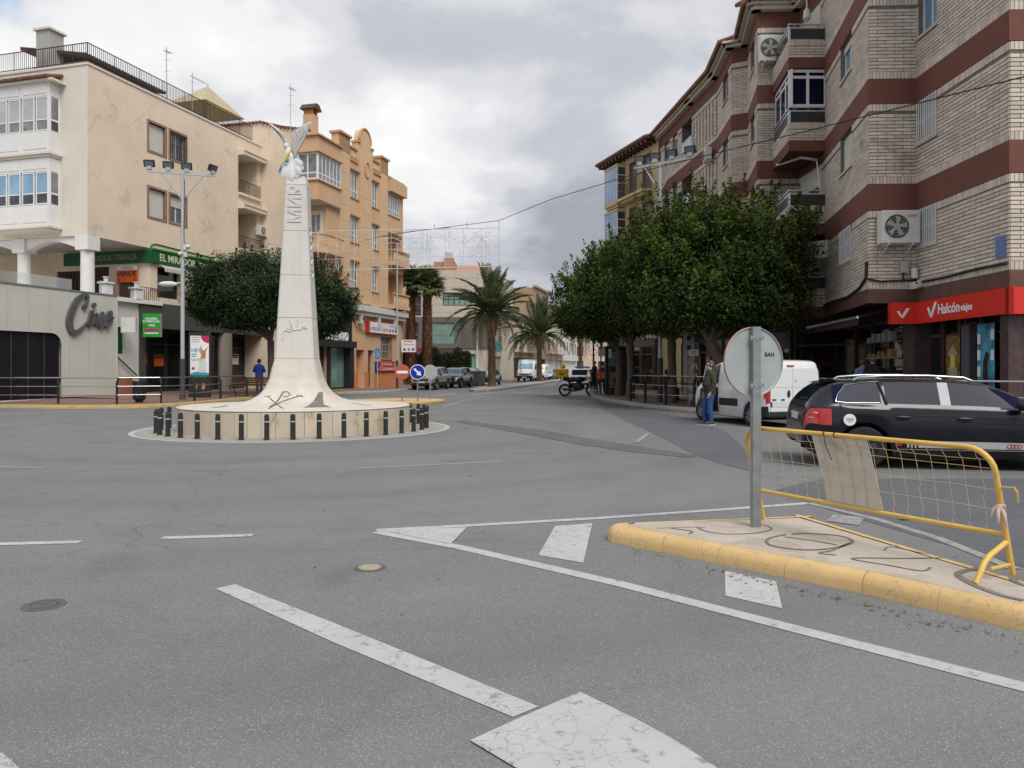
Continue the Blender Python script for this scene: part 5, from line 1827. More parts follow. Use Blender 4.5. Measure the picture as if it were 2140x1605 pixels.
text('CINE',0.15,TP @ Matrix.Translation((0,-0.083,0.53)),'sign_white',o_,0.003,align='CENTER',bold=0.003)
m = MB(TP); m.box(-0.36,0.36,-0.084,-0.081,0.30,0.42); m.build('print_line','magenta',o_)
m = MB(TP); m.box(-0.32,0.32,-0.084,-0.081,0.16,0.22); m.build('print_line','sign_white',o_)
o_ = thing('projecting_sign','blank white projecting sign box on the cinema corner','shop sign',tuple(TW @ Vector((1.5,-0.8,3.2))))
TP = Tz(*(TW @ Vector((1.75,-0.75,3.2))),R(8))
m = MB(TP); m.box(-0.38,0.28,-0.1,0.1,0,0.72); m.build('box','off_white',o_,bevel=0.01)

# ------------------------------------------------------------------ cinema annex
ci = thing('cinema','low pale panelled cinema front with dark rounded doorway','building',tuple(TW @ Vector((-2,-0.3,0.25))),WA)
YC = -0.32
m = MB(TW)
m.box(-11.5,1.36,YC + 0.30,12,0.0,4.86)
m.build('body','cream_pale',ci)
dx0,dx1,dz = -9.4,-1.70,3.02
rcn = 0.55

def panel_outline(a,b):
 """Panel between a and b, cut out where the doorway with its rounded corner passes."""
 pts = [(a,0.22 if a >= dx1 else None),]
 return pts

k = 0
x = -11.5
while x < 1.34:
 b_ = min(x + 1.02,1.36)
 a_ = x + 0.008; c_ = b_ - 0.008

 def low(xx):
  if xx >= dx1:
   return 0.22
  if xx > dx1 - rcn:
   return dz - rcn + math.sqrt(max(0.0,rcn * rcn - (xx - (dx1 - rcn)) ** 2))
  return dz
 xs = [a_] + [q for q in np.linspace(dx1 - rcn,dx1 - 1e-4,9) if a_ < q < c_] + ([dx1 - 1e-5,dx1] if a_ < dx1 < c_ else []) + [c_]
 bot = [(q,low(q)) for q in xs]
 m = MB(TW)
 m.prism_xz(bot + [(c_,4.90),(a_,4.90)],YC,YC + 0.049)
 m.build('cladding_panel','cinema_panel',ci)
 x = b_
m = MB(TW); m.box(-11.5,1.40,YC - 0.03,YC + 0.30,4.905,4.97); m.build('coping','galvanised',ci)
m = MB(TW); m.box(1.365,1.43,YC - 0.02,YC + 0.3,0.2,4.90); m.build('edge_trim','off_white',ci)
m = MB(TW); m.box(dx0,1.36,YC - 0.02,YC - 0.001,0.16,0.215); m.build('plinth_strip','off_white',ci)
for k in range(10):
 a = dx1 - 0.05 - (k + 1) * 0.78
 m = MB(TW); m.box(a + 0.02,a + 0.76,YC + 0.10,YC + 0.12,0.2,dz + 0.03); m.build('door_leaf','dark_door_panel',ci)
 m = MB(TW); m.box(a - 0.02,a + 0.02,YC + 0.08,YC + 0.14,0.2,dz + 0.03); m.build('door_frame','dark_grey',ci)
# script letters: strokes of changing width, cut out and set off the wall
o_ = thing('cinema_lettering','large dark script letters spelling Cine on the pale cinema wall','lettering',tuple(TW @ Vector((0,YC,3.6))))

def stroke(pts,wid,off=0.0):
 P = smooth_line(pts,8)
 W = np.interp(np.linspace(0,1,len(P)),np.linspace(0,1,len(wid)),wid)
 Lp,Rp = [],[]
 for i,p in enumerate(P):
  a = Vector(P[max(i - 1,0)]); b = Vector(P[min(i + 1,len(P) - 1)])
  d = (b - a).normalized(); n = Vector((-d.y,d.x)) * (W[i] / 2)
  Lp.append((p[0] + n.x,p[1] + n.y)); Rp.append((p[0] - n.x,p[1] - n.y))
 mm_ = MB(TW)
 y0,y1 = YC - 0.14 - off,YC - 0.03
 rows_ = [[(l[0],y0,l[1]),(r[0],y0,r[1])] for l,r in zip(Lp,Rp)]
 mm_.grid(rows_); mm_.grid([[(l[0],y1,l[1]),(r[0],y1,r[1])] for l,r in zip(Lp,Rp)],flip=True)
 mm_.grid([[(l[0],y1,l[1]),(l[0],y0,l[1])] for l in Lp]); mm_.grid([[(r[0],y0,r[1]),(r[0],y1,r[1])] for r in Rp])
 mm_.quad((Lp[0][0],y0,Lp[0][1]),(Lp[0][0],y1,Lp[0][1]),(Rp[0][0],y1,Rp[0][1]),(Rp[0][0],y0,Rp[0][1]))
 mm_.quad((Rp[-1][0],y0,Rp[-1][1]),(Rp[-1][0],y1,Rp[-1][1]),(Lp[-1][0],y1,Lp[-1][1]),(Lp[-1][0],y0,Lp[-1][1]))
 return mm_

def cl(qx,qz):          # crop pixels of the photograph's lettering -> metres on the wall
 s_ = -1.50 + (qx - 443) * 2.60 / (795 - 443)
 tilt = (qx - 443) / 352 * 0.0
 return (s_,4.80 - (qz - 505 - (qx - 443) * 0.13) * 0.0064)

for nm,pts,wd in [('letter_c',[(582,600),(560,610),(590,560),(585,525),(555,525),(510,560),(470,640),(455,715),(475,770),(510,775),(560,740),(600,700)],[.10,.14,.10,.13,.16,.26,.30,.30,.26,.16,.09,.05]),
     ('letter_i',[(590,735),(618,660),(622,640),(605,700),(600,735),(625,725),(650,690)],[.05,.10,.16,.16,.14,.08,.05]),
     ('letter_n',[(640,735),(655,660),(655,740),(690,665),(705,660),(690,730),(685,755),(710,745),(740,705)],[.06,.15,.15,.08,.14,.16,.14,.08,.05]),
     ('letter_e',[(725,710),(755,700),(775,665),(765,650),(735,680),(722,725),(740,755),(770,730),(792,685)],[.05,.09,.10,.12,.16,.18,.15,.09,.05])]:
 stroke([cl(*q) for q in pts],wd,{'letter_c': 0,'letter_i': .004,'letter_n': .008,'letter_e': .012}[nm]).build('letter','cine_letter',o_)
q = cl(640,595)
mm = MB(TW); mm.prism_xz([(q[0] + 0.10 * math.cos(a),q[1] + 0.10 * math.sin(a)) for a in np.linspace(0,2 * math.pi,14,endpoint=False)],YC - 0.14,YC - 0.03); mm.build('letter','cine_letter',o_)
# glass guards with pots on the cinema roof
m = MB(TW)
m.box(-9,0.0,0.9,0.91,4.98,5.6)
m.build('glass_guard','clear_glass',ci)

# ------------------------------------------------------------------ orange building
TO = Tz(-10.87,48.6,0,WA)
ob = thing('town_house','orange rendered house with arched gable and white windows behind the monument','building',(-10.87,48.6,0.2),WA)
OL = 9.7
cols = [(1.18,2.42),(4.30,5.45),(7.0,9.05)]
rowsz = [(6.85,8.5),(9.8,11.45),(12.7,14.45)]
holes = [(a,b,c,d,0.16) for (a,b) in cols[:2] for (c,d) in rowsz] + [(7.0,9.05,12.7,14.3,0.12)]
log2 = [(7.05,9.68,9.3,11.4,1.0),(7.05,9.68,6.15,8.55,1.0)]
m = MB(TO)
wall(m,-1.8,OL,5.75,15.3,holes + log2)
for (a,b,c,d,e) in log2:
 m.quad((a,e,c),(b,e,c),(b,e,d),(a,e,d))
m.quad((OL,0,0),(OL,12,0),(OL,12,15.3),(OL,0,15.3))
m.quad((-1.8,12,0),(-1.8,0,0),(-1.8,0,15.3),(-1.8,12,15.3))
m.quad((-1.8,0,15.3),(OL,0,15.3),(OL,12,15.3),(-1.8,12,15.3))
m.build('wall','orange_render',ob)
# pilasters with joint lines: courses are separate slabs
for (a,b,zt) in [(-0.30,1.08,16.4),(2.62,4.20,16.0),(5.75,6.85,16.4)]:
 z = 5.85
 while z < zt - 0.05:
  z2 = min(z + 1.02,zt)
  m = MB(TO); m.box(a,b,-0.10,-0.003,z + 0.012,z2); m.build('pilaster_block','orange_pilaster',ob)
  z = z2
 if zt > 16.1:
  m = MB(TO); m.box(a,b,-0.1,0.5,15.31,zt - 0.004); m.build('pier','orange_pilaster',ob)
  m = MB(TO); m.box(a - 0.10,b + 0.10,-0.2,0.6,zt,zt + 0.14); m.build('pier_cap','orange_trim',ob)
# gable with round top
ga = (2.35,4.60)
cxg = sum(ga) / 2
m = MB(TO); m.prism_xz([(ga[0],15.31),(ga[1],15.31),(ga[1],16.55),(4.30,16.55)] + [(cxg + 0.82 * math.cos(a_),16.85 + 0.85 * math.sin(a_)) for a_ in np.linspace(0,math.pi,15)] + [(2.65,16.55),(ga[0],16.55)],0.01,0.45)
m.build('gable','orange_pilaster',ob)
m = MB(TO); m.tube([(cxg + 0.84 * math.cos(a_),0.02,16.85 + 0.87 * math.sin(a_)) for a_ in np.linspace(0,math.pi,17)],0.085,8); m.build('gable_moulding','orange_trim',ob,smooth=60)
m = MB(TO)
for q in (ga[0] - 0.06,ga[1] - 0.34):
 m.box(q,q + 0.40,-0.08,0.5,16.55,16.68)
m.build('gable_moulding','orange_trim',ob)
m = MB(TO); m.tube([(cxg + 0.36 * math.cos(a_),-0.11,14.95 + 0.52 * math.sin(a_)) for a_ in np.linspace(0,2 * math.pi,20,endpoint=False)],0.06,8,closed=True); m.build('oval_moulding','orange_trim',ob,smooth=60)
# balustrades and copings
for (a,b) in [(1.10,2.33),(4.62,5.73)]:
 n = 6
 for k in range(n):
  x = a + (b - a) * (k + 0.5) / n
  m = MB(TO); m.lathe([(0.055,15.40),(0.05,15.46),(0.075,15.62),(0.05,15.82),(0.055,15.96)],10,(x,0.15,0)); m.build('baluster','orange_pilaster',ob,smooth=60)
 m = MB(TO); m.box(a,b,0.02,0.3,15.962,16.08); m.box(a,b,-0.03,0.32,15.305,15.398); m.build('balustrade_rail','orange_trim',ob)
 m = MB(TO); m.box(a - 0.01,b + 0.01,-0.09,-0.004,15.05,15.18); m.build('string_course','orange_trim',ob)
m = MB(TO); m.box(6.87,OL + 0.1,-0.12,0.4,15.31,15.42); m.box(6.87,OL + 0.06,-0.06,-0.003,15.2,15.308); m.build('cornice','orange_trim',ob)
m = MB(TO); m.box(7.0,OL + 0.02,-0.35,-0.004,14.32,15.2); m.build('cornice_box','orange_render',ob)
# windows
for (a,b) in cols[:2]:
 for (c,d) in rowsz:
  window(TO,ob,a,b,c,d,0.10,3,(0.28,),'white_frame','glass_curtain',0.055,0,0,'orange_trim')
  m = MB(TO); m.box(a - 0.10,b + 0.10,-0.09,-0.002,d + 0.05,d + 0.16); m.build('window_hood','orange_trim',ob)
window(TO,ob,7.0,9.05,12.7,14.3,0.02,5,(0.24,),'white_frame','glass_curtain',0.06,0,0,'orange_trim')
# balconies right
for (a,b,c,d,e) in log2:
 m = MB(TO); m.box(a - 0.02,b + 0.12,-0.55,-0.002,c - 0.32,c - 0.02); m.build('balcony_slab','orange_render',ob)
 for k in range(14):
  x = a + 0.1 + (b - a - 0.1) * k / 13
  m = MB(TO); m.lathe([(0.045,c),(0.04,c + 0.1),(0.065,c + 0.3),(0.04,c + 0.6),(0.045,c + 0.72)],8,(x,-0.45,0)); m.build('baluster','orange_pilaster',ob,smooth=60)
 m = MB(TO); m.box(a,b + 0.1,-0.55,-0.35,c + 0.722,c + 0.84); m.build('balcony_coping','orange_trim',ob)
 m = MB(TO); m.box(a + 0.2,a + 1.4,e - 0.05,e - 0.02,c + 0.05,d - 0.2); m.build('balcony_door','glass_curtain',ob)
# glazed corner bay, top floor
bx0,bx1,by0,by1 = -3.27,-0.42,-0.27,1.15
m = MB(TO)
m.box(bx0,bx1,by0,by1,11.55,12.75)
m.box(bx0,bx1,by0,by1,14.35,15.32)
m.box(bx0 + 0.1,bx1 - 0.1,by0 + 0.16,by1,12.752,14.348)
bay = m.build('corner_bay','orange_render',ob)
m = MB(TO)
m.box(bx0 - 0.10,bx1 + 0.06,by0 - 0.10,by1,14.36,14.44); m.box(bx0 - 0.10,bx1 + 0.06,by0 - 0.10,by1,12.66,12.74); m.box(bx0 - 0.14,bx1 + 0.1,by0 - 0.14,by1,15.325,15.42); m.build('bay_moulding','orange_trim',bay)
m = MB(TO); m.box(bx0 + 0.05,bx1 - 0.05,by0 + 0.05,by1,11.50,11.548); m.build('bay_soffit','off_white',bay)
window(TO @ Matrix.Translation((0,by0,0)),ob,bx0 + 0.06,bx1 - 0.06,12.76,14.34,0.02,6,(0.24,),'white_frame','glass_curtain',0.07)
TBy = TO @ Matrix.Translation((bx0,0,0)) @ Matrix.Rotation(R(-90),4,'Z')
window(TBy,ob,-by1 + 0.05,-by0 - 0.05,12.76,14.34,0.02,2,(0.24,),'white_frame','glass_curtain',0.08)
# side wall window with pale surround, and the balustraded balcony below the bay
window(TO @ Matrix.Translation((-1.8,0,0)) @ Matrix.Rotation(R(-90),4,'Z'),ob,-1.05,-0.35,9.15,11.0,-0.06,2,(),'white_frame','glass_curtain',0.06,0,0,None,'cream_pale',sw=0.16)
for zf in (8.75,):
 m = MB(TO); m.prism([(-3.25,1.2),(-3.25,-0.15),(-2.6,-0.55),(-0.4,-0.55),(-0.4,0.0),(-1.8,0.0),(-1.8,1.2)],zf - 0.32,zf); m.build('balcony_slab','orange_render',ob)
 path_ = [(-3.15,1.1),(-3.15,0.6),(-3.12,0.1),(-2.85,-0.25),(-2.4,-0.42),(-1.8,-0.45),(-1.2,-0.45),(-0.5,-0.45)]
 pp = smooth_line(path_,3)
 for (x,y) in pp:
  m = MB(TO); m.lathe([(0.05,zf),(0.045,zf + 0.1),(0.075,zf + 0.3),(0.045,zf + 0.62),(0.05,zf + 0.74)],8,(x,y,0)); m.build('baluster','orange_pilaster',ob,smooth=60)
 m = MB(TO); m.tube([(x,y,zf + 0.80) for x,y in pp],0.07,8); m.build('balcony_coping','orange_trim',ob,smooth=60)
# chimney
m = MB(TO); m.box(-1.5,-0.85,1.1,1.8,15.3,17.3); m.build('chimney','orange_render',ob)
m = MB(TO)
for q in (-1.46,-1.01):
 m.box(q,q + 0.12,1.14,1.76,17.302,17.62)
m.build('chimney_pot','orange_deep',ob)
m = MB(TO); m.prism_xz([(-1.68,17.62),(-0.66,17.62),(-1.0,17.98),(-1.35,17.98)],0.95,1.95); m.build('chimney_cap','dark_tile',ob)
antenna(TO @ Matrix.Translation((-2.6,2.0,15.9)),2.9,8,'grid antenna on a mast above the dove',0.5)
# ground floor and its grey cornice
m = MB(TO)
gh = [(2.1,3.3,0.2,2.75,0.5),(3.85,4.72,0.2,2.75,0.35),(5.85,7.6,2.2,3.75,0.25)]
wall(m,1.34,OL - 0.3,0,5.1,gh)
m.quad((OL - 0.3,0,0),(OL - 0.3,2,0),(OL - 0.3,2,5.1),(OL - 0.3,0,5.1))
m.build('ground_wall','orange_render',ob)
for (a,b) in ((1.34,2.08),(3.32,3.83),(4.74,OL - 0.28)):
 m = MB(TO); m.box(a,b,-0.05,-0.002,0,1.25); m.build('dado','orange_deep',ob)
m = MB(TO); m.box(-0.9,OL + 0.1,-0.42,-0.002,5.32,5.72); m.box(-0.9,OL + 0.0,-0.28,-0.002,5.05,5.318); m.build('cornice','off_white',ob)
for x in (2.3,5.0,7.7):
 m = MB(TO); m.prism_xz([(x,4.5),(x + 0.3,4.5),(x + 0.35,5.04),(x - 0.05,5.04)],-0.26,-0.002); m.build('cornice_bracket','off_white',ob)
for (a,b,c,d,e) in gh[:2]:
 m = MB(TO); m.box(a,b,e - 0.05,e,c,d); m.build('door','orange_deep' if a < 3 else 'brown_metal',ob)
window(TO,ob,5.85,7.6,2.2,3.75,0.18,3,(0.33,0.66),'off_white','glass_curtain',0.06,0,'brown_metal','orange_deep',gbars=8)
m = MB(TO); m.tube([(1.4,-0.05,5.0),(2.0,-0.1,4.2),(3.2,-0.1,3.95),(6,-0.1,4.1),(7.6,-0.08,4.4),(8.6,-0.08,4.7)],0.03,6); m.build('cable','cable',ob)
# boulevard shop front at the orange house's corner
bs_ = thing('boutique','black framed shop front lettered BOULEVARD behind the monument','shop',tuple(TO @ Vector((-2,0,0.2))),WA)
m = MB(TO); m.box(-4.4,1.33,-0.45,0.9,2.82,3.24); m.box(0.85,1.33,-0.25,0.9,0.0,2.818); m.box(-4.4,1.33,-0.1,0.9,3.242,5.0); m.build('frame','dark_metal',bs_)
m = MB(TO); m.box(-4.3,0.84,0.25,0.27,0.3,2.81); m.build('glazing','glass_green',bs_)
m = MB(TO); m.box(-2.6,-0.9,0.20,0.245,0.2,2.81); m.build('doorway','shop_dark',bs_)
text('BOULEVARD',0.72,TO @ Matrix.Translation((-2.85,-0.42,3.26)),'sign_white',bs_,0.08,width=3.0,bold=0.02)
# cream neighbour wall between the two blocks
nb = thing('party_wall_house','narrow cream house with ragged tiled edge between the corner block and orange house','building',tuple(TO @ Vector((-1.9,3,0.2))),WA)
m = MB(TO); m.prism_xz([(0,0),(1,0),(1,1),(0,1)],0,0) if False else None
m = MB(TO @ Matrix.Translation((-1.83,0,0)) @ Matrix.Rotation(R(-90),4,'Z'))
m.prism_xz([(-9,0),(-1.3,0),(-1.3,16.15),(-3.0,16.45),(-4.6,16.9),(-9,16.9)],0.0,5)
m.build('wall','cream_render',nb)
m = MB(TO @ Matrix.Translation((-1.83,0,0)) @ Matrix.Rotation(R(-90),4,'Z'))
for k in range(30):
 x = -8.6 + k * 0.25
 z = float(np.interp(x,[-9,-4.6,-3.0,-1.3],[16.95,16.95,16.5,16.2]))
 m.tube([(x,-0.12,z),(x,1.0,z + 0.12)],0.10,6)
m.build('tile_edge','roof_tile',nb,smooth=50)
# driving school signs
o_ = thing('shop_sign','white and red fascia sign of the driving school on the orange wall','shop sign',tuple(TO @ Vector((4,-0.1,4))))
m = MB(TO); m.box(3.45,8.4,-0.20,-0.06,3.98,4.72); m.build('board','sign_white',o_)
m = MB(TO); m.box(3.4,3.7,-0.215,-0.05,3.95,4.75); m.box(3.7,8.42,-0.215,-0.05,3.93,3.978); m.box(3.7,8.42,-0.215,-0.05,4.722,4.76); m.build('border','red_paint',o_)
text('AUTOESCUELA',0.34,TO @ Matrix.Translation((3.8,-0.204,4.12)),'ink',o_,0.004,width=1.6)
text('Casanova',0.46,TO @ Matrix.Translation((5.45,-0.204,4.12)),'red_faded',o_,0.004,width=1.3)
for x in (7.0,7.45,7.9):
 m = MB(TO); m.prism_xz(disc(x,4.22,0.13,12),-0.206,-0.201); m.build('symbol','ink_blue',o_)
m = MB(TO); m.box(6.8,8.2,-0.206,-0.201,4.50,4.58); m.build('print_line','ac_grey',o_)
o_ = thing('shop_sign','red wall board with blue L panel lettered AUTOESCUELA Casanova','shop sign',tuple(TO @ Vector((4,-0.1,1.4))))
m = MB(TO); m.box(5.25,8.3,-0.14,-0.055,1.28,2.0); m.build('board','red_paint',o_)
m = MB(TO); m.box(4.82,5.248,-0.14,-0.055,1.28,2.0); m.build('panel','sign_blue',o_)
text('L',0.5,TO @ Matrix.Translation((4.9,-0.144,1.44)),'sign_white',o_,0.004,bold=0.02)
text('AUTOESCUELA',0.26,TO @ Matrix.Translation((5.6,-0.144,1.72)),'sign_white',o_,0.004,width=1.9)
text('Casanova',0.40,TO @ Matrix.Translation((5.4,-0.144,1.38)),'sign_white',o_,0.004,width=2.3)
m = MB(TO); m.box(7.8,8.2,-0.146,-0.141,1.36,1.9); m.build('print_panel','ac_grey',o_)
o_ = thing('projecting_sign','white projecting driving school sign with red edge before the twin palms','shop sign',tuple(TO @ Vector((9.0,-0.8,3.0))))
TP = Tz(*(TO @ Vector((9.15,-0.75,2.72))),R(-4))
m = MB(TP); m.box(-0.58,0.50,-0.07,0.07,0,0.92); m.build('box','sign_white',o_)
m = MB(TP); m.box(0.50,0.60,-0.08,0.08,-0.02,0.94); m.build('edge','red_faded',o_)
text('Casanova',0.22,TP @ Matrix.Translation((-0.5,-0.073,0.52)),'red_faded',o_,0.003,width=0.9)
for x in (-0.35,-0.02,0.3):
 m = MB(TP); m.prism_xz(disc(x,0.2,0.10,12),-0.076,-0.071); m.build('symbol','ink_blue' if x != -0.02 else 'poster_ochre',o_)
m = MB(TP); m.box(-0.4,0.3,-0.075,-0.071,0.78,0.83); m.build('print_line','ink',o_)
# parking place sign
o_ = thing('parking_sign','small blue disabled parking sign on a thin post before the orange wall','traffic sign',(-9.0,51.2,0.15))
T = Tz(-9.0,51.2,0.15)
post_round(T,2.7,0.03,o_,'lamp_grey')
m = MB(T); m.box(-0.16,0.16,-0.05,-0.035,2.0,2.68); m.build('plate','sky_blue_sign',o_)
m = MB(T); m.tube([(0.0,-0.055,2.55),(0.0,-0.055,2.35),(0.08,-0.055,2.33),(0.08,-0.055,2.2)],0.018,6); m.tube([(0.09 * math.cos(a_) - 0.01,-0.055,2.24 + 0.09 * math.sin(a_)) for a_ in np.linspace(2,6,9)],0.014,6); m.build('symbol','sign_white',o_)
# ------------------------------------------------------------------ brick block (east)
def frame_of(p0,p1):
 a = math.atan2(p1[1] - p0[1],p1[0] - p0[0])
 return Tz(p0[0],p0[1],0,a),math.hypot(p1[0] - p0[0],p1[1] - p0[1])

PL = [(9.0,46.4),(9.55,40.3),(9.87,36.7),(9.6,33.4),(10.2,33.1),(9.6,29.9),(11.2,29.85),(11.2,27.6),(10.0,21.45),(11.3,21.4),(11.25,17.3),(19.0,17.1)]
bb = thing('brick_apartment_block','stepped tan brick apartment block with dark red bands over the shops','building',(11.0,24.0,0.16))
FL = [(3.73,5.92),(6.66,8.90),(9.60,11.85),(12.55,14.80)]
BANDS = [(5.92,6.66),(8.90,9.60),(11.85,12.55),(14.80,15.40)]
CP,BHT,BLN = 0.098,0.076,0.47
WIN = {0: [(0.9,1.9),(2.5,3.4)],2: [(1.3,2.5)],4: [(1.1,2.3)],7: [(2.85,4.30)],9: [(0.12,1.08)]}
LOG = {0: (4.2,5.9)}
brick_items,sold = [],[]
Fr_ = []
for i in range(len(PL) - 1):
 T_,L_ = frame_of(PL[i],PL[i + 1])
 Fr_.append((T_,L_))
 wm = MB(T_)
 for fi,(z0,z1) in enumerate(FL):
  hs = [(a,b,z1 - (1.22 if fi else 1.10),z1 - 0.001,0.22) for (a,b) in WIN.get(i,[])]
  if i in LOG:
   hs.append((LOG[i][0],LOG[i][1],z0 + 0.75,z1 - 0.001,1.2))
  wall(wm,0,L_,z0,z1,hs)
  # stretcher courses between a soldier course at foot and head
  zs = z0 + 0.205
  course = 0
  while zs + BHT < z1 - 0.205:
   x = -(BLN / 2) * (course % 2)
   while x < L_ - 0.01:
    a,b = max(x,0.0) + 0.007,min(x + BLN - 0.014,L_) - 0.0
    if b - a > 0.05:
     segs = [(a,b)]
     for h in hs:
      if h[2] < zs + BHT and h[3] > zs:
       ns = []
       for (q,r) in segs:
        if r <= h[0] or q >= h[1]:
         ns.append((q,r))
        else:
         if h[0] - q > 0.03:
          ns.append((q,h[0]))
         if r - h[1] > 0.03:
          ns.append((h[1],r))
       segs = ns
     for (q,r) in segs:
      brick_items.append((i,q,r,zs,zs + BHT,fi,course))
    x += BLN
   zs += CP
   course += 1
  for (sa,sb) in ((z0 + 0.008,z0 + 0.195),(z1 - 0.195,z1 - 0.008)):
   x = 0.0
   while x < L_ - 0.02:
    a,b = x + 0.006,min(x + 0.088,L_)
    if not any(h[0] - 0.02 < (a + b) / 2 < h[1] + 0.02 and h[2] < sb and h[3] > sa for h in hs):
     sold.append((i,a,b,sa,sb))
    x += 0.097
  for h in hs:
   if h[4] > 1:
    bk = MB(T_); bk.quad((h[0],1.2,h[2]),(h[1],1.2,h[2]),(h[1],1.2,h[3]),(h[0],1.2,h[3])); bk.build('loggia_wall','band_red',bb)
    rl = MB(T_); rl.box(h[0],h[1],-0.03,-0.005,h[2] + 0.02,h[2] + 0.5); rl.build('balcony_panel','glass_sky',bb)
    rl = MB(T_); rl.box(h[0],h[1],-0.045,0.01,h[2] + 0.502,h[2] + 0.54); rl.build('balcony_rail','aluminium',bb)
    continue
   if i == 9 and fi < 2:
    window(T_,bb,h[0],h[1],h[2] + 0.05,h[3] - 0.02,0.13,2,(),'white_frame','glass_blind',0.05,0.0,'white_frame','brick_tan',gbars=9)
   elif i == 7 and fi == 0:
    window(T_,bb,h[0],h[1],h[2] + 0.05,h[3] - 0.02,0.13,2,(),'white_frame','glass_curtain',0.05,0.0,'white_frame','brick_tan',gbars=8)
   elif i == 7 and fi == 1:
    window(T_,bb,h[0],h[1],h[2] + 0.05,h[3] - 0.02,0.13,2,(),'white_frame','glass_blind',0.05,0.85,0,'brick_tan')
   else:
    window(T_,bb,h[0],h[1],h[2] + 0.05,h[3] - 0.02,0.13,2,(),'white_frame','glass_curtain' if fi % 2 else 'glass_sky',0.05,0.2 if (i + fi) % 3 == 0 else 0.0,0,'brick_tan')
 wm.build('wall','mortar',bb)
 for (z0,z1) in BANDS:
  bm_ = MB(T_); bm_.box(-0.03,L_ + 0.028,-0.03,0.1,z0 + 0.004,z1 - 0.004); bm_.build('band','band_red',bb)
 fm_ = MB(T_); fm_.box(-0.03,L_ + 0.028,-0.035,0.1,3.33,3.722); fm_.build('fascia','fascia_brown',bb)
 # eaves
 ev = MB(T_)
 ev.box(-0.25,L_ + 0.25,-0.30,0.1,15.405,15.55); ev.box(-0.35,L_ + 0.35,-0.45,0.1,15.552,15.66)
 ev.build('cornice','brick_tan',bb)
 if L_ > 1.5:
  ev = MB(T_)
  for k in range(int((L_ + 0.8) / 0.2)):
   ev.tube([(-0.4 + 0.2 * k,-0.62,15.70),(-0.4 + 0.2 * k,1.6,16.45)],0.095,6)
  ev.build('roof_tiles','roof_tile',bb,smooth=50)

# the 300 bricks that show largest become parts; the rest stay one joined part
unit = MB(); unit.box(0,1,-0.016,0.0,0,1)
ub = unit.build('brick','brick_tan',bb)
full = BLN - 0.014 - 0.007

def vis(it):
 i,a,b,z0,z1,fi,c = it
 T_,L_ = Fr_[i]
 p = T_ @ Vector(((a + b) / 2,0,z0))
 px,py = CXP + FPX * p.x / p.y,HYP - FPX * (p.z - EYE) / p.y
 inside = px < 2135 and py > 5
 return (i in (8,9) and inside and p.y < 25,p.y)

cand = sorted([it for it in brick_items if vis(it)[0]],key=lambda it: vis(it)[1] - (8 if it[0] == 8 else 0))[:300]
cset = set(cand)
firstb = True
for it in cand:
 i,a,b,z0,z1,fi,c = it
 o_ = ub if firstb else ub.copy()
 if not firstb:
  COL.objects.link(o_)
 firstb = False
 o_.matrix_parent_inverse = wmat(bb).inverted()
 T_ = Fr_[i][0]
 o_.location = T_ @ Vector((a,rnd.uniform(-0.003,0.002),z0))
 o_.rotation_euler = (0,0,T_.to_euler().z)
 o_.scale = (b - a,1,z1 - z0)
rest = MB()
for it in brick_items:
 if it in cset:
  continue
 i,a,b,z0,z1,fi,c = it
 T_ = Fr_[i][0]
 rest.T = T_
 y0 = -0.016
 if i == 1:                      # lattice wall: every second header stands proud
  nb_ = max(1,int((b - a) / 0.22))
  for k in range(nb_):
   qa = a + (b - a) * k / nb_
   qb = a + (b - a) * (k + 1) / nb_ - 0.02
   yy = -0.075 if (k + c) % 2 == 0 else -0.012
   rest.box(qa,qb,yy,0.0,z0,z1)
  continue
 rest.box(a,b,y0,0.0,z0,z1)
for (i,a,b,z0,z1) in sold:
 rest.T = Fr_[i][0]
 rest.box(a,b,-0.018,0.0,z0,z1)
stuff(rest.build('brickwork','brick_tan',bb))
# floor slab over the shops, and roof deck
poly = [(p[0],p[1]) for p in PL] + [(22,17.1),(22,46.4)]
m = MB(); m.poly([(x,y,3.34) for x,y in reversed(poly)]); m.poly([(x,y,15.41) for x,y in poly]); m.build('soffit','fascia_brown',bb)
m = MB(); m.poly([(9.0,46.4,3.33),(22,46.4,3.33),(22,46.4,15.4),(9.0,46.4,15.4)]); m.build('end_wall','yellow_stucco',bb)

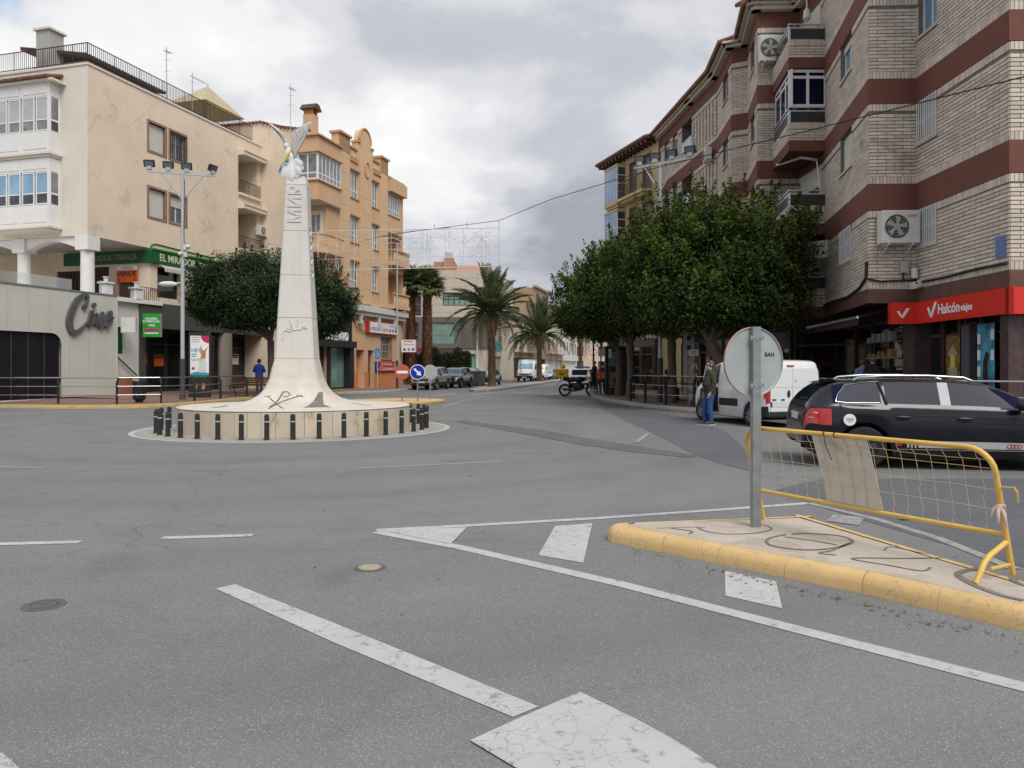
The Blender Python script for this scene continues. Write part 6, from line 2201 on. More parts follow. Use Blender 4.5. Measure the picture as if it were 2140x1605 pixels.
# balconies over the van
for fi,zf in enumerate([3.68,6.62,9.56,12.5]):
 bp_ = [(10.15,29.8),(9.80,27.1),(11.2,27.1)]
 m = MB(); m.prism([(10.15,29.8),(9.80,27.1),(11.25,27.1),(11.25,29.8)],zf - 0.36,zf - 0.004); sl = m.build('balcony_slab','band_red',bb)
 for (p0,p1) in ((bp_[0],bp_[1]),(bp_[1],bp_[2])):
  T_,L_ = frame_of(p0,p1)
  m = MB(T_); m.box(0,L_,0.0,0.12,zf,zf + 0.60); m.build('parapet','mortar',sl)
  m = MB(T_)
  for c in range(4):
   x = -0.235 * (c % 2)
   while x < L_ - 0.01:
    a,b = max(x,0) + 0.006,min(x + 0.456,L_)
    if b - a > 0.04:
     m.box(a,b,-0.016,0,zf + 0.012 + 0.10 * c,zf + 0.09 + 0.10 * c)
    x += 0.47
  k = 0.0
  while k < L_ - 0.02:
   m.box(k + 0.006,min(k + 0.09,L_),-0.02,0,zf + 0.42,zf + 0.595)
   k += 0.097
  stuff(m.build('brick_facing','brick_tan',sl))
  m = MB(T_); m.box(0.04,L_ - 0.06,0.03,0.05,zf + 0.66,zf + 1.04); m.build('balcony_panel','glass_smoke',sl)
  m = MB(T_)
  m.box(0.0,L_,0.02,0.06,zf + 0.605,zf + 0.66); m.box(0.0,L_,0.02,0.06,zf + 1.04,zf + 1.09)
  for q in (0.0,L_ - 0.06):
   m.box(q,q + 0.05,0.021,0.059,zf + 0.66,zf + 1.04)
  for q in (0.2,L_ / 2,L_ - 0.2):
   m.box(q - 0.012,q + 0.012,0.03,0.05,zf + 1.09,zf + 1.17)
  m.box(0,L_,0.01,0.07,zf + 1.17,zf + 1.21)
  m.build('balcony_rail','aluminium',sl)
  if fi == 2:
   window(T_ @ Matrix.Translation((0,0.08,0)),bb,0.02,L_ - 0.02,zf + 1.22,zf + 2.55,0.0,2 if L_ < 2 else 3,(0.80,),'white_frame','glass_tint',0.10,name='balcony_glazing')
 m = MB(); m.box(11.18,11.20,27.9,29.4,zf + 0.05,zf + 2.1); m.build('balcony_door','glass',bb)
 m = MB(); m.box(11.15,11.19,27.7,29.6,zf + 1.5,zf + 2.2); m.build('roller_shutter','shutter',bb)
m = MB(); m.tube([(10.05,29.0,9.2),(10.35,27.4,9.05),(10.9,27.35,8.95)],0.05,8); m.tube([(10.9,27.4,9.0),(11.08,27.5,7.8)],0.02,6); m.build('rolled_awning','aluminium',bb)
m = MB(); m.tube([(11.15,27.05,15),(11.16,27.05,3.7)],0.03,6); m.build('drain_pipe','brown_metal',bb)
# black cables looped under the first floor
m = MB(Fr_[8][0]); m.tube([(-0.05,-0.05,4.0),(0.3,-0.06,3.93),(0.8,-0.06,3.95),(1.32,-0.06,3.97)],0.03,6); m.build('cable','cable',bb)
m = MB(Fr_[7][0]); m.tube([(0.5,-0.06,3.72),(2.2,-0.07,3.74),(4.0,-0.06,3.70),(5.4,-0.06,3.82),(6.2,-0.06,4.05),(6.25,-0.06,4.5)],0.045,6); m.build('cable','cable',bb)
m = MB(Fr_[9][0]); m.tube([(0,-0.06,3.88),(1.5,-0.06,3.86),(3.0,-0.06,3.90),(4.1,-0.06,3.88)],0.035,6); m.build('cable','cable',bb)
# air conditioners
a8 = Fr_[8][0].to_euler().z
air_con('air_conditioner','large white outdoor unit with round fan on the brick pier above the travel shop',tuple(Fr_[8][0] @ Vector((0.68,-0.02,4.94))),a8,1.02,0.90,0.36,'MITSUBISHI\nELECTRIC')
air_con('air_conditioner','white outdoor unit hanging on a bracket beside the dark balcony near the tree',(10.95,27.02,5.35),R(-52),0.8,0.60,0.3)
air_con('air_conditioner','white outdoor unit on the top floor balcony',(10.0,29.75,13.3),R(0),0.95,1.0,0.32)
air_con('air_conditioner','small white outdoor unit high on the far brick lattice wall',(9.75,37.3,11.6),R(-95),0.8,0.6,0.3)
# boxes and camera on the pier
o_ = thing('junction_box','pale grey telephone junction box on the brick pier below the large unit','junction box',tuple(Fr_[8][0] @ Vector((0.9,-0.05,4.1))))
m = MB(Fr_[8][0]); m.box(0.82,1.04,-0.16,-0.02,4.15,4.50); m.build('case','ac_grey',o_,bevel=0.03)
m = MB(Fr_[8][0]); m.tube([(0.93,-0.06,4.15),(0.90,-0.07,4.0),(0.97,-0.06,3.97)],0.02,6); m.build('cable_tail','cable',o_)
o_ = thing('security_camera','white cylindrical security camera at the inner corner above the red sign','camera',(11.15,21.25,4.0))
T = Tz(11.15,21.2,4.12)
m = MB(T); m.lathe([(0.085,-0.12),(0.085,0.16)],14); m.build('mount','ac_white',o_,smooth=40)
m = MB(T @ Matrix.Translation((0.02,-0.12,-0.30)) @ Matrix.Rotation(R(-18),4,'Y')); m.box(-0.19,0.15,-0.12,0.10,-0.09,0.09); m.build('housing','ac_white',o_,bevel=0.02)
m = MB(T @ Matrix.Translation((-0.02,-0.245,-0.29))); m.ell((-0.06,0,0.02),(0.03,0.02,0.03),10,8); m.build('lens','dark_metal',o_)
o_ = thing('street_plaque','small blue street plaque on the near brick corner','plaque',tuple(Fr_[9][0] @ Vector((3.75,-0.03,4.2))))
m = MB(Fr_[9][0]); m.box(3.62,4.0,-0.035,-0.020,4.05,4.55); m.build('plate','cloth_pale_blue',o_)

# --- shops below
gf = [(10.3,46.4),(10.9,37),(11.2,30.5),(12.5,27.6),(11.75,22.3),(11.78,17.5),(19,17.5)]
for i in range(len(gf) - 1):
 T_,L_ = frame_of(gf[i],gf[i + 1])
 m = MB(T_); m.quad((0,0,0),(L_,0,0),(L_,0,3.34),(0,0,3.34)); m.build('shop_wall','shop_dark',bb)  # shade of the shallow recess is put into this dark wall colour
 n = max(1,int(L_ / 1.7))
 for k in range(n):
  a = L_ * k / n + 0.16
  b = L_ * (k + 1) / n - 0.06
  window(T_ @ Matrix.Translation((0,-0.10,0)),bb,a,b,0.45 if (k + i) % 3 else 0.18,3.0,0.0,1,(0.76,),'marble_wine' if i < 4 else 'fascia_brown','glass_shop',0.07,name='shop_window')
# marble pier below the step, red frames
m = MB(); m.box(11.18,11.75,21.32,21.9,0,3.33); m.build('pier','marble_wine',bb)
m = MB(); m.box(11.25,11.60,17.35,17.65,0,2.9); m.build('pier','marble_wine',bb)
for y in (20.6,18.9):
 m = MB(); m.box(11.58,11.66,y - 0.08,y + 0.08,0.1,2.9); m.build('shop_frame','travel_red' if False else 'awning_dark',bb)
# travel shop sign
sg = thing('shop_sign','red fascia sign with white tick lettered Halcón viajes','shop sign',(11.2,20,2.75))
T9 = Fr_[9][0]
m = MB(T9); m.box(0.20,4.32,-0.16,-0.045,2.73,3.32); m.build('board','travel_red',sg)
T8 = Fr_[8][0]
m = MB(T8); m.box(0.50,1.155,-0.25,-0.045,2.732,3.318); m.build('end_board','travel_red',sg)
m = MB(T9 @ Matrix.Translation((4.3,-0.16,0)) @ Matrix.Rotation(R(90),4,'Z')); m.box(0.0,6.0,-0.02,0.1,2.72,3.325); m.build('board','travel_red',sg)

def tick(T_,cx,cz,k,parent):
 mm_ = MB(T_); mm_.prism_xz([(cx + x * k,cz + z * k) for x,z in [(-1.0,0.35),(-0.62,0.40),(-0.25,-0.25),(-0.42,-0.62)]],-0.006,0.0); mm_.build('tick_mark','sign_white',parent)
 mm_ = MB(T_); mm_.prism_xz([(cx + x * k,cz + z * k) for x,z in [(-0.38,-0.72),(-0.05,-0.78),(0.25,-0.45),(1.0,0.72),(0.95,0.88),(0.62,0.86),(0.45,0.72)]],-0.006,0.0); mm_.build('tick_mark','sign_white',parent)

tick(T9 @ Matrix.Translation((0,-0.162,0)),1.12,3.04,0.24,sg)
tick(T8 @ Matrix.Translation((0,-0.252,0)),0.82,3.02,0.17,sg)
text('Halcón',0.36,T9 @ Matrix.Translation((1.40,-0.165,2.92)),'sign_white',sg,0.008,width=0.98,bold=0.008)
text('viajes',0.24,T9 @ Matrix.Translation((2.44,-0.165,2.93)),'sign_white',sg,0.008,width=0.50,bold=0.005)
# window display
for k,(x0,x1,z0,z1,mt,lab) in enumerate([(0.95,1.60,0.9,2.35,'poster_gold','gold and black poster of a lit mountain lodge in the travel shop window'),
            (2.35,3.05,0.8,2.6,'poster_blue','tall blue poster with a dancing figure in the travel shop window'),
            (3.35,3.55,1.6,2.3,'sign_white','narrow white notice in the travel shop window')]):
 o_ = thing('poster',lab,'poster',tuple(T9 @ Vector((x0,0.3,z0))))
 m = MB(T9); m.box(x0,x1,0.30,0.31,z0,z1); m.build('sheet',mt,o_)
 if k == 0:
  for (q,r,s_,t,mm_) in [(0.12,0.2,0.53,0.62,'iron_light'),(0.22,0.62,0.43,0.95,'beak_yellow'),(0.10,0.10,0.55,0.18,'ink')]:
   w_ = MB(T9); w_.box(x0 + q,x0 + s_,0.294,0.299,z0 + r,z0 + t); w_.build('print',mm_,o_)
  w_ = MB(T9); w_.prism_xz([(x0 + 0.08,z0 + 0.95),(x0 + 0.57,z0 + 0.95),(x0 + 0.325,z0 + 1.25)],0.294,0.299); w_.build('print','iron_light',o_)
 if k == 1:
  w_ = MB(T9); w_.prism_xz([(x0 + 0.25,z0 + 0.3),(x0 + 0.45,z0 + 0.3),(x0 + 0.42,z0 + 0.8),(x0 + 0.5,z0 + 1.05),(x0 + 0.36,z0 + 1.12),(x0 + 0.25,z0 + 0.85)],0.294,0.299); w_.build('print','ink',o_)
  w_ = MB(T9); w_.prism_xz([(x0 + 0.12,z0 + 0.08),(x0 + 0.6,z0 + 0.1),(x0 + 0.5,z0 + 0.3),(x0 + 0.2,z0 + 0.3)],0.294,0.299); w_.build('print','magenta',o_)
  for (q,r) in ((0.02,0.5),(0.02,0.9),(0.02,1.3),(0.56,0.9),(0.56,1.4)):
   w_ = MB(T9); w_.box(x0 + q,x0 + q + 0.12,0.293,0.298,z0 + r,z0 + r + 0.25); w_.build('print','sign_white',o_)
m = MB(T9); m.box(1.75,2.1,0.25,0.5,0.2,2.6); m.build('mosaic_pier','mosaic',bb)
# awning over the neighbouring shop
aw = thing('awning','dark retractable awning with pale front bar under the brick overhang','awning',(10.2,23,2.9))
Ta_,La_ = frame_of((10.75,27.0),(10.05,21.5))
m = MB(Ta_)
m.add([(0,0.9,3.28),(La_,0.9,3.28),(La_,-0.30,2.93),(0,-0.30,2.93)],[(0,1,2,3)])
m.add([(0,-0.30,2.93),(La_,-0.30,2.93),(La_,-0.32,2.72),(0,-0.32,2.72)],[(0,1,2,3)])
m.build('fabric','awning_dark',aw)
m = MB(Ta_); m.bar((0,-0.33,2.94),(La_,-0.33,2.94),0.05,0.07); m.build('front_bar','aluminium',aw)
# lit shelves inside
sh = thing('display_shelves','shop shelves with pale goods seen through the glass beside the marble pier','shelves',(11.6,23,0.2))
Ts_,Ls_ = frame_of((11.8,25.2),(11.62,22.5))
for k,z in enumerate((0.7,1.25,1.8,2.3)):
 m = MB(Ts_); m.box(0.6,2.6,-0.40,-0.12,z,z + 0.035); m.build('shelf','dim_letter',sh)
 m = MB(Ts_)
 for q in range(5):
  x = 0.65 + 0.38 * q + rnd.uniform(0,.1)
  m.box(x,x + rnd.uniform(.12,.26),-0.38,-0.2,z + 0.037,z + 0.037 + rnd.uniform(.08,.3))
 m.build('goods',['dim_letter','shop_dark','poster_ochre','ac_grey'][k],sh)
# little lantern on the top balcony
o_ = thing('lantern','white hanging lantern on the top floor balcony','lantern',(10.6,27.6,14.5))
m = MB(Tz(10.55,27.4,13.9)); m.lathe([(0.02,0),(0.14,0.12),(0.11,0.4),(0.03,0.5),(0.02,0.9)],10); m.build('body','off_white',o_)

# ------------------------------------------------------------------ yellow building
TY,LY = frame_of((6.8,53.0),(8.9,46.5))
yb = thing('apartment_building','pale yellow block with blue glazed oriels and tiled eaves beyond the brick block','building',(6.8,53,0.16),TY.to_euler().z)
flz = [3.6,6.6,9.6,12.55]
yh = []
for z in flz:
 yh += [(3.0,3.9,z + 0.1,z + 2.3,0.2),(4.9,5.8,z + 0.1,z + 2.3,0.2)]
m = MB(TY)
wall(m,0,LY,0,15.45,yh)
m.quad((0,0,0),(0,12,0),(0,12,15.45),(0,0,15.45))
m.quad((0,0,15.45),(LY,0,15.45),(LY,12,15.45),(0,12,15.45))
m.build('wall','yellow_stucco',yb)
for h in yh:
 window(TY,yb,h[0],h[1],h[2],h[3],0.12,2,(),'brown_stone','glass_curtain',0.06,0.0,0,None,'brown_stone','balcony_door',sw=0.10)
for z in flz[1:]:
 m = MB(TY); m.box(0.35,2.35,-0.62,-0.002,z - 0.15,z + 0.12); m.box(0.45,2.25,-0.52,-0.002,z - 0.32,z - 0.15); ori = m.build('oriel','yellow_stucco',yb)
 m = MB(TY); m.box(0.35,2.35,-0.62,-0.002,z + 2.35,z + 2.5); m.build('oriel_cap','yellow_stucco',ori)
 for k in range(4):
  m = MB(TY); m.box(0.40 + k * 0.48,0.84 + k * 0.48,-0.58,-0.55,z + 0.125,z + 1.2); m.build('pane','glass_sky',ori)
  m = MB(TY); m.box(0.40 + k * 0.48,0.84 + k * 0.48,-0.58,-0.55,z + 1.24,z + 2.345); m.build('pane','glass_sky',ori)
 m = MB(TY)
 for k in range(5):
  m.box(0.36 + k * 0.48,0.40 + k * 0.48,-0.60,-0.53,z + 0.122,z + 2.348)
 m.box(0.4,2.3,-0.595,-0.535,z + 1.20,z + 1.24)
 m.build('mullions','white_frame',ori)
 for k in range(4):
  m = MB(TY); m.box(2.30,2.31,-0.52,-0.04,z + 0.15 + k * 0.55,z + 0.63 + k * 0.55); m.build('pane','glass',ori)
 m = MB(TY)
 for k in range(5):
  m.box(2.27,2.32,-0.55,-0.003,z + 0.10 + k * 0.55,z + 0.15 + k * 0.55)
 m.build('mullions','white_frame',ori)
 m = MB(TY); m.box(2.6,6.2,-0.75,-0.002,z - 0.14,z + 0.02); m.box(2.8,6.0,-0.55,-0.002,z - 0.30,z - 0.142); m.build('balcony_slab','yellow_stucco',yb)
 m = MB(TY)
 for k in range(26):
  x = 2.66 + 3.48 * k / 25
  m.box(x - 0.01,x + 0.01,-0.70,-0.68,z + 0.022,z + 1.0)
 for q in (2.66,6.14):
  for k in range(5):
   m.box(q - 0.01,q + 0.01,-0.60 + k * 0.13,-0.58 + k * 0.13,z + 0.022,z + 1.0)
  m.box(q - 0.02,q + 0.02,-0.70,-0.01,z + 1.0,z + 1.03)
 m.box(2.64,6.16,-0.715,-0.665,z + 1.0,z + 1.035)
 m.build('balcony_rail','brown_metal',yb)
m = MB(TY); m.box(-0.6,LY,-0.75,0.2,15.46,15.56)
for k in range(14):
 x = -0.4 + k * 0.52
 m.box(x,x + 0.16,-0.72,-0.002,15.28,15.458)
m.build('eaves','brown_metal',yb)
m = MB(TY)
for k in range(37):
 m.tube([(-0.6 + 0.2 * k,-0.85,15.60),(-0.6 + 0.2 * k,3.5,17.0)],0.095,6)
m.build('roof_tiles','roof_tile',yb,smooth=50)
m = MB(TY); m.prism_xz([(2.2,15.5),(9.5,15.5),(9.5,18.9),(8.0,18.9),(2.2,16.9)],2.2,8); m.build('penthouse','yellow_stucco',yb)
m = MB(TY); m.box(0,LY,-0.25,-0.004,0.1,3.35); m.build('shop_surround','marble_wine',yb)
for k in range(4):
 window(TY @ Matrix.Translation((0,-0.30,0)),yb,0.2 + k * 1.65,1.7 + k * 1.65,0.3,2.9,0.0,1,(0.8,),'fascia_brown','glass_shop',0.07,name='shop_window')

# ------------------------------------------------------------------ beyond: modern building, street terrace, far end
SD = math.atan2(1,0.24)
mo = thing('modern_building','modern beige building with grey projecting first floor behind the palms','building',(-7,85,0.2))
TM = Tz(-13.5,84.2,0,R(0))
ML = 10.7
m = MB(TM)
wall(m,0,ML,7.1,12.3,[(5.87,10.2,8.4,9.85,0.3),(2.6,3.5,7.3,9.9,.3)])
m.build('wall','modern_stone',mo)
m = MB(TM)
wall(m,0,ML,0,3.7,[(8.0,9.5,0.2,3.1,0.4)])
m.quad((0,0,12.3),(ML,0,12.3),(ML + 3,12,12.3),(0,12,12.3))
m.build('wall','modern_stone',mo)
TMs,LMs = Tz(-13.5 + ML,84.2,0,SD),12.5
m = MB(TMs); wall(m,0,LMs,7.1,12.3,[(4.2,6.4,8.2,10.0,.3)]); wall(m,0,LMs,3.2,7.1); wall(m,0,LMs,0,3.2,[(1.2,6.5,.2,2.9,.4)]); m.build('side_wall','modern_stone',mo)
for k in range(5):      # stone courses as thin joint strips
 z = 7.6 + 0.95 * k
 m = MB(TM); m.box(0,ML,-0.004,-0.001,z,z + 0.03); m.build('joint','far_tan',mo)
m = MB(TM)
wall(m,-1.0,8.0,3.7,7.1,[(4.2,7.3,4.2,6.5,.3),(2.5,3.4,4.2,6.5,.3)],y=-0.9)
m.quad((8.0,-0.9,3.7),(8.0,0,3.7),(8.0,0,7.1),(8.0,-0.9,7.1)); m.quad((-1,-0.9,3.7),(8,-0.9,3.7),(8,0,3.7),(-1,0,3.7)); m.quad((-1,-0.9,7.1),(8,-0.9,7.1),(8,0,7.1),(-1,0,7.1))
wall(m,8.0,ML + 0.1,3.7,7.05,[],y=-0.15)
m.build('grey_storey','grey_render',mo)
m = MB(TMs); wall(m,0,6.5,3.7,7.1,[(2.4,5.4,4.2,6.5,.25)],y=-0.12); m.quad((6.5,-.12,3.7),(6.5,0,3.7),(6.5,0,7.1),(6.5,-.12,7.1)); m.build('grey_storey','grey_render',mo)
window(TM @ Matrix.Translation((0,-0.9,0)),mo,4.2,7.3,4.2,6.5,0.12,4,(0.42,),'galvanised','glass_green',0.09)
window(TM @ Matrix.Translation((0,-0.9,0)),mo,2.5,3.4,4.2,6.5,0.12,1,(0.42,),'galvanised','glass',0.09)
window(TM,mo,5.87,10.2,8.4,9.85,0.15,7,(0.5,),'dark_grey','glass_green',0.09)
window(TM,mo,2.6,3.5,7.3,9.9,0.15,1,(0.5,),'dark_grey','glass',0.09)
window(TMs @ Matrix.Translation((0,-0.12,0)),mo,2.4,5.4,4.2,6.5,0.1,3,(0.5,),'galvanised','glass_green',0.09)
window(TMs,mo,4.2,6.4,8.2,10.0,0.1,3,(),'dark_grey','glass_sky',0.09)
window(TMs,mo,1.2,6.5,0.2,2.9,0.2,4,(),'galvanised','glass_green',0.10,name='shop_window')
m = MB(TM); m.box(8.0,9.5,0.3,0.38,0.2,3.1); m.build('roller_door','roller_door',mo)
m = MB(TMs); m.box(2.0,2.35,-0.9,-0.13,3.4,4.6); m.build('pharmacy_sign','turquoise',mo)
# pitched tile roofs and chimneys behind it
rb = thing('far_house','terracotta roofed house with square chimney rising behind the modern building','building',(-6,110,0))
m = MB(); m.add([(-16,108,14.6),(-2,108,14.6),(-4,118,17.4),(-14,118,17.4),(-16,118,14.6),(-2,118,14.6)],[(0,1,2,3),(0,3,4),(1,5,2)]); m.build('roof','far_terracotta',rb)
m = MB(); m.box(-15.8,-2.2,108.3,118,0,14.6); m.build('wall','far_tan',rb)
m = MB(); m.box(-11.0,-8.0,107.6,111,14,16.5); m.build('roof_room','far_terracotta',rb)
m = MB(); m.box(-9.6,-8.2,107.4,108.9,14,17.0); m.build('chimney','far_terracotta',rb)
m = MB(); m.box(-9.4,-8.4,107.6,108.7,17.002,17.8); m.build('chimney_pot','modern_stone',rb)

def street_house(name,label,s0,length,h,wmat,floors,base=(0.15,97.5),depth=10,bal=True,shop='shop_dark'):
 """House on the west side of the far street; s0 = distance along the front from the modern building."""
 T_ = Tz(base[0],base[1],0,SD) @ Matrix.Translation((s0,0,0))
 o_ = thing(name,label,'building',tuple(T_ @ Vector((0,0,0))),SD)
 hs = []
 n = max(2,int(length / 3.2))
 for z in floors:
  for k in range(n):
   a = length * (k + 0.5) / n - 0.7
   hs.append((a,a + 1.4,z + 0.2,z + 2.3,0.2))
 hs.append((0.4,length - 0.4,0.2,2.9,0.5))
 mm_ = MB(T_)
 wall(mm_,0,length,0,h,hs)
 mm_.quad((0,0,0),(0,depth,0),(0,depth,h),(0,0,h)); mm_.quad((length,0,0),(length,depth,0),(length,depth,h),(length,0,h)); mm_.quad((0,0,h),(length,0,h),(length,depth,h),(0,depth,h))
 mm_.build('wall',wmat,o_)
 for q in hs[:-1]:
  window(T_,o_,q[0],q[1],q[2],q[3],0.1,2,(),'brown_metal','glass',0.08)
 mm_ = MB(T_); mm_.box(0.4,length - 0.4,0.45,0.5,0.2,2.9); mm_.build('shop_window',shop,o_)
 if bal:
  for z in floors:
   mm_ = MB(T_); mm_.box(0.3,length - 0.3,-0.9,-0.002,z - 0.2,z); mm_.build('balcony_slab',wmat,o_)
   mm_ = MB(T_)
   for k in range(6):
    mm_.box(0.3,length - 0.3,-0.9,-0.86,z + 0.08 + 0.16 * k,z + 0.16 + 0.16 * k)
   mm_.build('balcony_boards','rack_wood' if z > 4 and wmat == 'pale_stucco' else 'white_stucco',o_)
 mm_ = MB(T_); mm_.box(-0.2,length + 0.2,-0.3,0.2,h + 0.002,h + 0.3); mm_.build('cornice','far_tan',o_)
 return o_

street_house('terrace_house','two storey house with brown balcony boards past the modern building',0.0,13,8.2,'pale_stucco',(3.8,))
street_house('terrace_house','tall tan house with overhanging roof behind the second palm',13.2,9,13.2,'far_tan',(4,7.2,10.2),bal=False)
street_house('terrace_house','low cream house with white ground floor further up the street',22.4,15,9.2,'pale_stucco',(4.0,),shop='white_stucco')
street_house('terrace_house','white shop house near the far end of the street',37.6,16,8.4,'white_stucco',(3.9,),bal=False,shop='white_stucco')
fe = thing('far_house','pale house closing the end of the street under the ficus crown','building',(18,178,0))
m = MB(); wall(m,8,46,0,11,[(10 + 5 * k,11.6 + 5 * k,z,z + 2.2,.3) for k in range(7) for z in (1,4.4,7.6)],y=178); m.build('wall','pale_stucco',fe)
m = MB(); m.quad((8,178.3,0),(46,178.3,0),(46,178.3,11),(8,178.3,11)); m.build('window','glass',fe)
m = MB(); m.box(7.8,46.2,177.5,188,11.002,11.4); m.build('roof','far_tan',fe)
tw = thing('far_tower','small distant tower with pyramid cap above the second palm','tower',(9.5,235,0))
m = MB(Tz(9.5,235,0,R(10))); m.box(-1.3,1.3,-1.3,1.3,0,24.6); m.build('shaft','far_tan',tw)
m = MB(Tz(9.5,235,0,R(10))); m.add([(-1.5,-1.5,24.6),(1.5,-1.5,24.6),(1.5,1.5,24.6),(-1.5,1.5,24.6),(0,0,26.2)],[(0,1,4),(1,2,4),(2,3,4),(3,0,4)]); m.build('cap','far_terracotta',tw)
# east side of the far street behind the trees
for k,(x,y,L__,h,mt,lab) in enumerate([(7.6,58.5,14,8.5,'pale_stucco','cream house on the near east side mostly hidden by ficus trees'),(11.9,73,30,9.5,'far_tan','tan house row on the east side behind the moped')]):
 T_,L2 = frame_of((x + 0.30 * L__,y + L__),(x,y))
 o_ = thing('terrace_house',lab,'building',(x,y,0.16))
 m = MB(T_)
 hs = [(1 + 3 * q,2.3 + 3 * q,z,z + 2.1,.2) for q in range(int(L2 / 3) - 0) for z in (0.5,4.2)]
 hs = [h_ for h_ in hs if h_[1] < L2]
 wall(m,0,L2,0,h,hs)
 m.quad((L2,0,0),(L2,8,0),(L2,8,h),(L2,0,h))
 m.build('wall',mt,o_)
 for h_ in hs:
  window(T_,o_,h_[0],h_[1],h_[2],h_[3],0.1,2,(),'brown_metal','glass',0.08)
# ------------------------------------------------------------------ trees
def leaf_mesh(name,C,Nrm,size,mat,parent,aspect=0.45,seed=1,tone=None):
 """One small pointed face per leaf, C = centres (n,3), Nrm = rough facing (n,3)."""
 rs = np.random.RandomState(seed)
 n = len(C)
 nn = Nrm + rs.normal(0,0.55,(n,3))
 nn /= np.linalg.norm(nn,axis=1)[:,None] + 1e-9
 a = rs.normal(0,1,(n,3))
 a -= nn * (a * nn).sum(1)[:,None]
 a /= np.linalg.norm(a,axis=1)[:,None] + 1e-9
 b = np.cross(nn,a)
 s_ = (size * rs.uniform(0.6,1.35,n))[:,None]
 V = np.stack([C - a * s_,C + b * s_ * aspect + nn * s_ * 0.12,C + a * s_,C - b * s_ * aspect + nn * s_ * 0.12],1).reshape(-1,3)
 me = bpy.data.meshes.new(name)
 me.vertices.add(n * 4)
 me.vertices.foreach_set('co',V.astype(np.float32).ravel())
 me.loops.add(n * 4)
 me.loops.foreach_set('vertex_index',np.arange(n * 4,dtype=np.int32))
 me.polygons.add(n)
 me.polygons.foreach_set('loop_start',np.arange(0,n * 4,4,dtype=np.int32))
 me.materials.append(M[mat])
 me.update(calc_edges=True)
 if tone is not None:
  at_ = me.attributes.new('tone','FLOAT','FACE')
  at_.data.foreach_set('value',np.asarray(tone,dtype=np.float32))
 o_ = bpy.data.objects.new(name,me)
 COL.objects.link(o_)
 put(o_,parent)
 return o_

def crown(parent,lobes,n_clump,per,leaf,mat,seed,shoot=0.5,cl=0.36):
 """Leaves gathered in clumps on the skin of overlapping lobes ((centre),(radii)); some clumps run out into upright shoots."""
 rs = np.random.RandomState(seed)
 Cs,Ns,Ts_ = [],[],[]
 w = np.array([r[0] * r[1] + r[0] * r[2] for _,r in lobes]); w = w / w.sum()
 for k in range(n_clump):
  li = rs.choice(len(lobes),p=w)
  c,r = np.array(lobes[li][0]),np.array(lobes[li][1])
  d = rs.normal(0,1,3); d /= np.linalg.norm(d)
  q = rs.uniform(0.72,1.03) if rs.rand() < 0.8 else rs.uniform(0.3,0.75)
  p = c + d * r * q
  inside = False
  for lj,(c2,r2) in enumerate(lobes):
   if lj != li and np.linalg.norm((p - np.array(c2)) / np.array(r2)) < 0.72:
    inside = True
  if inside and rs.rand() < 0.8:
   continue
  m_ = int(per * rs.uniform(0.6,1.4))
  sh = d[2] > -0.1 and rs.rand() < shoot
  if sh:
   ax = np.array([d[0] * 0.5,d[1] * 0.5,0.9]); ax /= np.linalg.norm(ax)
   ln = cl * (rs.uniform(1.5,2.6) if rs.rand() < 0.88 else rs.uniform(2.8,4.2))
   t = rs.uniform(0,1,m_) ** 0.8
   pts = p + ax * (t * ln)[:,None] + rs.normal(0,1,(m_,3)) * (cl * 0.55 * (1.05 - t))[:,None]
  else:
   pts = p + rs.normal(0,cl * 0.62,(m_,3)) * np.array([1.1,1.1,0.8])
  Cs.append(pts)
  Ts_.append((t ** 1.3) * rs.uniform(0.2,1.2) if sh else np.full(len(pts),rs.uniform(-0.35,0.3)))
  nr = d + np.array([0,0,0.45])
  Ns.append(np.repeat(nr[None],len(pts),0))
 C,N_ = np.concatenate(Cs),np.concatenate(Ns)
 return leaf_mesh('crown',C,N_,leaf,mat,parent,seed=seed,tone=np.concatenate(Ts_))

def ficus(loc,label,lobes,seed,trunk_to,n_clump=420,per=75,leaf=0.068,mat='ficus_leaf',r0=0.17,lean=(0,0),shoot=0.72):
 o_ = thing('ficus_tree',label,'tree',loc)
 rs = random.Random(seed)
 x,y,z = loc
 b = MB()
 fork = (x + lean[0],y + lean[1],z + trunk_to)
 b.tube([(x,y,z - 0.05),(x + lean[0] * 0.2 + 0.02,y + lean[1] * 0.2,z + trunk_to * 0.4),(x + lean[0] * 0.6,y + lean[1] * 0.6,z + trunk_to * 0.75),fork],[r0 * 1.35,r0,r0 * 0.95,r0 * 1.05],10)
 for c,r in lobes:
  for k in range(3):
   e = (c[0] + rs.uniform(-.5,.5) * r[0],c[1] + rs.uniform(-.5,.5) * r[1],c[2] + rs.uniform(-.5,.1) * r[2])
   md = tuple((fork[q] * 0.5 + e[q] * 0.5) + (0.0,0.0,0.1)[q] + rs.uniform(-.12,.12) for q in range(3))
   b.tube([fork,md,e],[r0 * 0.62,r0 * 0.4,r0 * 0.15],7)
   e2 = tuple(md[q] + rs.uniform(-1,1) * r[q] * 0.6 for q in range(3))
   b.tube([md,e2],[r0 * 0.3,r0 * 0.1],6)
 b.build('trunk','bark',o_,smooth=60)
 crown(o_,lobes,n_clump,per,leaf,mat,seed,shoot)
 return o_

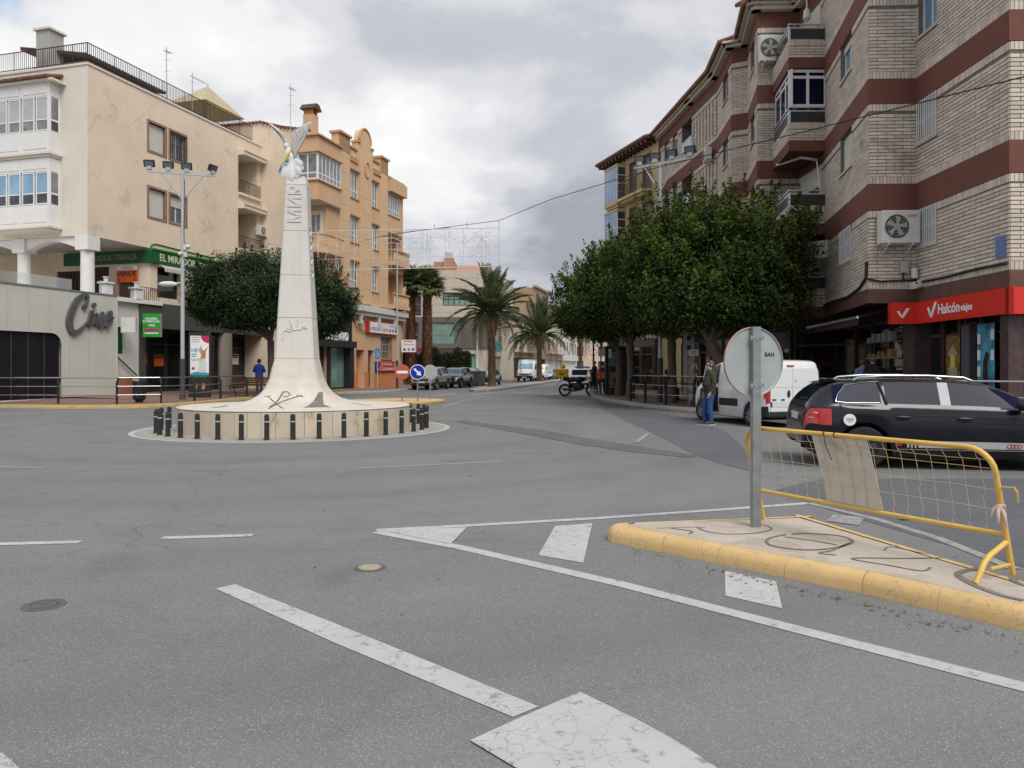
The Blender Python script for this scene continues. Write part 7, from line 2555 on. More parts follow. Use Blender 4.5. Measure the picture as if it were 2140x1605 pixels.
ficus((7.55,26.6,0.15),'largest dark ficus leaning over the white van before the brick block',
  [((8.1,26.3,5.55),(2.2,2.0,1.75)),((8.75,26.5,5.0),(1.2,1.6,1.75)),((6.9,26.6,5.2),(1.9,1.7,1.8)),((5.5,27.3,4.9),(1.5,1.3,1.6)),((7.9,26.4,3.9),(2.2,1.9,1.0)),((6.3,26.9,3.9),(2.0,1.6,0.95))],3,2.3,1250,95,lean=(-0.7,-0.1),r0=0.2)
ficus((6.3,30.2,0.15),'second ficus from the van, its trunk beside the floodlight post',
  [((6.5,29.8,6.0),(2.1,1.9,2.0)),((5.2,29.8,5.2),(1.7,1.7,1.7)),((6.2,30.0,4.2),(2.4,1.9,1.2))],4,2.4,800,95)
ficus((5.35,34.6,0.15),'third ficus in the row, trunk close to its neighbour near the kiosk',
  [((5.2,34.6,5.4),(1.8,1.8,1.7)),((4.3,34.9,4.7),(1.5,1.5,1.4)),((5.3,34.6,4.1),(1.9,1.7,1.0))],5,2.4,700,95)
ficus((5.25,37.6,0.15),'last ficus of the row overhanging the street above the moped',
  [((3.5,38.6,4.6),(1.5,1.7,1.45)),((4.6,38.4,5.0),(1.6,1.7,1.5)),((4.5,38.3,3.9),(1.9,1.7,0.95))],6,2.2,700,95)
ficus((-12.1,38.4,0.2),'clipped dark tree half hiding the green cafe sign by the floodlight post',
  [((-13.3,37.6,5.3),(2.6,1.7,1.75)),((-11.9,37.8,5.7),(2.0,1.6,1.65)),((-13.0,37.6,4.6),(2.8,1.7,1.15))],7,2.7,1000,95,0.062,'laurel_leaf',0.16,shoot=0.12)
ficus((-10.3,39.2,0.2),'clipped dark tree between the monument and the orange house',
  [((-10.6,39.2,5.4),(1.7,1.6,1.8)),((-9.5,39.2,4.7),(1.45,1.5,1.4)),((-10.4,39.2,4.2),(2.0,1.5,1.1))],8,2.6,750,95,0.062,'laurel_leaf',0.16,shoot=0.12)

# ---- palms
def frond_mesh(length,droop,n,name,mat,width=0.034,lw=0.55,seed=0):
 """A feather frond along +x that rises and droops: stem and paired leaflets in one mesh."""
 rs = random.Random(seed)
 P = []
 for k in range(15):
  t = k / 14
  P.append(Vector((length * (t - 0.12 * droop * t ** 3),0,length * (0.30 * t - droop * 0.62 * t ** 2.2))))
 mm_ = MB()
 mm_.tube([tuple(p) for p in P],[0.030 * (1 - 0.85 * k / 14) + 0.003 for k in range(15)],4)
 for k in range(n):
  t = 0.16 + 0.84 * k / (n - 1)
  f = t * 14
  i = min(13,int(f)); fr__ = f - i
  p = P[i].lerp(P[i + 1],fr__)
  d = (P[i + 1] - P[i]).normalized()
  ll = lw * (math.sin(math.pi * (0.10 + 0.86 * t)) ** 0.7) * rs.uniform(0.85,1.1)
  for sd in (-1,1):
   v = (Vector((0,sd,0)) * 0.78 + d * 0.62 + Vector((0,0,0.28 - 0.25 * rs.random()))).normalized()
   side = v.cross(Vector((0,0,1))).normalized() * width / 2
   tip = p + v * ll + Vector((0,0,-0.16 * ll))
   mid = p + v * ll * 0.55
   mm_.add([tuple(p - side * 0.5),tuple(p + side * 0.5),tuple(mid + side),tuple(tip),tuple(mid - side)],[(0,1,2,3,4)])
 me = bpy.data.meshes.new(name)
 me.from_pydata(mm_.v,[],mm_.f)
 me.materials.append(M[mat])
 return me

def fan_mesh(length,r,name,mat,seed=0):
 rs = random.Random(seed)
 mm_ = MB()
 mm_.tube([(0,0,0),(length * 0.5,0,length * 0.14),(length,0,length * 0.12)],[0.03,0.022,0.015],4)
 c = Vector((length,0,length * 0.12))
 for k in range(26):
  a = R(-115 + 230 * k / 25)
  v = Vector((math.cos(a),math.sin(a),0.05 * math.sin(k * 2.1) - 0.18 * abs(math.sin(a))))
  ll = r * rs.uniform(0.85,1.1)
  sd = Vector((-math.sin(a),math.cos(a),0)) * 0.05
  mid = c + v * ll * 0.6
  tip = c + v * ll + Vector((0,0,-0.22 * ll * rs.uniform(0.6,1.5)))
  mm_.add([tuple(c),tuple(mid + sd),tuple(tip),tuple(mid - sd)],[(0,1,2,3)])
 me = bpy.data.meshes.new(name)
 me.from_pydata(mm_.v,[],mm_.f)
 me.materials.append(M[mat])
 return me

def trunk_bits(T_,h,r_of,step,mat,parent,seed,flare=0.05,tile=0.16):
 """Palm trunk clad in old leaf bases: overlapping scales round a core."""
 rs = random.Random(seed)
 mm_ = MB(T_)
 zs = np.linspace(0,h,14)
 mm_.lathe([(r_of(z / h),z) for z in zs],14)
 z = 0.15
 row = 0
 while z < h:
  r = r_of(z / h)
  n = max(7,int(2 * math.pi * r / tile))
  for k in range(n):
   a = 2 * math.pi * (k + 0.5 * (row % 2) + rs.uniform(-.1,.1)) / n
   w = math.pi * r / n * 0.95
   u_ = Vector((-math.sin(a),math.cos(a),0)); o3 = Vector((math.cos(a),math.sin(a),0))
   b0 = o3 * (r - 0.01) + Vector((0,0,z)); t0 = o3 * (r + flare * rs.uniform(0.6,1.4)) + Vector((0,0,z + step * 1.25))
   mm_.add([tuple(b0 - u_ * w),tuple(b0 + u_ * w),tuple(t0 + u_ * w * 0.55),tuple(t0 - u_ * w * 0.55),tuple(t0 - o3 * flare * 1.2 + Vector((0,0,-0.01)))],
     [(0,1,2,3),(2,4,3)])
  z += step
  row += 1
 return mm_.build('trunk',mat,parent)

FR = [frond_mesh(3.0,d,46,'frond','palm_leaf',seed=i) for i,d in enumerate((0.25,0.75,1.25))]

FRD = frond_mesh(2.4,2.0,30,'frond','dead_frond',seed=9)

def date_palm(loc,h,label,seed,nf=58,size=1.3):
 o_ = thing('palm_tree',label,'palm tree',loc)
 T_ = Tz(*loc)
 rf = lambda t: 0.28 - 0.05 * t if t < 0.70 else (0.245 + 0.19 * math.sin((t - 0.70) / 0.30 * math.pi * 0.85))
 trunk_bits(T_,h,rf,0.13,'palm_trunk',o_,seed)
 rs = random.Random(seed)
 for k in range(nf):
  q = (k + 0.5) / nf
  el = 86 - 104 * q ** 1.05
  f = bpy.data.objects.new('frond',FRD if k > nf - 7 else FR[0 if q < 0.3 else (1 if q < 0.65 else 2)])
  COL.objects.link(f)
  f.parent = o_
  f.location = (0,0,h - 0.1 + 0.10 * (1 - q))
  f.rotation_euler = (rs.uniform(-.3,.3),-R(el),k * 2.39996 + rs.uniform(-.15,.15))
  s_ = size * rs.uniform(0.85,1.1) * (0.82 if q < 0.15 else 1)
  f.scale = (s_,s_,s_)
 return o_

date_palm((-1.5,57.0,0.15),5.3,'feather palm at the near end of the median',21)
date_palm((2.85,80.0,0.15),4.7,'second feather palm along the median before the tan house',22,50,1.45)
date_palm((10.1,113.0,0.15),6.5,'distant feather palm half hidden by the ficus',23,38,1.4)
FM = [fan_mesh(0.75,0.85,'frond','fan_leaf',i) for i in range(2)]

def fan_palm(loc,h,label,seed):
 o_ = thing('palm_tree',label,'palm tree',loc)
 T_ = Tz(*loc)
 rf = lambda t: 0.40 - 0.10 * t if t > 0.08 else 0.34 + 0.06 * t / 0.08
 trunk_bits(T_,h,rf,0.15,'palm_brown',o_,seed,0.11,0.17)
 rs = random.Random(seed)
 for k in range(34):
  q = (k + 0.5) / 34
  el = 86 - 100 * q
  f = bpy.data.objects.new('frond',FM[k % 2])
  COL.objects.link(f)
  f.parent = o_
  f.location = (0,0,h - 0.05)
  f.rotation_euler = (rs.uniform(-.5,.5),-R(el),k * 2.39996)
  s_ = rs.uniform(1.0,1.4)
  f.scale = (s_,s_,s_)
 return o_

fan_palm((-8.15,61.6,0.2),8.0,'twin fan palm with brown trunk standing closer to the orange house',31)
fan_palm((-6.82,61.6,0.2),7.7,'twin fan palm with brown trunk standing closer to the feather palm',32)

# hedge on its low wall, spiky white plant
hd = thing('hedge','dark clipped hedge behind the parked cars beside the twin palms','hedge',(-6.5,65.5,0.2))
rs = np.random.RandomState(5)
n = 26000
t = rs.uniform(0,1,n)
Cx = -9.6 + t * 6.0; Cy = 64.5 + t * 3.0 + rs.uniform(-0.8,0.8,n)
top = 3.0 + 0.25 * np.sin(t * 17) + 0.15 * np.sin(t * 41)
Cz = 0.9 + rs.uniform(0,1,n) ** 0.7 * (top - 0.9)
leaf_mesh('foliage',np.stack([Cx,Cy,Cz],1),np.repeat(np.array([[0.2,-0.8,0.6]]),n,0),0.085,'hedge_leaf',hd,seed=9)
m = MB()
for k in range(7):
 tt = (k + 0.5) / 7
 m.tube([(-9.6 + tt * 6,64.5 + tt * 3,0.2),(-9.6 + tt * 6 + 0.1,64.5 + tt * 3,2.4)],0.05,6)
m.build('stems','bark',hd)
gw = thing('garden_wall','low tan wall under the dark hedge','wall',(-6.5,63.6,0.2))
m = MB(); m.add([(-9.8,63.6,0),(-3.6,66.6,0),(-3.6,66.6,1.25),(-9.8,63.6,1.25),(-9.8,63.85,0),(-3.6,66.85,0),(-3.6,66.85,1.25),(-9.8,63.85,1.25)],[(0,1,2,3),(3,2,6,7),(4,7,6,5)]); m.build('wall','far_tan',gw)

# ------------------------------------------------------------------ festive light frames and cables
lf = thing('festive_light_frame','wide white wire frame with star and palm outlines strung over the street','light frame',(-6,44,7.3))
A0,A1 = Vector((-11.15,44.0,7.13)),Vector((-0.75,44.6,7.45))
ud = (A1 - A0); FLN = ud.length; ud = ud.normalized()
FH = 2.25

def fpt(s_,z,y=0.0):
 q = A0 + ud * s_
 return (q.x,q.y + y,q.z + z)

m = MB()
for (a,b) in [((0,0),(FLN,0)),((0,FH),(FLN,FH)),((0,0),(0,FH)),((FLN,0),(FLN,FH))]:
 m.tube([fpt(*a),fpt(*b)],0.022,6)
for k in (1,2,3,4,5,6,7,8,9):
 m.tube([fpt(FLN * k / 10,0),fpt(FLN * k / 10,FH)],0.013 if k % 3 else 0.020,6)
for z in (0.28,0.5,0.78):
 m.tube([fpt(0,FH * z),fpt(FLN,FH * z)],0.010,6)
m.build('frame','mesh_white',lf)
for k in range(58):
 s_ = FLN * (k + 0.5) / 58
 m = MB(); m.tube([fpt(s_,0.02),fpt(s_,FH - 0.02)],0.004,4); m.build('mesh_wire','mesh_white',lf)

def motif(strokes,name='outline'):
 mm_ = MB()
 for st in strokes:
  mm_.tube([fpt(x,z,-0.05) for x,z in st],0.016,5)
 return mm_.build(name,'mesh_white',lf)

def star(cx,cz,r,k=0.22):
 pts = []
 for i in range(9):
  rr = r * (1.25 if i in (0,4,8) else 0.85) if i % 2 == 0 else r * k
  a = math.pi / 2 + i * math.pi / 4
  pts.append((cx + rr * math.cos(a),cz + rr * math.sin(a)))
 return pts

motif([star(5.95,1.95,0.28),star(6.45,1.55,0.28),star(7.55,1.62,0.42),star(8.45,1.5,0.30)],'star_outline')
motif([[(5.2 + 0.5 * math.cos(R(a)) * (0.35 if i % 2 else 1),1.5 + 0.5 * math.sin(R(a)) * (0.35 if i % 2 else 1)) for i,a in enumerate(range(0,361,30))],[(4.9,1.5),(4.3,1.8),(3.7,1.7)],[(4.9,1.4),(4.2,1.5),(3.6,1.35)]],'comet_outline')
motif([[(9.75,0.02),(9.9,0.6),(9.8,1.2),(9.45,1.65)],[(9.55,0.02),(9.72,0.6),(9.65,1.2),(9.40,1.6)]] +
  [[(9.4,1.65),(9.4 + dx * 0.5,1.65 + dz * 0.7 + 0.16),(9.4 + dx,1.65 + dz),(9.4 + dx * 0.8,1.65 + dz - 0.12),(9.4 + dx * 0.45,1.65 + dz * 0.6 - 0.02)] for dx,dz in ((-0.75,-0.10),(0.6,-0.15),(-0.5,0.3),(0.55,0.3),(-0.25,-0.5),(0.45,-0.45))],'palm_outline')
motif([[(7.2,0.9),(7.35,0.75),(7.3,0.5),(7.1,0.35)],[(7.25,0.9),(7.6,0.85),(7.85,1.0)],[(8.1,1.1),(8.2,0.85),(8.1,0.7),(8.3,0.4),(8.2,0.1)],[(8.15,0.95),(8.5,0.9),(8.65,1.05),(8.75,0.75),(9.1,0.6),(9.5,0.62),(9.75,0.4)]],'camel_outline')
motif([[(5.7,0.85),(5.95,0.95),(6.0,1.2),(5.9,1.4),(6.05,1.55),(6.3,1.45),(6.4,1.1),(6.45,0.6),(6.35,0.1)],[(4.7,0.4),(5.2,0.5),(5.6,0.3),(5.4,0.05)],[(4.8,0.55),(5.1,0.8),(5.4,0.6)]],'figure_outline')
motif([[(0.1,0.02),(0.6,1.1)],[(0.9,0.05),(1.05,1.0),(1.2,0.1)],[(3.1,0.6),(3.4,0.2),(3.6,0.6)],[(2.0,0.9),(2.2,1.3),(2.5,1.0)]],'figure_outline')
# hangers and span cables
cbw = thing('span_cable','dark cable sagging from the orange house across to the brick block','cable',(-9.2,49.5,9.9))
m = MB()
pts = [(-9.3,50.2,10.0),(-6.0,46.0,9.72),(-0.75,44.6,10.12),(1.9,37.6,9.8),(5.4,28.6,9.0),(8.6,21.5,8.25),(11.2,16.6,7.85)]
m.tube([(p[0],p[1],p[2]) for p in pts],0.016,6); m.build('wire','cable',cbw)
cb2 = thing('span_cable','short black cable with clamps above the light frame','cable',(-9.2,49.5,9.6))
m = MB(); m.tube([(-9.6,49.6,9.8),(-6.5,45.0,9.5),(-3.6,44.4,9.68)],0.014,6); m.build('wire','cable',cb2)
m = MB()
for s_,z in ((FLN * 0.46,2.35),(FLN * 0.64,2.55),(FLN * 0.82,2.62),(FLN,2.65)):
 m.tube([fpt(s_,FH),fpt(s_,z)],0.012,5)
m.build('hanger','cable',lf)
# second frame further up the street
l2 = thing('festive_light_frame','smaller white light frame hung across the far street below the second palm','light frame',(0,78,5.5))
m = MB()
B0,B1 = Vector((-1.6,79,4.9)),Vector((5.6,84,5.3))
for k in range(15):
 q = B0.lerp(B1,k / 14)
 m.tube([tuple(q),(q.x,q.y,q.z + 1.7)],0.025,4)
for z in (0,0.45,0.9,1.3,1.7):
 m.tube([(B0.x,B0.y,B0.z + z),(B1.x,B1.y,B1.z + z)],0.025,4)
m.build('frame','mesh_white',l2)
# ------------------------------------------------------------------ vehicles
def curve(keys):
 """Smooth monotone interpolation through (x, value) keys."""
 xs = np.array([k[0] for k in keys],float); ys = np.array([k[1] for k in keys],float)
 h = np.diff(xs); d = np.diff(ys) / h
 mt = np.zeros(len(xs))
 mt[0],mt[-1] = d[0],d[-1]
 for i in range(1,len(xs) - 1):
  if d[i - 1] * d[i] > 0:
   w1,w2 = 2 * h[i] + h[i - 1],h[i] + 2 * h[i - 1]
   mt[i] = (w1 + w2) / (w1 / d[i - 1] + w2 / d[i])

 def f(x):
  x = min(max(x,xs[0]),xs[-1])
  i = min(int(np.searchsorted(xs,x,'right')) - 1,len(h) - 1)
  i = max(i,0)
  t = (x - xs[i]) / h[i]
  return float((2 * t ** 3 - 3 * t ** 2 + 1) * ys[i] + (t ** 3 - 2 * t ** 2 + t) * h[i] * mt[i] + (-2 * t ** 3 + 3 * t ** 2) * ys[i + 1] + (t ** 3 - t ** 2) * h[i] * mt[i + 1])
 return f

def make_wheel(parent,x,y,r,w,out,rimmat='rim',spokes=5,hub=False):  # noqa
 """Tyre with its rim; out = +1 for the left side, -1 for the right."""
 c = (x,y,r)
 t = MB(); t.lathe([(r * 0.62,-w / 2),(r * 0.90,-w / 2),(r * 0.985,-w * 0.38),(r,-w * 0.2),(r,w * 0.2),(r * 0.985,w * 0.38),(r * 0.90,w / 2),(r * 0.62,w / 2)],32,c,'y',caps=False)
 wh = t.build('wheel','rubber',parent,smooth=40)
 k = MB()
 yo = out * (w / 2 - 0.01)
 k.lathe([(r * 0.63,yo - 0.02 * out),(r * 0.66,yo),(r * 0.60,yo + 0.004 * out),(r * 0.57,yo - 0.05 * out),(0.0,yo - 0.07 * out)],32,c,'y',caps=False)
 for q in range(spokes):
  a = 2 * math.pi * q / spokes + 0.3
  d = Vector((math.cos(a),0,math.sin(a)))
  sd = Vector((-math.sin(a),0,math.cos(a)))
  p0 = Vector((x,y + yo - 0.012 * out,r)) + d * r * 0.10
  p1 = Vector((x,y + yo - 0.006 * out,r)) + d * r * 0.60
  wd0,wd1 = r * 0.10,r * 0.15
  k.add([tuple(p0 - sd * wd0),tuple(p0 + sd * wd0),tuple(p1 + sd * wd1),tuple(p1 - sd * wd1)],[(0,1,2,3)])
  k.add([tuple(p0 - sd * wd0),tuple(p1 - sd * wd1),tuple(p1 - sd * wd1 * 0.9 - Vector((0,0.05 * out,0))),tuple(p0 - sd * wd0 - Vector((0,0.05 * out,0)))],[(0,1,2,3)])
 k.lathe([(r * 0.16,yo - 0.02 * out),(r * 0.15,yo),(0,yo + 0.004 * out)],16,c,'y',caps=False)
 k.build('rim',rimmat,wh,smooth=30)
 b = MB(); b.lathe([(r * 0.62,0.0),(0.0,0.0)],24,c,'y',caps=False); b.build('brake','interior_dark',wh)
 return wh

def make_car(name,label,cat,sp,group=None):
 """Car body lofted from side-view and plan curves. x=0 at the tail, front towards +x, standing on z=0."""
 o = thing(name,label,cat,(0,0,0),0,group)
 zr,zw,w,wr,zs = [curve(sp[k]) for k in ('roof','belt','half','roofhalf','sill')]
 L = sp['length']
 ws = sp['wheels']
 rw = sp['wheel_r']
 ra = rw * sp.get('arch',1.16)
 xs = set(np.round(np.linspace(0,L,70),4))
 xs |= {0.012,0.03,0.06,L - 0.012,L - 0.03,L - 0.06}
 for xw in ws:
  xs |= set(np.round(xw + ra * np.cos(np.linspace(0,math.pi,25)),4))
 for p in sp['cuts']:
  xs |= {p}
 xs = sorted(x for x in xs if 0 <= x <= L)
 P = []
 for x in xs:
  zb = zs(x)
  for xw in ws:
   if abs(x - xw) < ra:
    zb = max(zb,rw + math.sqrt(ra * ra - (x - xw) ** 2))
  W,WR,ZW,ZR = w(x),wr(x),zw(x),zr(x)
  ZW = min(ZW,ZR - 0.02)
  zb = min(zb,ZW - 0.05)
  h,g = ZW - zb,ZR - ZW
  mx = lambda q: (1 - q) * W * 0.945 + q * WR
  row = [(W * 0.93,zb),(W * 0.975,zb + 0.10 * h),(W * 0.995,zb + 0.35 * h),(W,zb + 0.60 * h),(W * 0.992,zb + 0.80 * h),(W * 0.975,zb + 0.93 * h),(W * 0.95,ZW),
    (mx(0.10),ZW + 0.10 * g),(mx(0.48),ZW + 0.50 * g),(mx(0.88),ZW + 0.87 * g),(WR * 0.965,ZW + 0.945 * g),(WR * 0.86,ZW + 0.985 * g),(WR * 0.5,ZR - 0.004),(0.0,ZR)]
  P.append(row)
 nr = len(P[0])
 groups = {}

 def addf(key,pts):
  groups.setdefault(key,MB()).poly(pts)

 for i in range(len(xs) - 1):
  xm = (xs[i] + xs[i + 1]) / 2
  for j in range(nr - 1):
   key = sp['cls'](xm,j)
   for sd in (1,-1):
    q = [(xs[i],sd * P[i][j][0],P[i][j][1]),(xs[i + 1],sd * P[i + 1][j][0],P[i + 1][j][1]),(xs[i + 1],sd * P[i + 1][j + 1][0],P[i + 1][j + 1][1]),(xs[i],sd * P[i][j + 1][0],P[i][j + 1][1])]
    if sd == 1:
     q = q[::-1]
    k2 = key if isinstance(key,str) and key.startswith('body') else ((key,sd) if sp['paired'](key) else key)
    addf(k2,q)
 for xi,fl in ((0,False),(-1,True)):
  row = P[xi]
  x = xs[xi]
  pts = [(x,q[0],q[1]) for q in row] + [(x,-q[0],q[1]) for q in reversed(row[:-1])]
  addf('body',pts[::-1] if fl else pts)
 objs = {}
 for key in groups:
  base = key[0] if isinstance(key,tuple) else key
  nm,mat = sp['parts'][base]
  mbq = groups[key]
  # weld so that shading runs smooth over the panel
  vm,remap,vv = {},[],[]
  for v in mbq.v:
   kk = (round(v[0],4),round(v[1],4),round(v[2],4))
   if kk not in vm:
    vm[kk] = len(vv); vv.append(v)
   remap.append(vm[kk])
  ff = []
  for f in mbq.f:
   g_ = []
   for q in f:
    if remap[q] not in g_:
     g_.append(remap[q])
   if len(g_) >= 3:
    ff.append(tuple(g_))
  mbq.v,mbq.f,mbq.mi = vv,ff,[0] * len(ff)
  objs[key] = mbq.build(nm,mat,o,smooth=38)
 # underside and wheel wells
 u_ = MB()
 u_.box(0.25,L - 0.25,-w(L / 2) * 0.86,w(L / 2) * 0.86,zs(L / 2) - 0.02,zs(L / 2) + 0.06)
 for xw in ws:
  u_.box(xw - ra,xw + ra,-w(xw) * 0.70,w(xw) * 0.70,zs(L / 2),rw + ra)
 u_.build('underbody','interior_dark',o)
 for xw in ws:
  for sd in (1,-1):
   make_wheel(o,xw,sd * (w(xw) - sp.get('tyre_w',0.2) / 2 - 0.01),rw,sp.get('tyre_w',0.2),sd,sp.get('rim','rim'),sp.get('spokes',5))
 return o,dict(zr=zr,zw=zw,w=w,wr=wr,zs=zs,P=P,xs=xs)

def side_pt(g,x,f):
 """Point on the (left) flank: f = 0 at the sill, 1 at the belt."""
 h = g['zw'](x) - g['zs'](x)
 fs = [0,.10,.35,.60,.80,.93,1.0]
 ks = [.93,.975,.995,1.0,.992,.975,.95]
 return g['w'](x) * float(np.interp(f,fs,ks)),g['zs'](x) + f * h

def seam(o,g,pts,sides=(1,-1),r=0.0045,name='door_seam',mat='black_plastic'):
 for sd in sides:
  mm_ = MB()
  PP = []
  for x,f in pts:
   y,z = side_pt(g,x,f)
   PP.append((x,sd * (y + 0.0005),z))
  mm_.tube(PP,r,4)
  mm_.build(name,mat,o)

def put_car(o,x,y,a):
 o.location = (x,y,0)
 o.rotation_euler = (0,0,a)

# ---- black hatchback estate by the barrier
def cls_a(x,j):
 zone = None
 if 6 <= j <= 8 and False:
  pass
 if j in (7,8):
  if 0.42 < x < 1.10:
   return 'quarter'
  if 1.17 < x < 1.92:
   return 'rear_glass'
  if 1.92 <= x < 2.06:
   return 'pillar'
  if 2.06 <= x < 3.02:
   return 'front_glass'
 if j >= 10 and 0.10 < x < 0.40:
  return 'hatch_glass'
 if j >= 10 and 2.72 < x < 3.36:
  return 'windscreen'
 if x > 0.015 and (j in (3,4) and x < 0.39):
  return 'tail'
 if j <= 5 and 1.10 < x < 2.0:
  return 'rear_door'
 if j <= 5 and 2.0 <= x < 3.08:
  return 'front_door'
 if x > 3.98 and j in (3,4) and x < 4.22:
  return 'headlamp'
 return 'body'

AUDI = dict(rim='dark_grey',length=4.29,wheels=(0.86,3.44),wheel_r=0.315,tyre_w=0.215,arch=1.13,
   roof=[(0,0.66),(0.02,0.80),(0.05,0.93),(0.10,1.005),(0.20,1.13),(0.36,1.25),(0.47,1.295),(0.75,1.33),(1.4,1.352),(2.0,1.345),(2.5,1.295),(2.75,1.225),(3.1,1.06),(3.4,0.955),(3.6,0.93),(4.0,0.84),(4.2,0.73),(4.29,0.58)],
   belt=[(0,0.60),(0.05,0.88),(0.12,0.945),(0.5,0.945),(1.5,0.925),(2.6,0.90),(3.3,0.875),(3.7,0.84),(4.1,0.74),(4.29,0.54)],
   half=[(0,0.66),(0.03,0.745),(0.10,0.805),(0.3,0.86),(0.8,0.885),(2.0,0.885),(3.4,0.88),(3.9,0.83),(4.15,0.72),(4.29,0.52)],
   roofhalf=[(0,0.56),(0.1,0.62),(0.4,0.60),(1.0,0.615),(2.0,0.62),(2.7,0.60),(3.1,0.66),(3.4,0.72),(4.0,0.68),(4.29,0.42)],
   sill=[(0,0.36),(0.15,0.25),(0.5,0.19),(3.8,0.18),(4.1,0.20),(4.29,0.26)],
   cuts=[0.015,0.39,0.42,0.40,0.10,1.10,1.17,1.92,2.06,2.0,3.02,3.08,2.72,3.36,0.02,3.98,4.22],
   cls=cls_a,paired=lambda k: k not in ('body','hatch_glass','windscreen'),
   parts={'body': ('body','car_black_blue'),'quarter': ('quarter_window','glass_tint'),'rear_glass': ('rear_door_window','glass_tint'),'pillar': ('door_pillar','lamp_grey'),
     'front_glass': ('front_door_window','glass_tint'),'hatch_glass': ('rear_window','glass_tint'),'windscreen': ('windscreen','glass_tint'),'tail': ('tail_light','tail_red'),
     'rear_door': ('rear_door','car_black_blue'),'front_door': ('front_door','car_black_blue'),'headlamp': ('headlight','headlamp')})
au,ga_ = make_car('hatchback_car','black hatchback with roof rails and white side decals behind the yellow barrier','car',AUDI)
seam(au,ga_,[(1.10,1.0),(1.12,.8),(1.20,.60),(1.20,.35),(1.26,.1)])
seam(au,ga_,[(2.0,1.0),(2.0,.7),(2.0,.4),(2.0,.1)])
seam(au,ga_,[(3.08,1.0),(3.10,.7),(3.06,.4),(3.02,.1)])
seam(au,ga_,[(1.26,.1),(2.0,.09),(3.02,.1)])
seam(au,ga_,[(0.10,.80),(0.6,.84),(1.5,.84),(2.5,.83),(3.4,.84),(3.9,.9)],r=0.006,name='shoulder_line',mat='car_black_blue')
for sd in (1,-1):
 # roof rail, door handles, sill blade, mirror
 k = MB(); k.tube([(0.75,sd * 0.60,1.32),(0.82,sd * 0.605,1.36),(1.2,sd * 0.615,1.388),(1.8,sd * 0.615,1.390),(2.3,sd * 0.605,1.362),(2.42,sd * 0.60,1.315)],0.019,8); k.build('roof_rail','steel',au,smooth=60)
 for x in (1.38,2.22):
  y,z = side_pt(ga_,x,0.78)
  k = MB(); k.ell((x,sd * (y + 0.002),z),(0.105,0.018,0.040),14,8); k.build('handle_recess','black_plastic',au,smooth=60)
  k = MB(); k.tube([(x - 0.10,sd * (y + 0.012),z + 0.012),(x,sd * (y + 0.030),z + 0.015),(x + 0.10,sd * (y + 0.012),z + 0.012)],0.013,6); k.build('door_handle','car_black_blue',au,smooth=60)
 k = MB()
 k.tube([(1.30,sd * 0.875,0.30),(2.2,sd * 0.885,0.30),(3.0,sd * 0.88,0.30)],0.014,6); k.build('sill_trim','dark_grey',au)
 k = MB(); k.ell((2.96,sd * 0.99,0.97),(0.09,0.13,0.085),14,8); k.tube([(3.0,sd * 0.86,0.93),(2.98,sd * 0.95,0.95)],0.03,6); k.build('mirror','black_plastic',au,smooth=60)
 # window trim
 k = MB(); PP = []
 for x,q in [(1.08,.12),(0.62,.10),(0.46,.16),(0.50,.45),(0.62,.80),(0.85,.88),(1.10,.90)]:
  g_ = ga_['zr'](x) - ga_['zw'](x)
  PP.append((x,sd * ((1 - q) * ga_['w'](x) * .945 + q * ga_['wr'](x) + 0.004),ga_['zw'](x) + q * g_))
 k.tube(PP,0.009,6); k.build('window_trim','steel',au,smooth=60)
 k = MB(); PP = []
 for x,q in [(1.17,.08),(1.15,.3),(1.12,.6),(1.10,.88)]:
  g_ = ga_['zr'](x) - ga_['zw'](x)
  PP.append((x,sd * ((1 - q) * ga_['w'](x) * .945 + q * ga_['wr'](x) + 0.006),ga_['zw'](x) + q * g_))
 k.tube(PP,0.022,6); k.build('window_trim','black_plastic',au,smooth=60)
# decals on the right flank (sd = -1) facing the camera
y,z = side_pt(ga_,0.66,0.72)
TD = Matrix.Translation((0.64,-(y + 0.003),z))
k = MB(TD); k.lathe([(0.0,-0.003),(0.088,-0.003),(0.088,0.0)],32,(0,0,0),'y',caps=False); dc = k.build('decal','sign_white',au)
for q in range(4):
 k = MB(TD); k.tube([(-0.039 + q * 0.026 + 0.017 * math.cos(a_),-0.005,0.006 + 0.017 * math.sin(a_)) for a_ in np.linspace(0,2 * math.pi,16,endpoint=False)],0.0022,4,closed=True); k.build('ring_mark','red_faded',dc)
text('AUDI',0.026,TD @ Matrix.Translation((-0.026,-0.004,-0.038)),'red_faded',dc,0.001)
xs_ = np.linspace(1.62,3.06,12)
k = MB()
rows = []
for x in xs_:
 r_ = []
 for f in (0.20,0.34):
  yy,zz_ = side_pt(ga_,x,f)
  r_.append((x,-(yy + 0.004),zz_))
 rows.append(r_)
k.grid(rows); dc = k.build('decal','decal_grey',au)
for q in range(5):
 x = 1.44 + q * 0.052
 k = MB(); k.grid([[(xx,-(side_pt(ga_,xx,f)[0] + 0.004),side_pt(ga_,xx,f)[1]) for f in (0.20,0.34)] for xx in (x,x + 0.026)]); k.build('decal_stripe','decal_grey',dc)
yy,zz_ = side_pt(ga_,1.3,0.27)
text('RS',0.085,Matrix.Translation((1.27,-(yy + 0.006),zz_ - 0.03)),'red_paint',dc,0.001,bold=0.002,shear=0.2)
for q in range(4):
 k = MB(); k.tube([(2.82 + q * 0.045 + 0.030 * math.cos(a_),-(side_pt(ga_,2.85,0.27)[0] + 0.008),side_pt(ga_,2.85,0.27)[1] + 0.030 * math.sin(a_)) for a_ in np.linspace(0,2 * math.pi,16,endpoint=False)],0.005,4,closed=True); k.build('ring_mark','red_faded',dc)
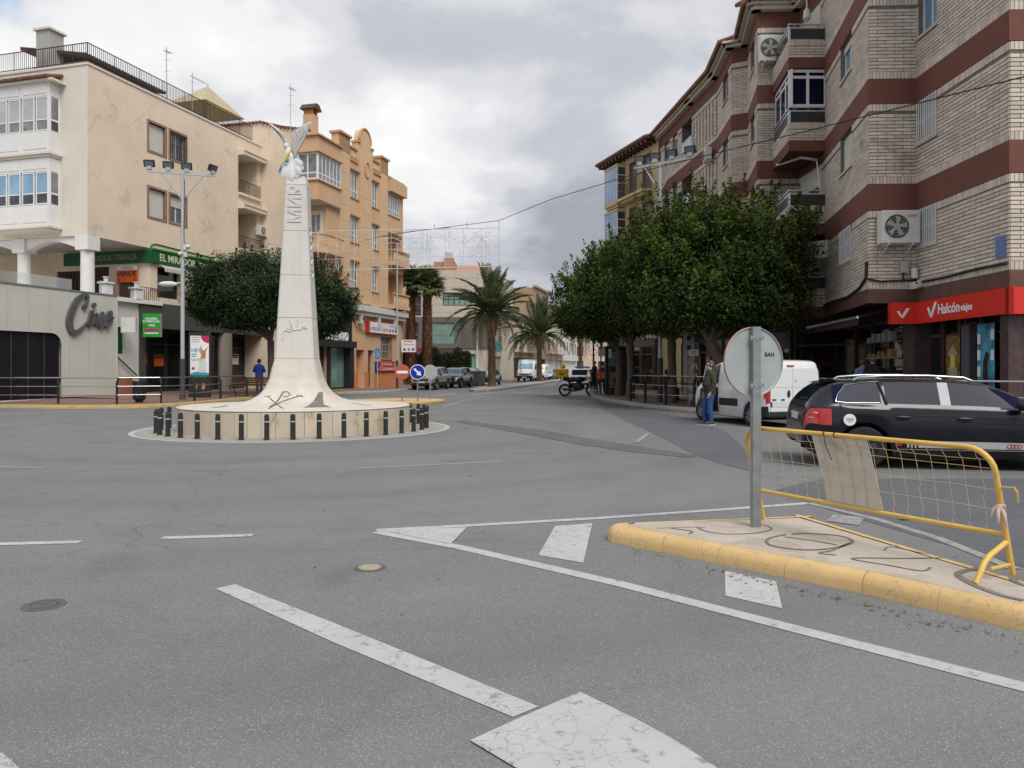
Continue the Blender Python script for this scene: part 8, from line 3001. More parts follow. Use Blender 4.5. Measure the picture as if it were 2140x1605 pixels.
text('A3 quattro',0.035,Matrix.Translation((2.15,-(yy + 0.012),zz_ - 0.01)),'red_faded',dc,0.001)
# tail details
k = MB(); k.box(-0.012,0.0,-0.26,0.26,0.66,0.775) if False else k.box(0.006,0.03,-0.26,0.26,0.70,0.81); k.build('number_plate','plate',au)
k = MB(); k.box(0.004,0.029,0.215,0.262,0.702,0.808); k.build('plate_band','sign_blue',au)
k = MB(); k.grid([[(0.32,y_,1.275 - 0.02 * abs(y_)),(0.40,y_,1.298 - 0.02 * abs(y_)),(0.52,y_,1.318 - 0.02 * abs(y_))] for y_ in np.linspace(-0.56,0.56,7)]); k.build('roof_spoiler','car_black_blue',au,smooth=60)
k = MB(); k.tube([(0.33,-0.2,1.285),(0.33,0.2,1.285)],0.014,6); k.build('brake_light','tail_red',au)
k = MB(); k.tube([(0.12,0.0,1.03),(0.10,-0.25,1.03),(0.13,-0.42,1.04)],0.012,6); k.build('rear_wiper','black_plastic',au)
for sd in (1,-1):
 Tt_ = Matrix.Translation((0.19,sd * 0.778,0.81)) @ Matrix.Rotation(sd * R(15),4,'Z') @ Matrix.Rotation(R(5),4,'Y')
 k = MB(Tt_); k.ell((-0.01,sd * 0.030,0.012),(0.05,0.028,0.025),14,8); k.ell((-0.04,sd * 0.024,-0.058),(0.08,0.030,0.018),14,8); k.build('tail_lamp','tail_pale',au,smooth=60)
put_car(au,4.57,12.42,math.atan2(-0.173,0.985))

# ---- small white panel van
def cls_v(x,j):
 if j in (7,8) and 2.30 < x < 3.20:
  return 'door_glass'
 if j >= 10 and 2.72 < x < 3.32:
  return 'windscreen'
 if x < 0.10 and j in (3,4,5):
  return 'tail'
 if j <= 5 and 2.18 < x < 3.10:
  return 'door'
 if j in (0,1) and (x < 0.25 or x > 3.62):
  return 'bumper'
 if j == 2 and 1.25 < x < 2.18:
  return 'strip'
 if x > 3.55 and j in (4,5) and x < 3.86:
  return 'headlamp'
 return 'body'

VAN = dict(length=3.88,wheels=(0.72,3.23),wheel_r=0.295,tyre_w=0.185,arch=1.17,spokes=8,rim='rim',
   roof=[(0,1.50),(0.03,1.60),(0.10,1.68),(0.3,1.715),(1.2,1.735),(2.2,1.715),(2.65,1.63),(2.95,1.40),(3.28,1.14),(3.5,1.05),(3.75,0.88),(3.88,0.62)],
   belt=[(0,1.02),(0.3,1.03),(2.2,1.02),(3.2,0.98),(3.5,0.92),(3.75,0.78),(3.88,0.56)],
   half=[(0,0.76),(0.03,0.80),(0.12,0.835),(0.5,0.845),(2.6,0.845),(3.3,0.83),(3.65,0.75),(3.88,0.50)],
   roofhalf=[(0,0.64),(0.1,0.70),(0.4,0.72),(2.2,0.70),(2.7,0.66),(3.2,0.70),(3.6,0.62),(3.88,0.40)],
   sill=[(0,0.30),(0.2,0.26),(0.6,0.22),(3.5,0.21),(3.88,0.26)],
   cuts=[2.30,3.20,2.72,3.32,0.10,2.18,3.10,0.25,3.62,1.25,3.55,3.86],
   cls=cls_v,paired=lambda k: k in ('door','door_glass','tail','strip','headlamp'),
   parts={'body': ('body','car_white'),'door_glass': ('door_window','glass'),'windscreen': ('windscreen','glass'),'tail': ('tail_light','tail_red'),'door': ('front_door','car_white'),
     'bumper': ('bumper','black_plastic'),'strip': ('rub_strip','black_plastic'),'headlamp': ('headlight','headlamp')})
vn,gv = make_car('panel_van','small white panel van with its driver door open at the kerb','van',VAN)
# rear doors: proud leaves with seam, handle, plate, lamp
k = MB(); k.grid([[(-0.012,y_,z_) for y_ in np.linspace(-0.70 + 0.12 * max(0,z_ - 1.25),0.70 - 0.12 * max(0,z_ - 1.25),5)] for z_ in np.linspace(0.42,1.50,9)]); rd = k.build('rear_door','car_white',vn,smooth=60)
k = MB(); k.box(-0.016,-0.011,0.055,0.065,0.44,1.48); k.box(-0.0155,-0.0115,-0.68,0.68,1.02,1.026); k.build('door_seam','ac_grey',rd)
for yy_ in (-0.705,0.700):
 k = MB(); k.box(-0.0155,-0.010,yy_,yy_ + 0.006,0.42,1.45); k.build('door_seam','ac_grey',rd)
k = MB(); k.ell((-0.02,0.18,0.86),(0.02,0.045,0.10),12,8); k.build('door_handle','black_plastic',rd,smooth=60)
k = MB(); k.box(-0.020,-0.013,0.20,0.72 - 0.02,0.53,0.66); k.build('number_plate','plate',rd)
k = MB(); k.box(-0.022,-0.012,0.655,0.705,0.532,0.658); k.build('plate_band','sign_blue',rd)
for y_ in (0.35,0.60):
 k = MB(); k.box(-0.03,-0.012,y_ - 0.05,y_ + 0.05,0.70,0.73); k.build('plate_lamp','black_plastic',rd)
k = MB(); k.lathe([(0.0,-0.02),(0.028,-0.018),(0.03,-0.012)],16,(0,0,0),'x',caps=False)
for q in range(len(k.v)):
 v = k.v[q]; k.v[q] = (v[0] - 0.0,v[1] - 0.02,v[2] + 1.19)
k.build('lock','aluminium',rd)
k = MB(); k.box(-0.006,0.05,-0.10 + 0.12,0.10 + 0.12,1.545,1.585); k.build('brake_light','tail_red',vn)
k = MB(); k.box(-0.05,0.12,-0.80,0.80,0.27,0.415); k.build('bumper','black_plastic',vn,bevel=0.03)
for sd in (1,-1):
 k = MB(); k.box(-0.008,0.05,sd * 0.76 - 0.05,sd * 0.76 + 0.05,0.62,1.02); k.build('tail_light','tail_red',vn,bevel=0.01)
seam(vn,gv,[(2.18,1.0),(2.18,.5),(2.20,.1)])
seam(vn,gv,[(3.10,1.0),(3.08,.5),(2.95,.1)])
# opened driver door: hinge at the front, leaf swung outwards
TH = Matrix.Translation((3.06,0.86,0)) @ Matrix.Rotation(R(180 - 17),4,'Z')
k = MB(TH)
prof = [(0.0,0.30),(0.82,0.28),(0.90,0.50),(0.92,0.95),(0.90,1.05)]
k.prism_xz([(0.0,0.32),(0.80,0.30),(0.90,0.50),(0.93,0.98),(0.02,0.98)],-0.05,0.05)
k.prism_xz([(0.86,0.98),(0.93,0.98),(0.86,1.40),(0.62,1.62),(0.55,1.60),(0.80,1.37)],-0.025,0.025)
k.prism_xz([(0.02,0.98),(0.10,0.98),(0.60,1.58),(0.55,1.62)],-0.025,0.025)
od = k.build('open_door','car_white',vn,bevel=0.02)
k = MB(TH); k.prism_xz([(0.10,0.99),(0.86,0.99),(0.80,1.36),(0.58,1.57)],-0.005,0.005); k.build('door_window','glass_smoke',od)
k = MB(TH); k.box(0.05,0.88,-0.075,-0.052,0.36,0.94); k.build('door_lining','black_plastic',od,bevel=0.01)
k = MB(TH); k.ell((0.12,0.12,1.02),(0.06,0.10,0.10),12,8); k.build('mirror','black_plastic',od,smooth=60)
k = MB(); k.box(2.25,3.05,0.70,0.842,0.32,0.97) if False else k.grid([[(x,0.852,z_) for z_ in (0.30,0.60,0.98)] for x in (2.22,2.6,3.06)]); k.build('door_opening','interior_dark',vn)
put_car(vn,7.13,19.32,math.atan2(0.96,-0.27))

# ---- generic parked cars, seen from the front
def cls_g(x,j):
 if j in (7,8):
  if 0.45 < x < 1.9:
   return 'rear_glass'
  if 2.0 <= x < 2.95:
   return 'front_glass'
 if j >= 10 and 0.10 < x < 0.45:
  return 'hatch_glass'
 if j >= 10 and 2.68 < x < 3.30:
  return 'windscreen'
 if 0.02 < x < 0.25 and j in (3,4,5):
  return 'tail'
 if x > 3.75 and j in (4,5):
  return 'headlamp'
 if j <= 1:
  return 'cladding'
 return 'body'

def suv(name,label,paint,h=1.62,group='cars parked along the west kerb',bars=True):
 k_ = h / 1.62
 sp = dict(length=4.3,wheels=(0.80,3.45),wheel_r=0.34,tyre_w=0.22,
    roof=[(0,0.72 * k_),(0.05,1.0 * k_),(0.12,1.10 * k_),(0.42,1.52 * k_),(0.8,1.60 * k_),(1.6,1.62 * k_),(2.3,1.57 * k_),(2.72,1.48 * k_),(3.28,1.11 * k_),(3.7,1.04 * k_),(4.1,0.92 * k_),(4.25,0.78 * k_),(4.3,0.62 * k_)],
    belt=[(0,0.66 * k_),(0.05,0.95 * k_),(0.4,1.05 * k_),(2.8,1.02 * k_),(3.5,0.98 * k_),(4.1,0.88 * k_),(4.3,0.58 * k_)],
    half=[(0,0.70),(0.06,0.80),(0.3,0.88),(3.6,0.89),(4.0,0.84),(4.22,0.74),(4.3,0.60)],
    roofhalf=[(0,0.58),(0.4,0.62),(2.6,0.62),(3.2,0.72),(4.0,0.72),(4.3,0.50)],
    sill=[(0,0.42),(0.3,0.30),(4.0,0.28),(4.3,0.34)],
    cuts=[0.45,1.9,2.0,2.95,0.10,2.68,3.30,0.02,0.25,3.75],cls=cls_g,paired=lambda q: q in ('rear_glass','front_glass','tail','headlamp'),
    parts={'body': ('body',paint),'rear_glass': ('rear_door_window','glass_tint'),'front_glass': ('front_door_window','glass_tint'),'hatch_glass': ('rear_window','glass_tint'),
      'windscreen': ('windscreen','glass_sky'),'tail': ('tail_light','tail_red'),'headlamp': ('headlight','headlamp'),'cladding': ('cladding','black_plastic')})
 o_,g_ = make_car(name,label,'car',sp,group)
 b_ = MB(); b_.box(4.24,4.315,-0.52,0.52,0.62 * k_,0.80 * k_); b_.build('grille','black_plastic',o_,bevel=0.02)
 b_ = MB(); b_.box(4.22,4.32,-0.62,0.62,0.34,0.50); b_.build('front_bumper','black_plastic',o_,bevel=0.02)
 b_ = MB(); b_.box(4.315,4.325,-0.26,0.26,0.50,0.60); b_.build('number_plate','plate',o_)
 b_ = MB(); b_.box(4.316,4.322,-0.45,0.45,0.70 * k_,0.73 * k_); b_.build('grille_bar','steel',o_)
 for sd in (1,-1):
  b_ = MB(); b_.ell((2.95,sd * 0.99,1.08 * k_),(0.08,0.11,0.09),10,6); b_.build('mirror','black_plastic',o_,smooth=60)
 return o_

sa = math.atan2(-1,-0.22)      # facing the camera along the street
c1 = suv('parked_car','silver grey SUV parked behind the blue arrow sign, first of the row','car_silver'); put_car(c1,-5.35,57.0,sa)
c2 = suv('parked_car','dark SUV parked between the silver car and the waste bins','car_dark'); put_car(c2,-3.95,62.2,sa)
c3 = suv('parked_car','dark blue hatchback parked just past the waste bins','car_blue',1.45); put_car(c3,-1.75,71.5,sa)
c4 = suv('parked_car','dark car parked far up the street behind the white vans','car_dark',1.45); put_car(c4,6.2,107,sa)
c5 = suv('parked_car','pale grey car parked between the white vans and the last dark car','car_silver',1.45); put_car(c5,5.2,101.5,sa)
# police hatchback seen from behind, and a red car beyond the officers
c6 = suv('police_car','blue and white police car with light bar behind the moped','car_white',1.5,None); put_car(c6,5.0,57.0,R(76))
b = MB(Tz(5.0,57,0,R(76))); b.box(1.45,1.75,-0.55,0.55,1.53,1.66); b.build('light_bar','police_blue',c6,bevel=0.02)
b = MB(Tz(5.0,57,0,R(76))); b.box(-0.012,0.01,-0.62,0.62,0.60,0.88); b.build('stripe','police_blue',c6)
c7 = suv('parked_car','red car stopped ahead of the police car on the far street','car_red',1.48,None); put_car(c7,7.6,66.5,R(74))

def big_van(label,x,y,a,tall=2.55,group='white vans parked up the street'):
 o_ = thing('delivery_van',label,'van',(0,0,0),0,group)

 def loft(keys,nm,mt):
  mm_ = MB()
  rows_ = []
  for (xx,wdt,zb,zt,rr) in keys:
   rows_.append([(xx,-wdt,zb),(xx,-wdt,zb + (zt - zb) * 0.55),(xx,-wdt * 0.96,zt - rr),(xx,-wdt * 0.85,zt),(xx,0,zt + 0.02),(xx,wdt * 0.85,zt),(xx,wdt * 0.96,zt - rr),(xx,wdt,zb + (zt - zb) * 0.55),(xx,wdt,zb)])
  mm_.grid(rows_,flip=True)
  mm_.poly(rows_[0]); mm_.poly(list(reversed(rows_[-1])))
  return mm_.build(nm,mt,o_,smooth=35)
 loft([(0,0.96,0.45,tall - 0.05,0.15),(0.1,0.99,0.42,tall,0.15),(3.2,1.0,0.42,tall,0.15),(3.9,0.99,0.42,tall - 0.06,0.2),(4.45,0.97,0.42,1.45,0.1),(5.0,0.93,0.42,1.20,0.1),(5.25,0.86,0.45,0.95,0.1)],'body','car_white')
 mm_ = MB(); mm_.add([(3.96,-0.80,tall - 0.16),(3.96,0.80,tall - 0.16),(4.46,0.88,1.50),(4.46,-0.88,1.50)],[(0,3,2,1)]) if False else mm_.add([(4.00,-0.78,tall - 0.28),(4.00,0.78,tall - 0.28),(4.50,0.86,1.47),(4.50,-0.86,1.47)],[(0,3,2,1)])
 mm_.build('windscreen','glass_sky',o_)
 for sd in (1,-1):
  mm_ = MB(); mm_.add([(3.25,sd * 1.012,tall - 0.5),(3.75,sd * 1.012,tall - 0.5),(4.2,sd * 1.005,1.45),(3.25,sd * 1.012,1.45)],[(0,1,2,3)]); mm_.build('door_window','glass',o_)
  mm_ = MB(); mm_.ell((4.35,sd * 1.14,1.55),(0.06,0.08,0.2),8,6); mm_.build('mirror','black_plastic',o_)
  mm_ = MB(); mm_.box(5.17,5.27,sd * 0.68 - 0.14,sd * 0.68 + 0.14,0.82,0.97); mm_.build('headlight','headlamp',o_)
  for xw in (0.9,4.3):
   make_wheel(o_,xw,sd * 0.88,0.35,0.2,sd)
  mm_ = MB(); mm_.box(0.3,3.6,sd * 1.002 - 0.006,sd * 1.002 + 0.006,1.02,1.08); mm_.build('side_stripe','red_faded',o_)
 mm_ = MB(); mm_.box(5.1,5.34,-0.95,0.95,0.36,0.68); mm_.build('bumper','black_plastic',o_,bevel=0.04)
 mm_ = MB(); mm_.box(5.2,5.28,-0.5,0.5,0.76,0.88); mm_.build('grille','black_plastic',o_)
 mm_ = MB(); mm_.box(5.345,5.35,-0.26,0.26,0.44,0.55); mm_.build('number_plate','plate',o_)
 put_car(o_,x,y,a)
 return o_

big_van('white high-roof van with red marks facing down the street behind the palm',2.55,92.5,sa)
big_van('lower white van parked behind the high-roof one',4.1,98.5,sa,2.05)

# waste containers
for k,(x,y,lab) in enumerate([(-3.85,64.6,'grey wheeled waste container with pale domed lid next to the dark SUV'),(-3.05,66.4,'grey wheeled waste container with pale domed lid nearer the blue hatchback')]):
 o_ = thing('waste_container',lab,'waste container',(x,y,0),R(75),'grey waste containers')
 T_ = Tz(x,y,0,R(75))
 m = MB(T_); m.add([(-0.80,-0.45,0.12),(0.80,-0.45,0.12),(0.80,0.45,0.12),(-0.80,0.45,0.12),(-0.92,-0.58,1.25),(0.92,-0.58,1.25),(0.92,0.58,1.25),(-0.92,0.58,1.25)],
      [(0,3,2,1),(4,5,6,7),(0,1,5,4),(1,2,6,5),(2,3,7,6),(3,0,4,7)])
 for q in range(4):
  xx = -0.6 + q * 0.4
  m.bar((xx,-0.48,0.2),(xx * 1.12,-0.60,1.2),0.06,0.05)
 m.build('tub','bin_grey',o_)
 rows_ = [[(xx,0.62 * math.cos(R(a_)),1.26 + 0.30 * math.sin(R(a_))) for a_ in range(0,181,18)] for xx in (-0.96,-0.5,0.5,0.96)]
 m = MB(T_); m.grid(rows_); m.poly(rows_[0]); m.poly(rows_[-1]); m.build('lid','bin_lid',o_,smooth=40)
 for xx in (-0.7,0.7):
  m = MB(T_); m.lathe([(0.10,-0.03),(0.10,0.03)],12,(xx,-0.35,0.10),'y'); m.build('castor','rubber',o_)

# ---- delivery motorcycle
mc = thing('delivery_moped','black motorcycle with a yellow top box parked across the kerb end','motorcycle',(0,0,0))
for x,nm in ((0.0,'rear'),(1.32,'front')):
 t = MB(); t.lathe([(0.22,-0.05),(0.28,-0.055),(0.305,-0.03),(0.31,0),(0.305,0.03),(0.28,0.055),(0.22,0.05)],28,(x,0,0.31),'y',caps=False); wh = t.build('wheel','rubber',mc,smooth=40)
 t = MB(); t.lathe([(0.225,-0.03),(0.20,-0.02),(0.20,0.02),(0.225,0.03)],28,(x,0,0.31),'y',caps=False)
 for q in range(5):
  a = 2 * math.pi * q / 5
  t.bar((x,0,0.31),(x + 0.21 * math.cos(a),0,0.31 + 0.21 * math.sin(a)),0.03,0.04)
 t.lathe([(0.09,-0.045),(0.09,-0.04),(0.05,-0.04)],16,(x,0,0.31),'y')
 t.build('rim','rim',wh,smooth=30)
t = MB(); t.tube([(1.32,-0.09,0.31),(1.02,-0.09,0.98)],0.022,8); t.tube([(1.32,0.09,0.31),(1.02,0.09,0.98)],0.022,8); t.build('fork','steel',mc,smooth=60)
t = MB(); t.tube([(0.96,-0.36,1.08),(0.98,-0.2,1.06),(1.02,0,1.02),(0.98,0.2,1.06),(0.96,0.36,1.08)],0.015,8); t.build('handlebar','dark_metal',mc)
t = MB(); t.ell((0.72,0,0.83),(0.30,0.15,0.15),16,10); t.build('tank','car_black_blue',mc,smooth=60)
t = MB(); t.tube([(0.50,0,0.82),(0.25,0,0.80),(-0.10,0,0.88)],[0.12,0.13,0.09],10); t.build('seat','black_plastic',mc,smooth=60)
t = MB(); t.ell((0.66,0,0.48),(0.30,0.17,0.22),14,8); t.bar((0.1,0,0.78),(0.98,0,0.80),0.10,0.14); t.bar((0.45,0,0.4),(0.95,0,0.85),0.08,0.10); t.tube([(0.0,-0.09,0.31),(0.45,-0.1,0.42)],0.03,6); t.tube([(0.0,0.09,0.31),(0.45,0.1,0.42)],0.03,6); t.tube([(0.9,-0.13,0.4),(0.5,-0.17,0.27),(-0.1,-0.19,0.36)],0.045,8); t.build('engine','dark_metal',mc,smooth=40)
t = MB(); t.lathe([(0.0,0.06),(0.09,0.05),(0.10,0.0),(0.07,-0.06)],16,(1.10,0,0.93),'x'); t.build('headlight','headlamp',mc,smooth=50)
t = MB(); t.bar((-0.12,0,0.80),(-0.40,0,0.55),0.16,0.02); t.build('mudguard','black_plastic',mc); t = MB(); t.tube([(1.32 + 0.34 * math.cos(R(a_)),0,0.31 + 0.34 * math.sin(R(a_))) for a_ in range(50,150,15)],0.05,6); t.build('mudguard','black_plastic',mc)
t = MB(); t.box(-0.22,-0.16,-0.08,0.08,0.76,0.84); t.build('tail_light','tail_red',mc)
t = MB(); t.bar((0.35,0.0,0.35),(0.28,0.26,0.02),0.02); t.build('side_stand','dark_metal',mc)
t = MB(); t.box(-0.46,0.18,-0.27,0.27,0.93,1.34); bx = t.build('top_box','yellow_box',mc,bevel=0.04)
t = MB(); t.box(-0.47,0.19,-0.28,0.28,1.23,1.245); t.build('lid_seam','poster_ochre',bx)
t = MB(); t.tube([(-0.25,-0.274,1.10),(-0.14,-0.276,1.08),(-0.03,-0.274,1.10)],0.03,5); t.tube([(-0.14,-0.275,1.2),(-0.14,-0.275,0.99)],0.012,5); t.tube([(-0.36,-0.274,1.09),(0.10,-0.274,1.10)],0.008,4); t.build('emblem','ink',bx)
t = MB(); t.ell((-0.05,0.0,1.45),(0.13,0.11,0.12),14,8) ; he = t.build('helmet','yellow_box',None,smooth=60)
for sd in (1,-1):
 t = MB(); t.tube([(0.97,sd * 0.30,1.08),(0.92,sd * 0.36,1.24)],0.008,5); t.ell((0.92,sd * 0.37,1.27),(0.02,0.06,0.04),8,6); t.build('mirror','black_plastic',mc)
mc.location = (2.85,41.3,0); mc.rotation_euler = (0,0,R(-6)); mc.scale = (1.1,1.1,1.1)
he.location = (2.80,41.25,0.15)
tag(he,'yellow crash helmet perched on the motorcycle top box','helmet')
# ------------------------------------------------------------------ people
import bmesh

def skin_mesh(name,joints,edges,root,mat,parent,sub=1,smooth=True):
 """joints: {name: ((x,y,z), r or (rx,ry))}; grown with a Skin modifier from the root joint."""
 bm = bmesh.new()
 ly = bm.verts.layers.skin.verify()
 vs = {}
 for k,(p,r) in joints.items():
  v = bm.verts.new(p)
  rr = r if isinstance(r,tuple) else (r,r)
  v[ly].radius = rr
  v[ly].use_root = (k == root)
  vs[k] = v
 for a,b in edges:
  bm.edges.new((vs[a],vs[b]))
 me = bpy.data.meshes.new(name)
 bm.to_mesh(me)
 bm.free()
 me.materials.append(M[mat])
 o = bpy.data.objects.new(name,me)
 COL.objects.link(o)
 sk = o.modifiers.new('skin','SKIN')
 sk.use_smooth_shade = True
 sk.branch_smoothing = 0.4
 ss = o.modifiers.new('round','SUBSURF')
 ss.levels = sub
 ss.render_levels = sub + 1
 put(o,parent)
 return o

def person(label,loc,face,height=1.72,top='cloth_black',legs='jeans',hair='hair_dark',under=None,belly=0.0,sit=False,bald=False,arms='down',glasses=False,
   feet=((0.10,0.11),(-0.06,-0.11)),stripe=None,long_hair=False,shoes='shoe',vest=None,fingers=True):
 """A standing or seated figure facing local +x."""
 o = thing('person',label,'person',(0,0,0))
 k = height / 1.72
 J = {}
 hipz,dz = (0.94,0.0) if not sit else (0.50,-0.44)

 def V(x,y,z):
  return (x * k,y * k,z * k)
 J['pelvis'] = (V(0,0,hipz + 0.04),(0.135,0.11))
 J['waist'] = (V(0.01 + belly * 0.3,0,1.10 + dz),(0.135,0.105 + belly * 0.5))
 J['chest'] = (V(0.0,0,1.30 + dz),(0.155,0.115))
 J['collar'] = (V(-0.02,0,1.43 + dz),(0.11,0.085))
 J['neck'] = (V(0.0,0,1.49 + dz),0.056)
 J['skull_base'] = (V(0.015,0,1.545 + dz),0.068)
 J['head'] = (V(0.012,0,1.615 + dz),(0.078,0.094))
 J['crown'] = (V(0.0,0,1.675 + dz),(0.058,0.07))
 J['nose'] = (V(0.118,0,1.595 + dz),0.016)
 J['jaw'] = (V(0.075,0,1.535 + dz),(0.035,0.03))
 E = [('pelvis','waist'),('waist','chest'),('chest','collar'),('collar','neck'),('neck','skull_base'),('skull_base','head'),('head','crown'),('head','nose'),('skull_base','jaw')]
 tk,te = {},[]
 tk['pelvis'] = (J['pelvis'][0],(0.15,0.125))
 tk['waist'] = (V(0.01,0,hipz + 0.13),(0.145,0.12))
 te += [('pelvis','waist')]
 for sd,nm,(fx,fy) in ((1,'l',feet[0]),(-1,'r',feet[1])):
  sh = V(-0.01,sd * 0.19,1.41 + dz)
  if arms == 'down' or (arms == 'left_down' and sd == 1):
   el,wr_,hd_ = V(-0.03,sd * 0.235,1.13 + dz),V(0.07,sd * 0.225,0.89 + dz),V(0.10,sd * 0.215,0.81 + dz)
  elif arms == 'table':
   el,wr_,hd_ = V(0.10,sd * 0.25,1.15 + dz),V(0.34,sd * 0.14,1.14 + dz),V(0.42,sd * 0.11,1.15 + dz)
  else:
   el,wr_,hd_ = V(0.02,sd * 0.25,1.14 + dz),V(0.23,sd * 0.12,1.10 + dz),V(0.30,sd * 0.07,1.11 + dz)
  J['sho' + nm] = (V(-0.01,sd * 0.160,1.372 + dz),0.042); J['elb' + nm] = (el,0.045); J['wri' + nm] = (wr_,(0.030,0.024)); J['palm' + nm] = (hd_,(0.040,0.020))
  E += [('collar','sho' + nm),('sho' + nm,'elb' + nm),('elb' + nm,'wri' + nm),('wri' + nm,'palm' + nm)]
  if fingers:
   d = (Vector(hd_) - Vector(wr_)).normalized()
   fwd = Vector((1,0,0)) if abs(d.z) > 0.5 else Vector((0,sd,0)).cross(d)
   acr = (fwd - d * fwd.dot(d)).normalized()
   curl = Vector((0,-sd,0)) if abs(d.z) > 0.5 else Vector((0,0,-1))
   for q,(off,ln) in enumerate([(-0.030,0.062),(-0.010,0.075),(0.010,0.080),(0.030,0.072)]):
    b0 = Vector(hd_) + acr * off + d * 0.03
    b1 = b0 + d * ln * 0.55 + curl * 0.008
    b2 = b0 + d * ln * 0.95 + curl * 0.028
    for t,p in (('a',b0),('b',b1),('c',b2)):
     J['f%d%s%s' % (q,t,nm)] = (tuple(p),0.0095)
    E += [('palm' + nm,'f%da%s' % (q,nm)),('f%da%s' % (q,nm),'f%db%s' % (q,nm)),('f%db%s' % (q,nm),'f%dc%s' % (q,nm))]
   t0 = Vector(hd_) + acr * 0.035 - d * 0.015
   t1 = t0 + acr * 0.025 + d * 0.03
   J['th0' + nm] = (tuple(t0),0.011); J['th1' + nm] = (tuple(t1),0.0095)
   E += [('palm' + nm,'th0' + nm),('th0' + nm,'th1' + nm)]
  hip = V(0.0,sd * 0.095,hipz - 0.04)
  if sit:
   kn,an,toe = V(0.44,sd * 0.12,0.50),V(0.42,sd * 0.12,0.09),V(0.56,sd * 0.14,0.04)
  else:
   kn,an,toe = V(fx * 0.7 + 0.03,sd * 0.10 * 0.5 + fy * 0.5,0.50),V(fx - 0.03,fy,0.09),V(fx + 0.12,fy + sd * 0.025,0.035)
  J['hip' + nm] = (hip,0.085); J['kne' + nm] = (kn,0.055); J['ank' + nm] = (an,0.040); J['toe' + nm] = (toe,(0.042,0.028))
  E += [('pelvis','hip' + nm),('hip' + nm,'kne' + nm),('kne' + nm,'ank' + nm),('ank' + nm,'toe' + nm)]
  tk['hip' + nm] = (hip,0.108); tk['kne' + nm] = (kn,0.080); tk['ank' + nm] = (tuple(Vector(an) + Vector((0,0,-0.025))),0.062)
  te += [('pelvis','hip' + nm),('hip' + nm,'kne' + nm),('kne' + nm,'ank' + nm)]
  s = MB()
  A_,B_ = Vector(an) + Vector((-0.055,0,-0.03)),Vector(toe) + Vector((0.04,0,0.008))
  s.tube([tuple(A_),tuple(A_.lerp(B_,0.35) + Vector((0,0,0.012))),tuple(A_.lerp(B_,0.75)),tuple(B_)],[0.045,0.055,0.052,0.030],10)
  sh_ = s.build('shoe',shoes,o,smooth=60)
  s = MB(); zz_ = 0.002
  dirf = (B_ - A_); dirf.z = 0; dirf.normalize(); sdv = Vector((-dirf.y,dirf.x,0)) * 0.042
  a0,b0 = A_ - dirf * 0.035,B_ + dirf * 0.004
  pts = [a0 - sdv * 0.8,a0 + sdv * 0.8,A_.lerp(B_,0.6) + sdv * 1.1,b0 + sdv * 0.5,b0 - sdv * 0.5,A_.lerp(B_,0.6) - sdv * 1.1]
  s.prism([(p.x,p.y) for p in reversed(pts)],zz_,0.024)
  s.build('sole','sole',sh_)
 bo = skin_mesh('body',J,E,'pelvis','skin',o)
 to = skin_mesh('trousers',tk,te,'pelvis',legs,o)
 # jacket: lofted trunk and sleeves
 LV = [(0.83 if not sit else 0.90,0.005,0.150,0.188),(0.95,0.012,0.152,0.188),(1.08,0.015 + belly * 0.45,0.135 + belly * 0.55,0.180),(1.20,0.012 + belly * 0.2,0.136 + belly * 0.3,0.188),
   (1.32,0.0,0.132,0.200),(1.39,-0.012,0.118,0.205),(1.435,-0.018,0.098,0.170),(1.475,-0.014,0.072,0.092),(1.495,-0.010,0.066,0.074)]
 zz = np.array([q[0] for q in LV])
 prof = lambda z: [float(np.interp(z,zz,[q[i] for q in LV])) for i in (1,2,3)]
 tr_ = MB()
 rws_ = []
 for i in range(30):
  z = zz[0] + (zz[-1] - zz[0]) * i / 29
  cx_,rx_,ry_ = prof(z)
  rp = (0.006 if i % 3 == 0 else 0.0) if under else 0.002 * math.sin(i * 2.3)
  rws_.append([V(cx_ + (rx_ - rp) * math.cos(2 * math.pi * j / 24),(ry_ - rp) * math.sin(2 * math.pi * j / 24),z + dz) for j in range(25)])
 tr_.grid(rws_)
 for nm,sd in (('l',1),('r',-1)):
  el,wr_ = [Vector(J[q + nm][0]) for q in ('elb','wri')]
  sh = Vector(V(-0.01,sd * 0.19,1.402 + dz))
  e0 = sh + Vector((0,-sd * 0.05,0.0)) * k
  pts_,rad_ = [],[]
  for i in range(17):
   t = i / 16
   if t < 0.5:
    p = e0.lerp(el,t * 2); r = 0.086 - 0.020 * t * 2
   else:
    p = el.lerp(wr_,(t - 0.5) * 2 * 0.92); r = 0.066 - 0.016 * (t - 0.5) * 2
   if i == 0:
    r *= 0.75
   pts_.append(tuple(p)); rad_.append((r - (0.006 if (under and i % 3 == 0) else 0)) * k)
  tr_.tube(pts_,rad_,12)
 tr_.build('jacket' if under else 'top',top,o,smooth=60)
 if under:
  s = MB(); s.grid([[V(prof(z)[0] + (prof(z)[1] + 0.005) * math.cos(R(a_)),(prof(z)[2] + 0.003) * math.sin(R(a_)),z + dz) for a_ in range(-34 if z < 1.3 else -24,35 if z < 1.3 else 25,4)][:13 if z >= 1.3 else 18][:13] for z in (0.86,0.95,1.02,1.08,1.14,1.2,1.28,1.36,1.43,1.48)])
  s.build('jumper',under,o,smooth=60)
 # head details
 hz = 1.615 + dz
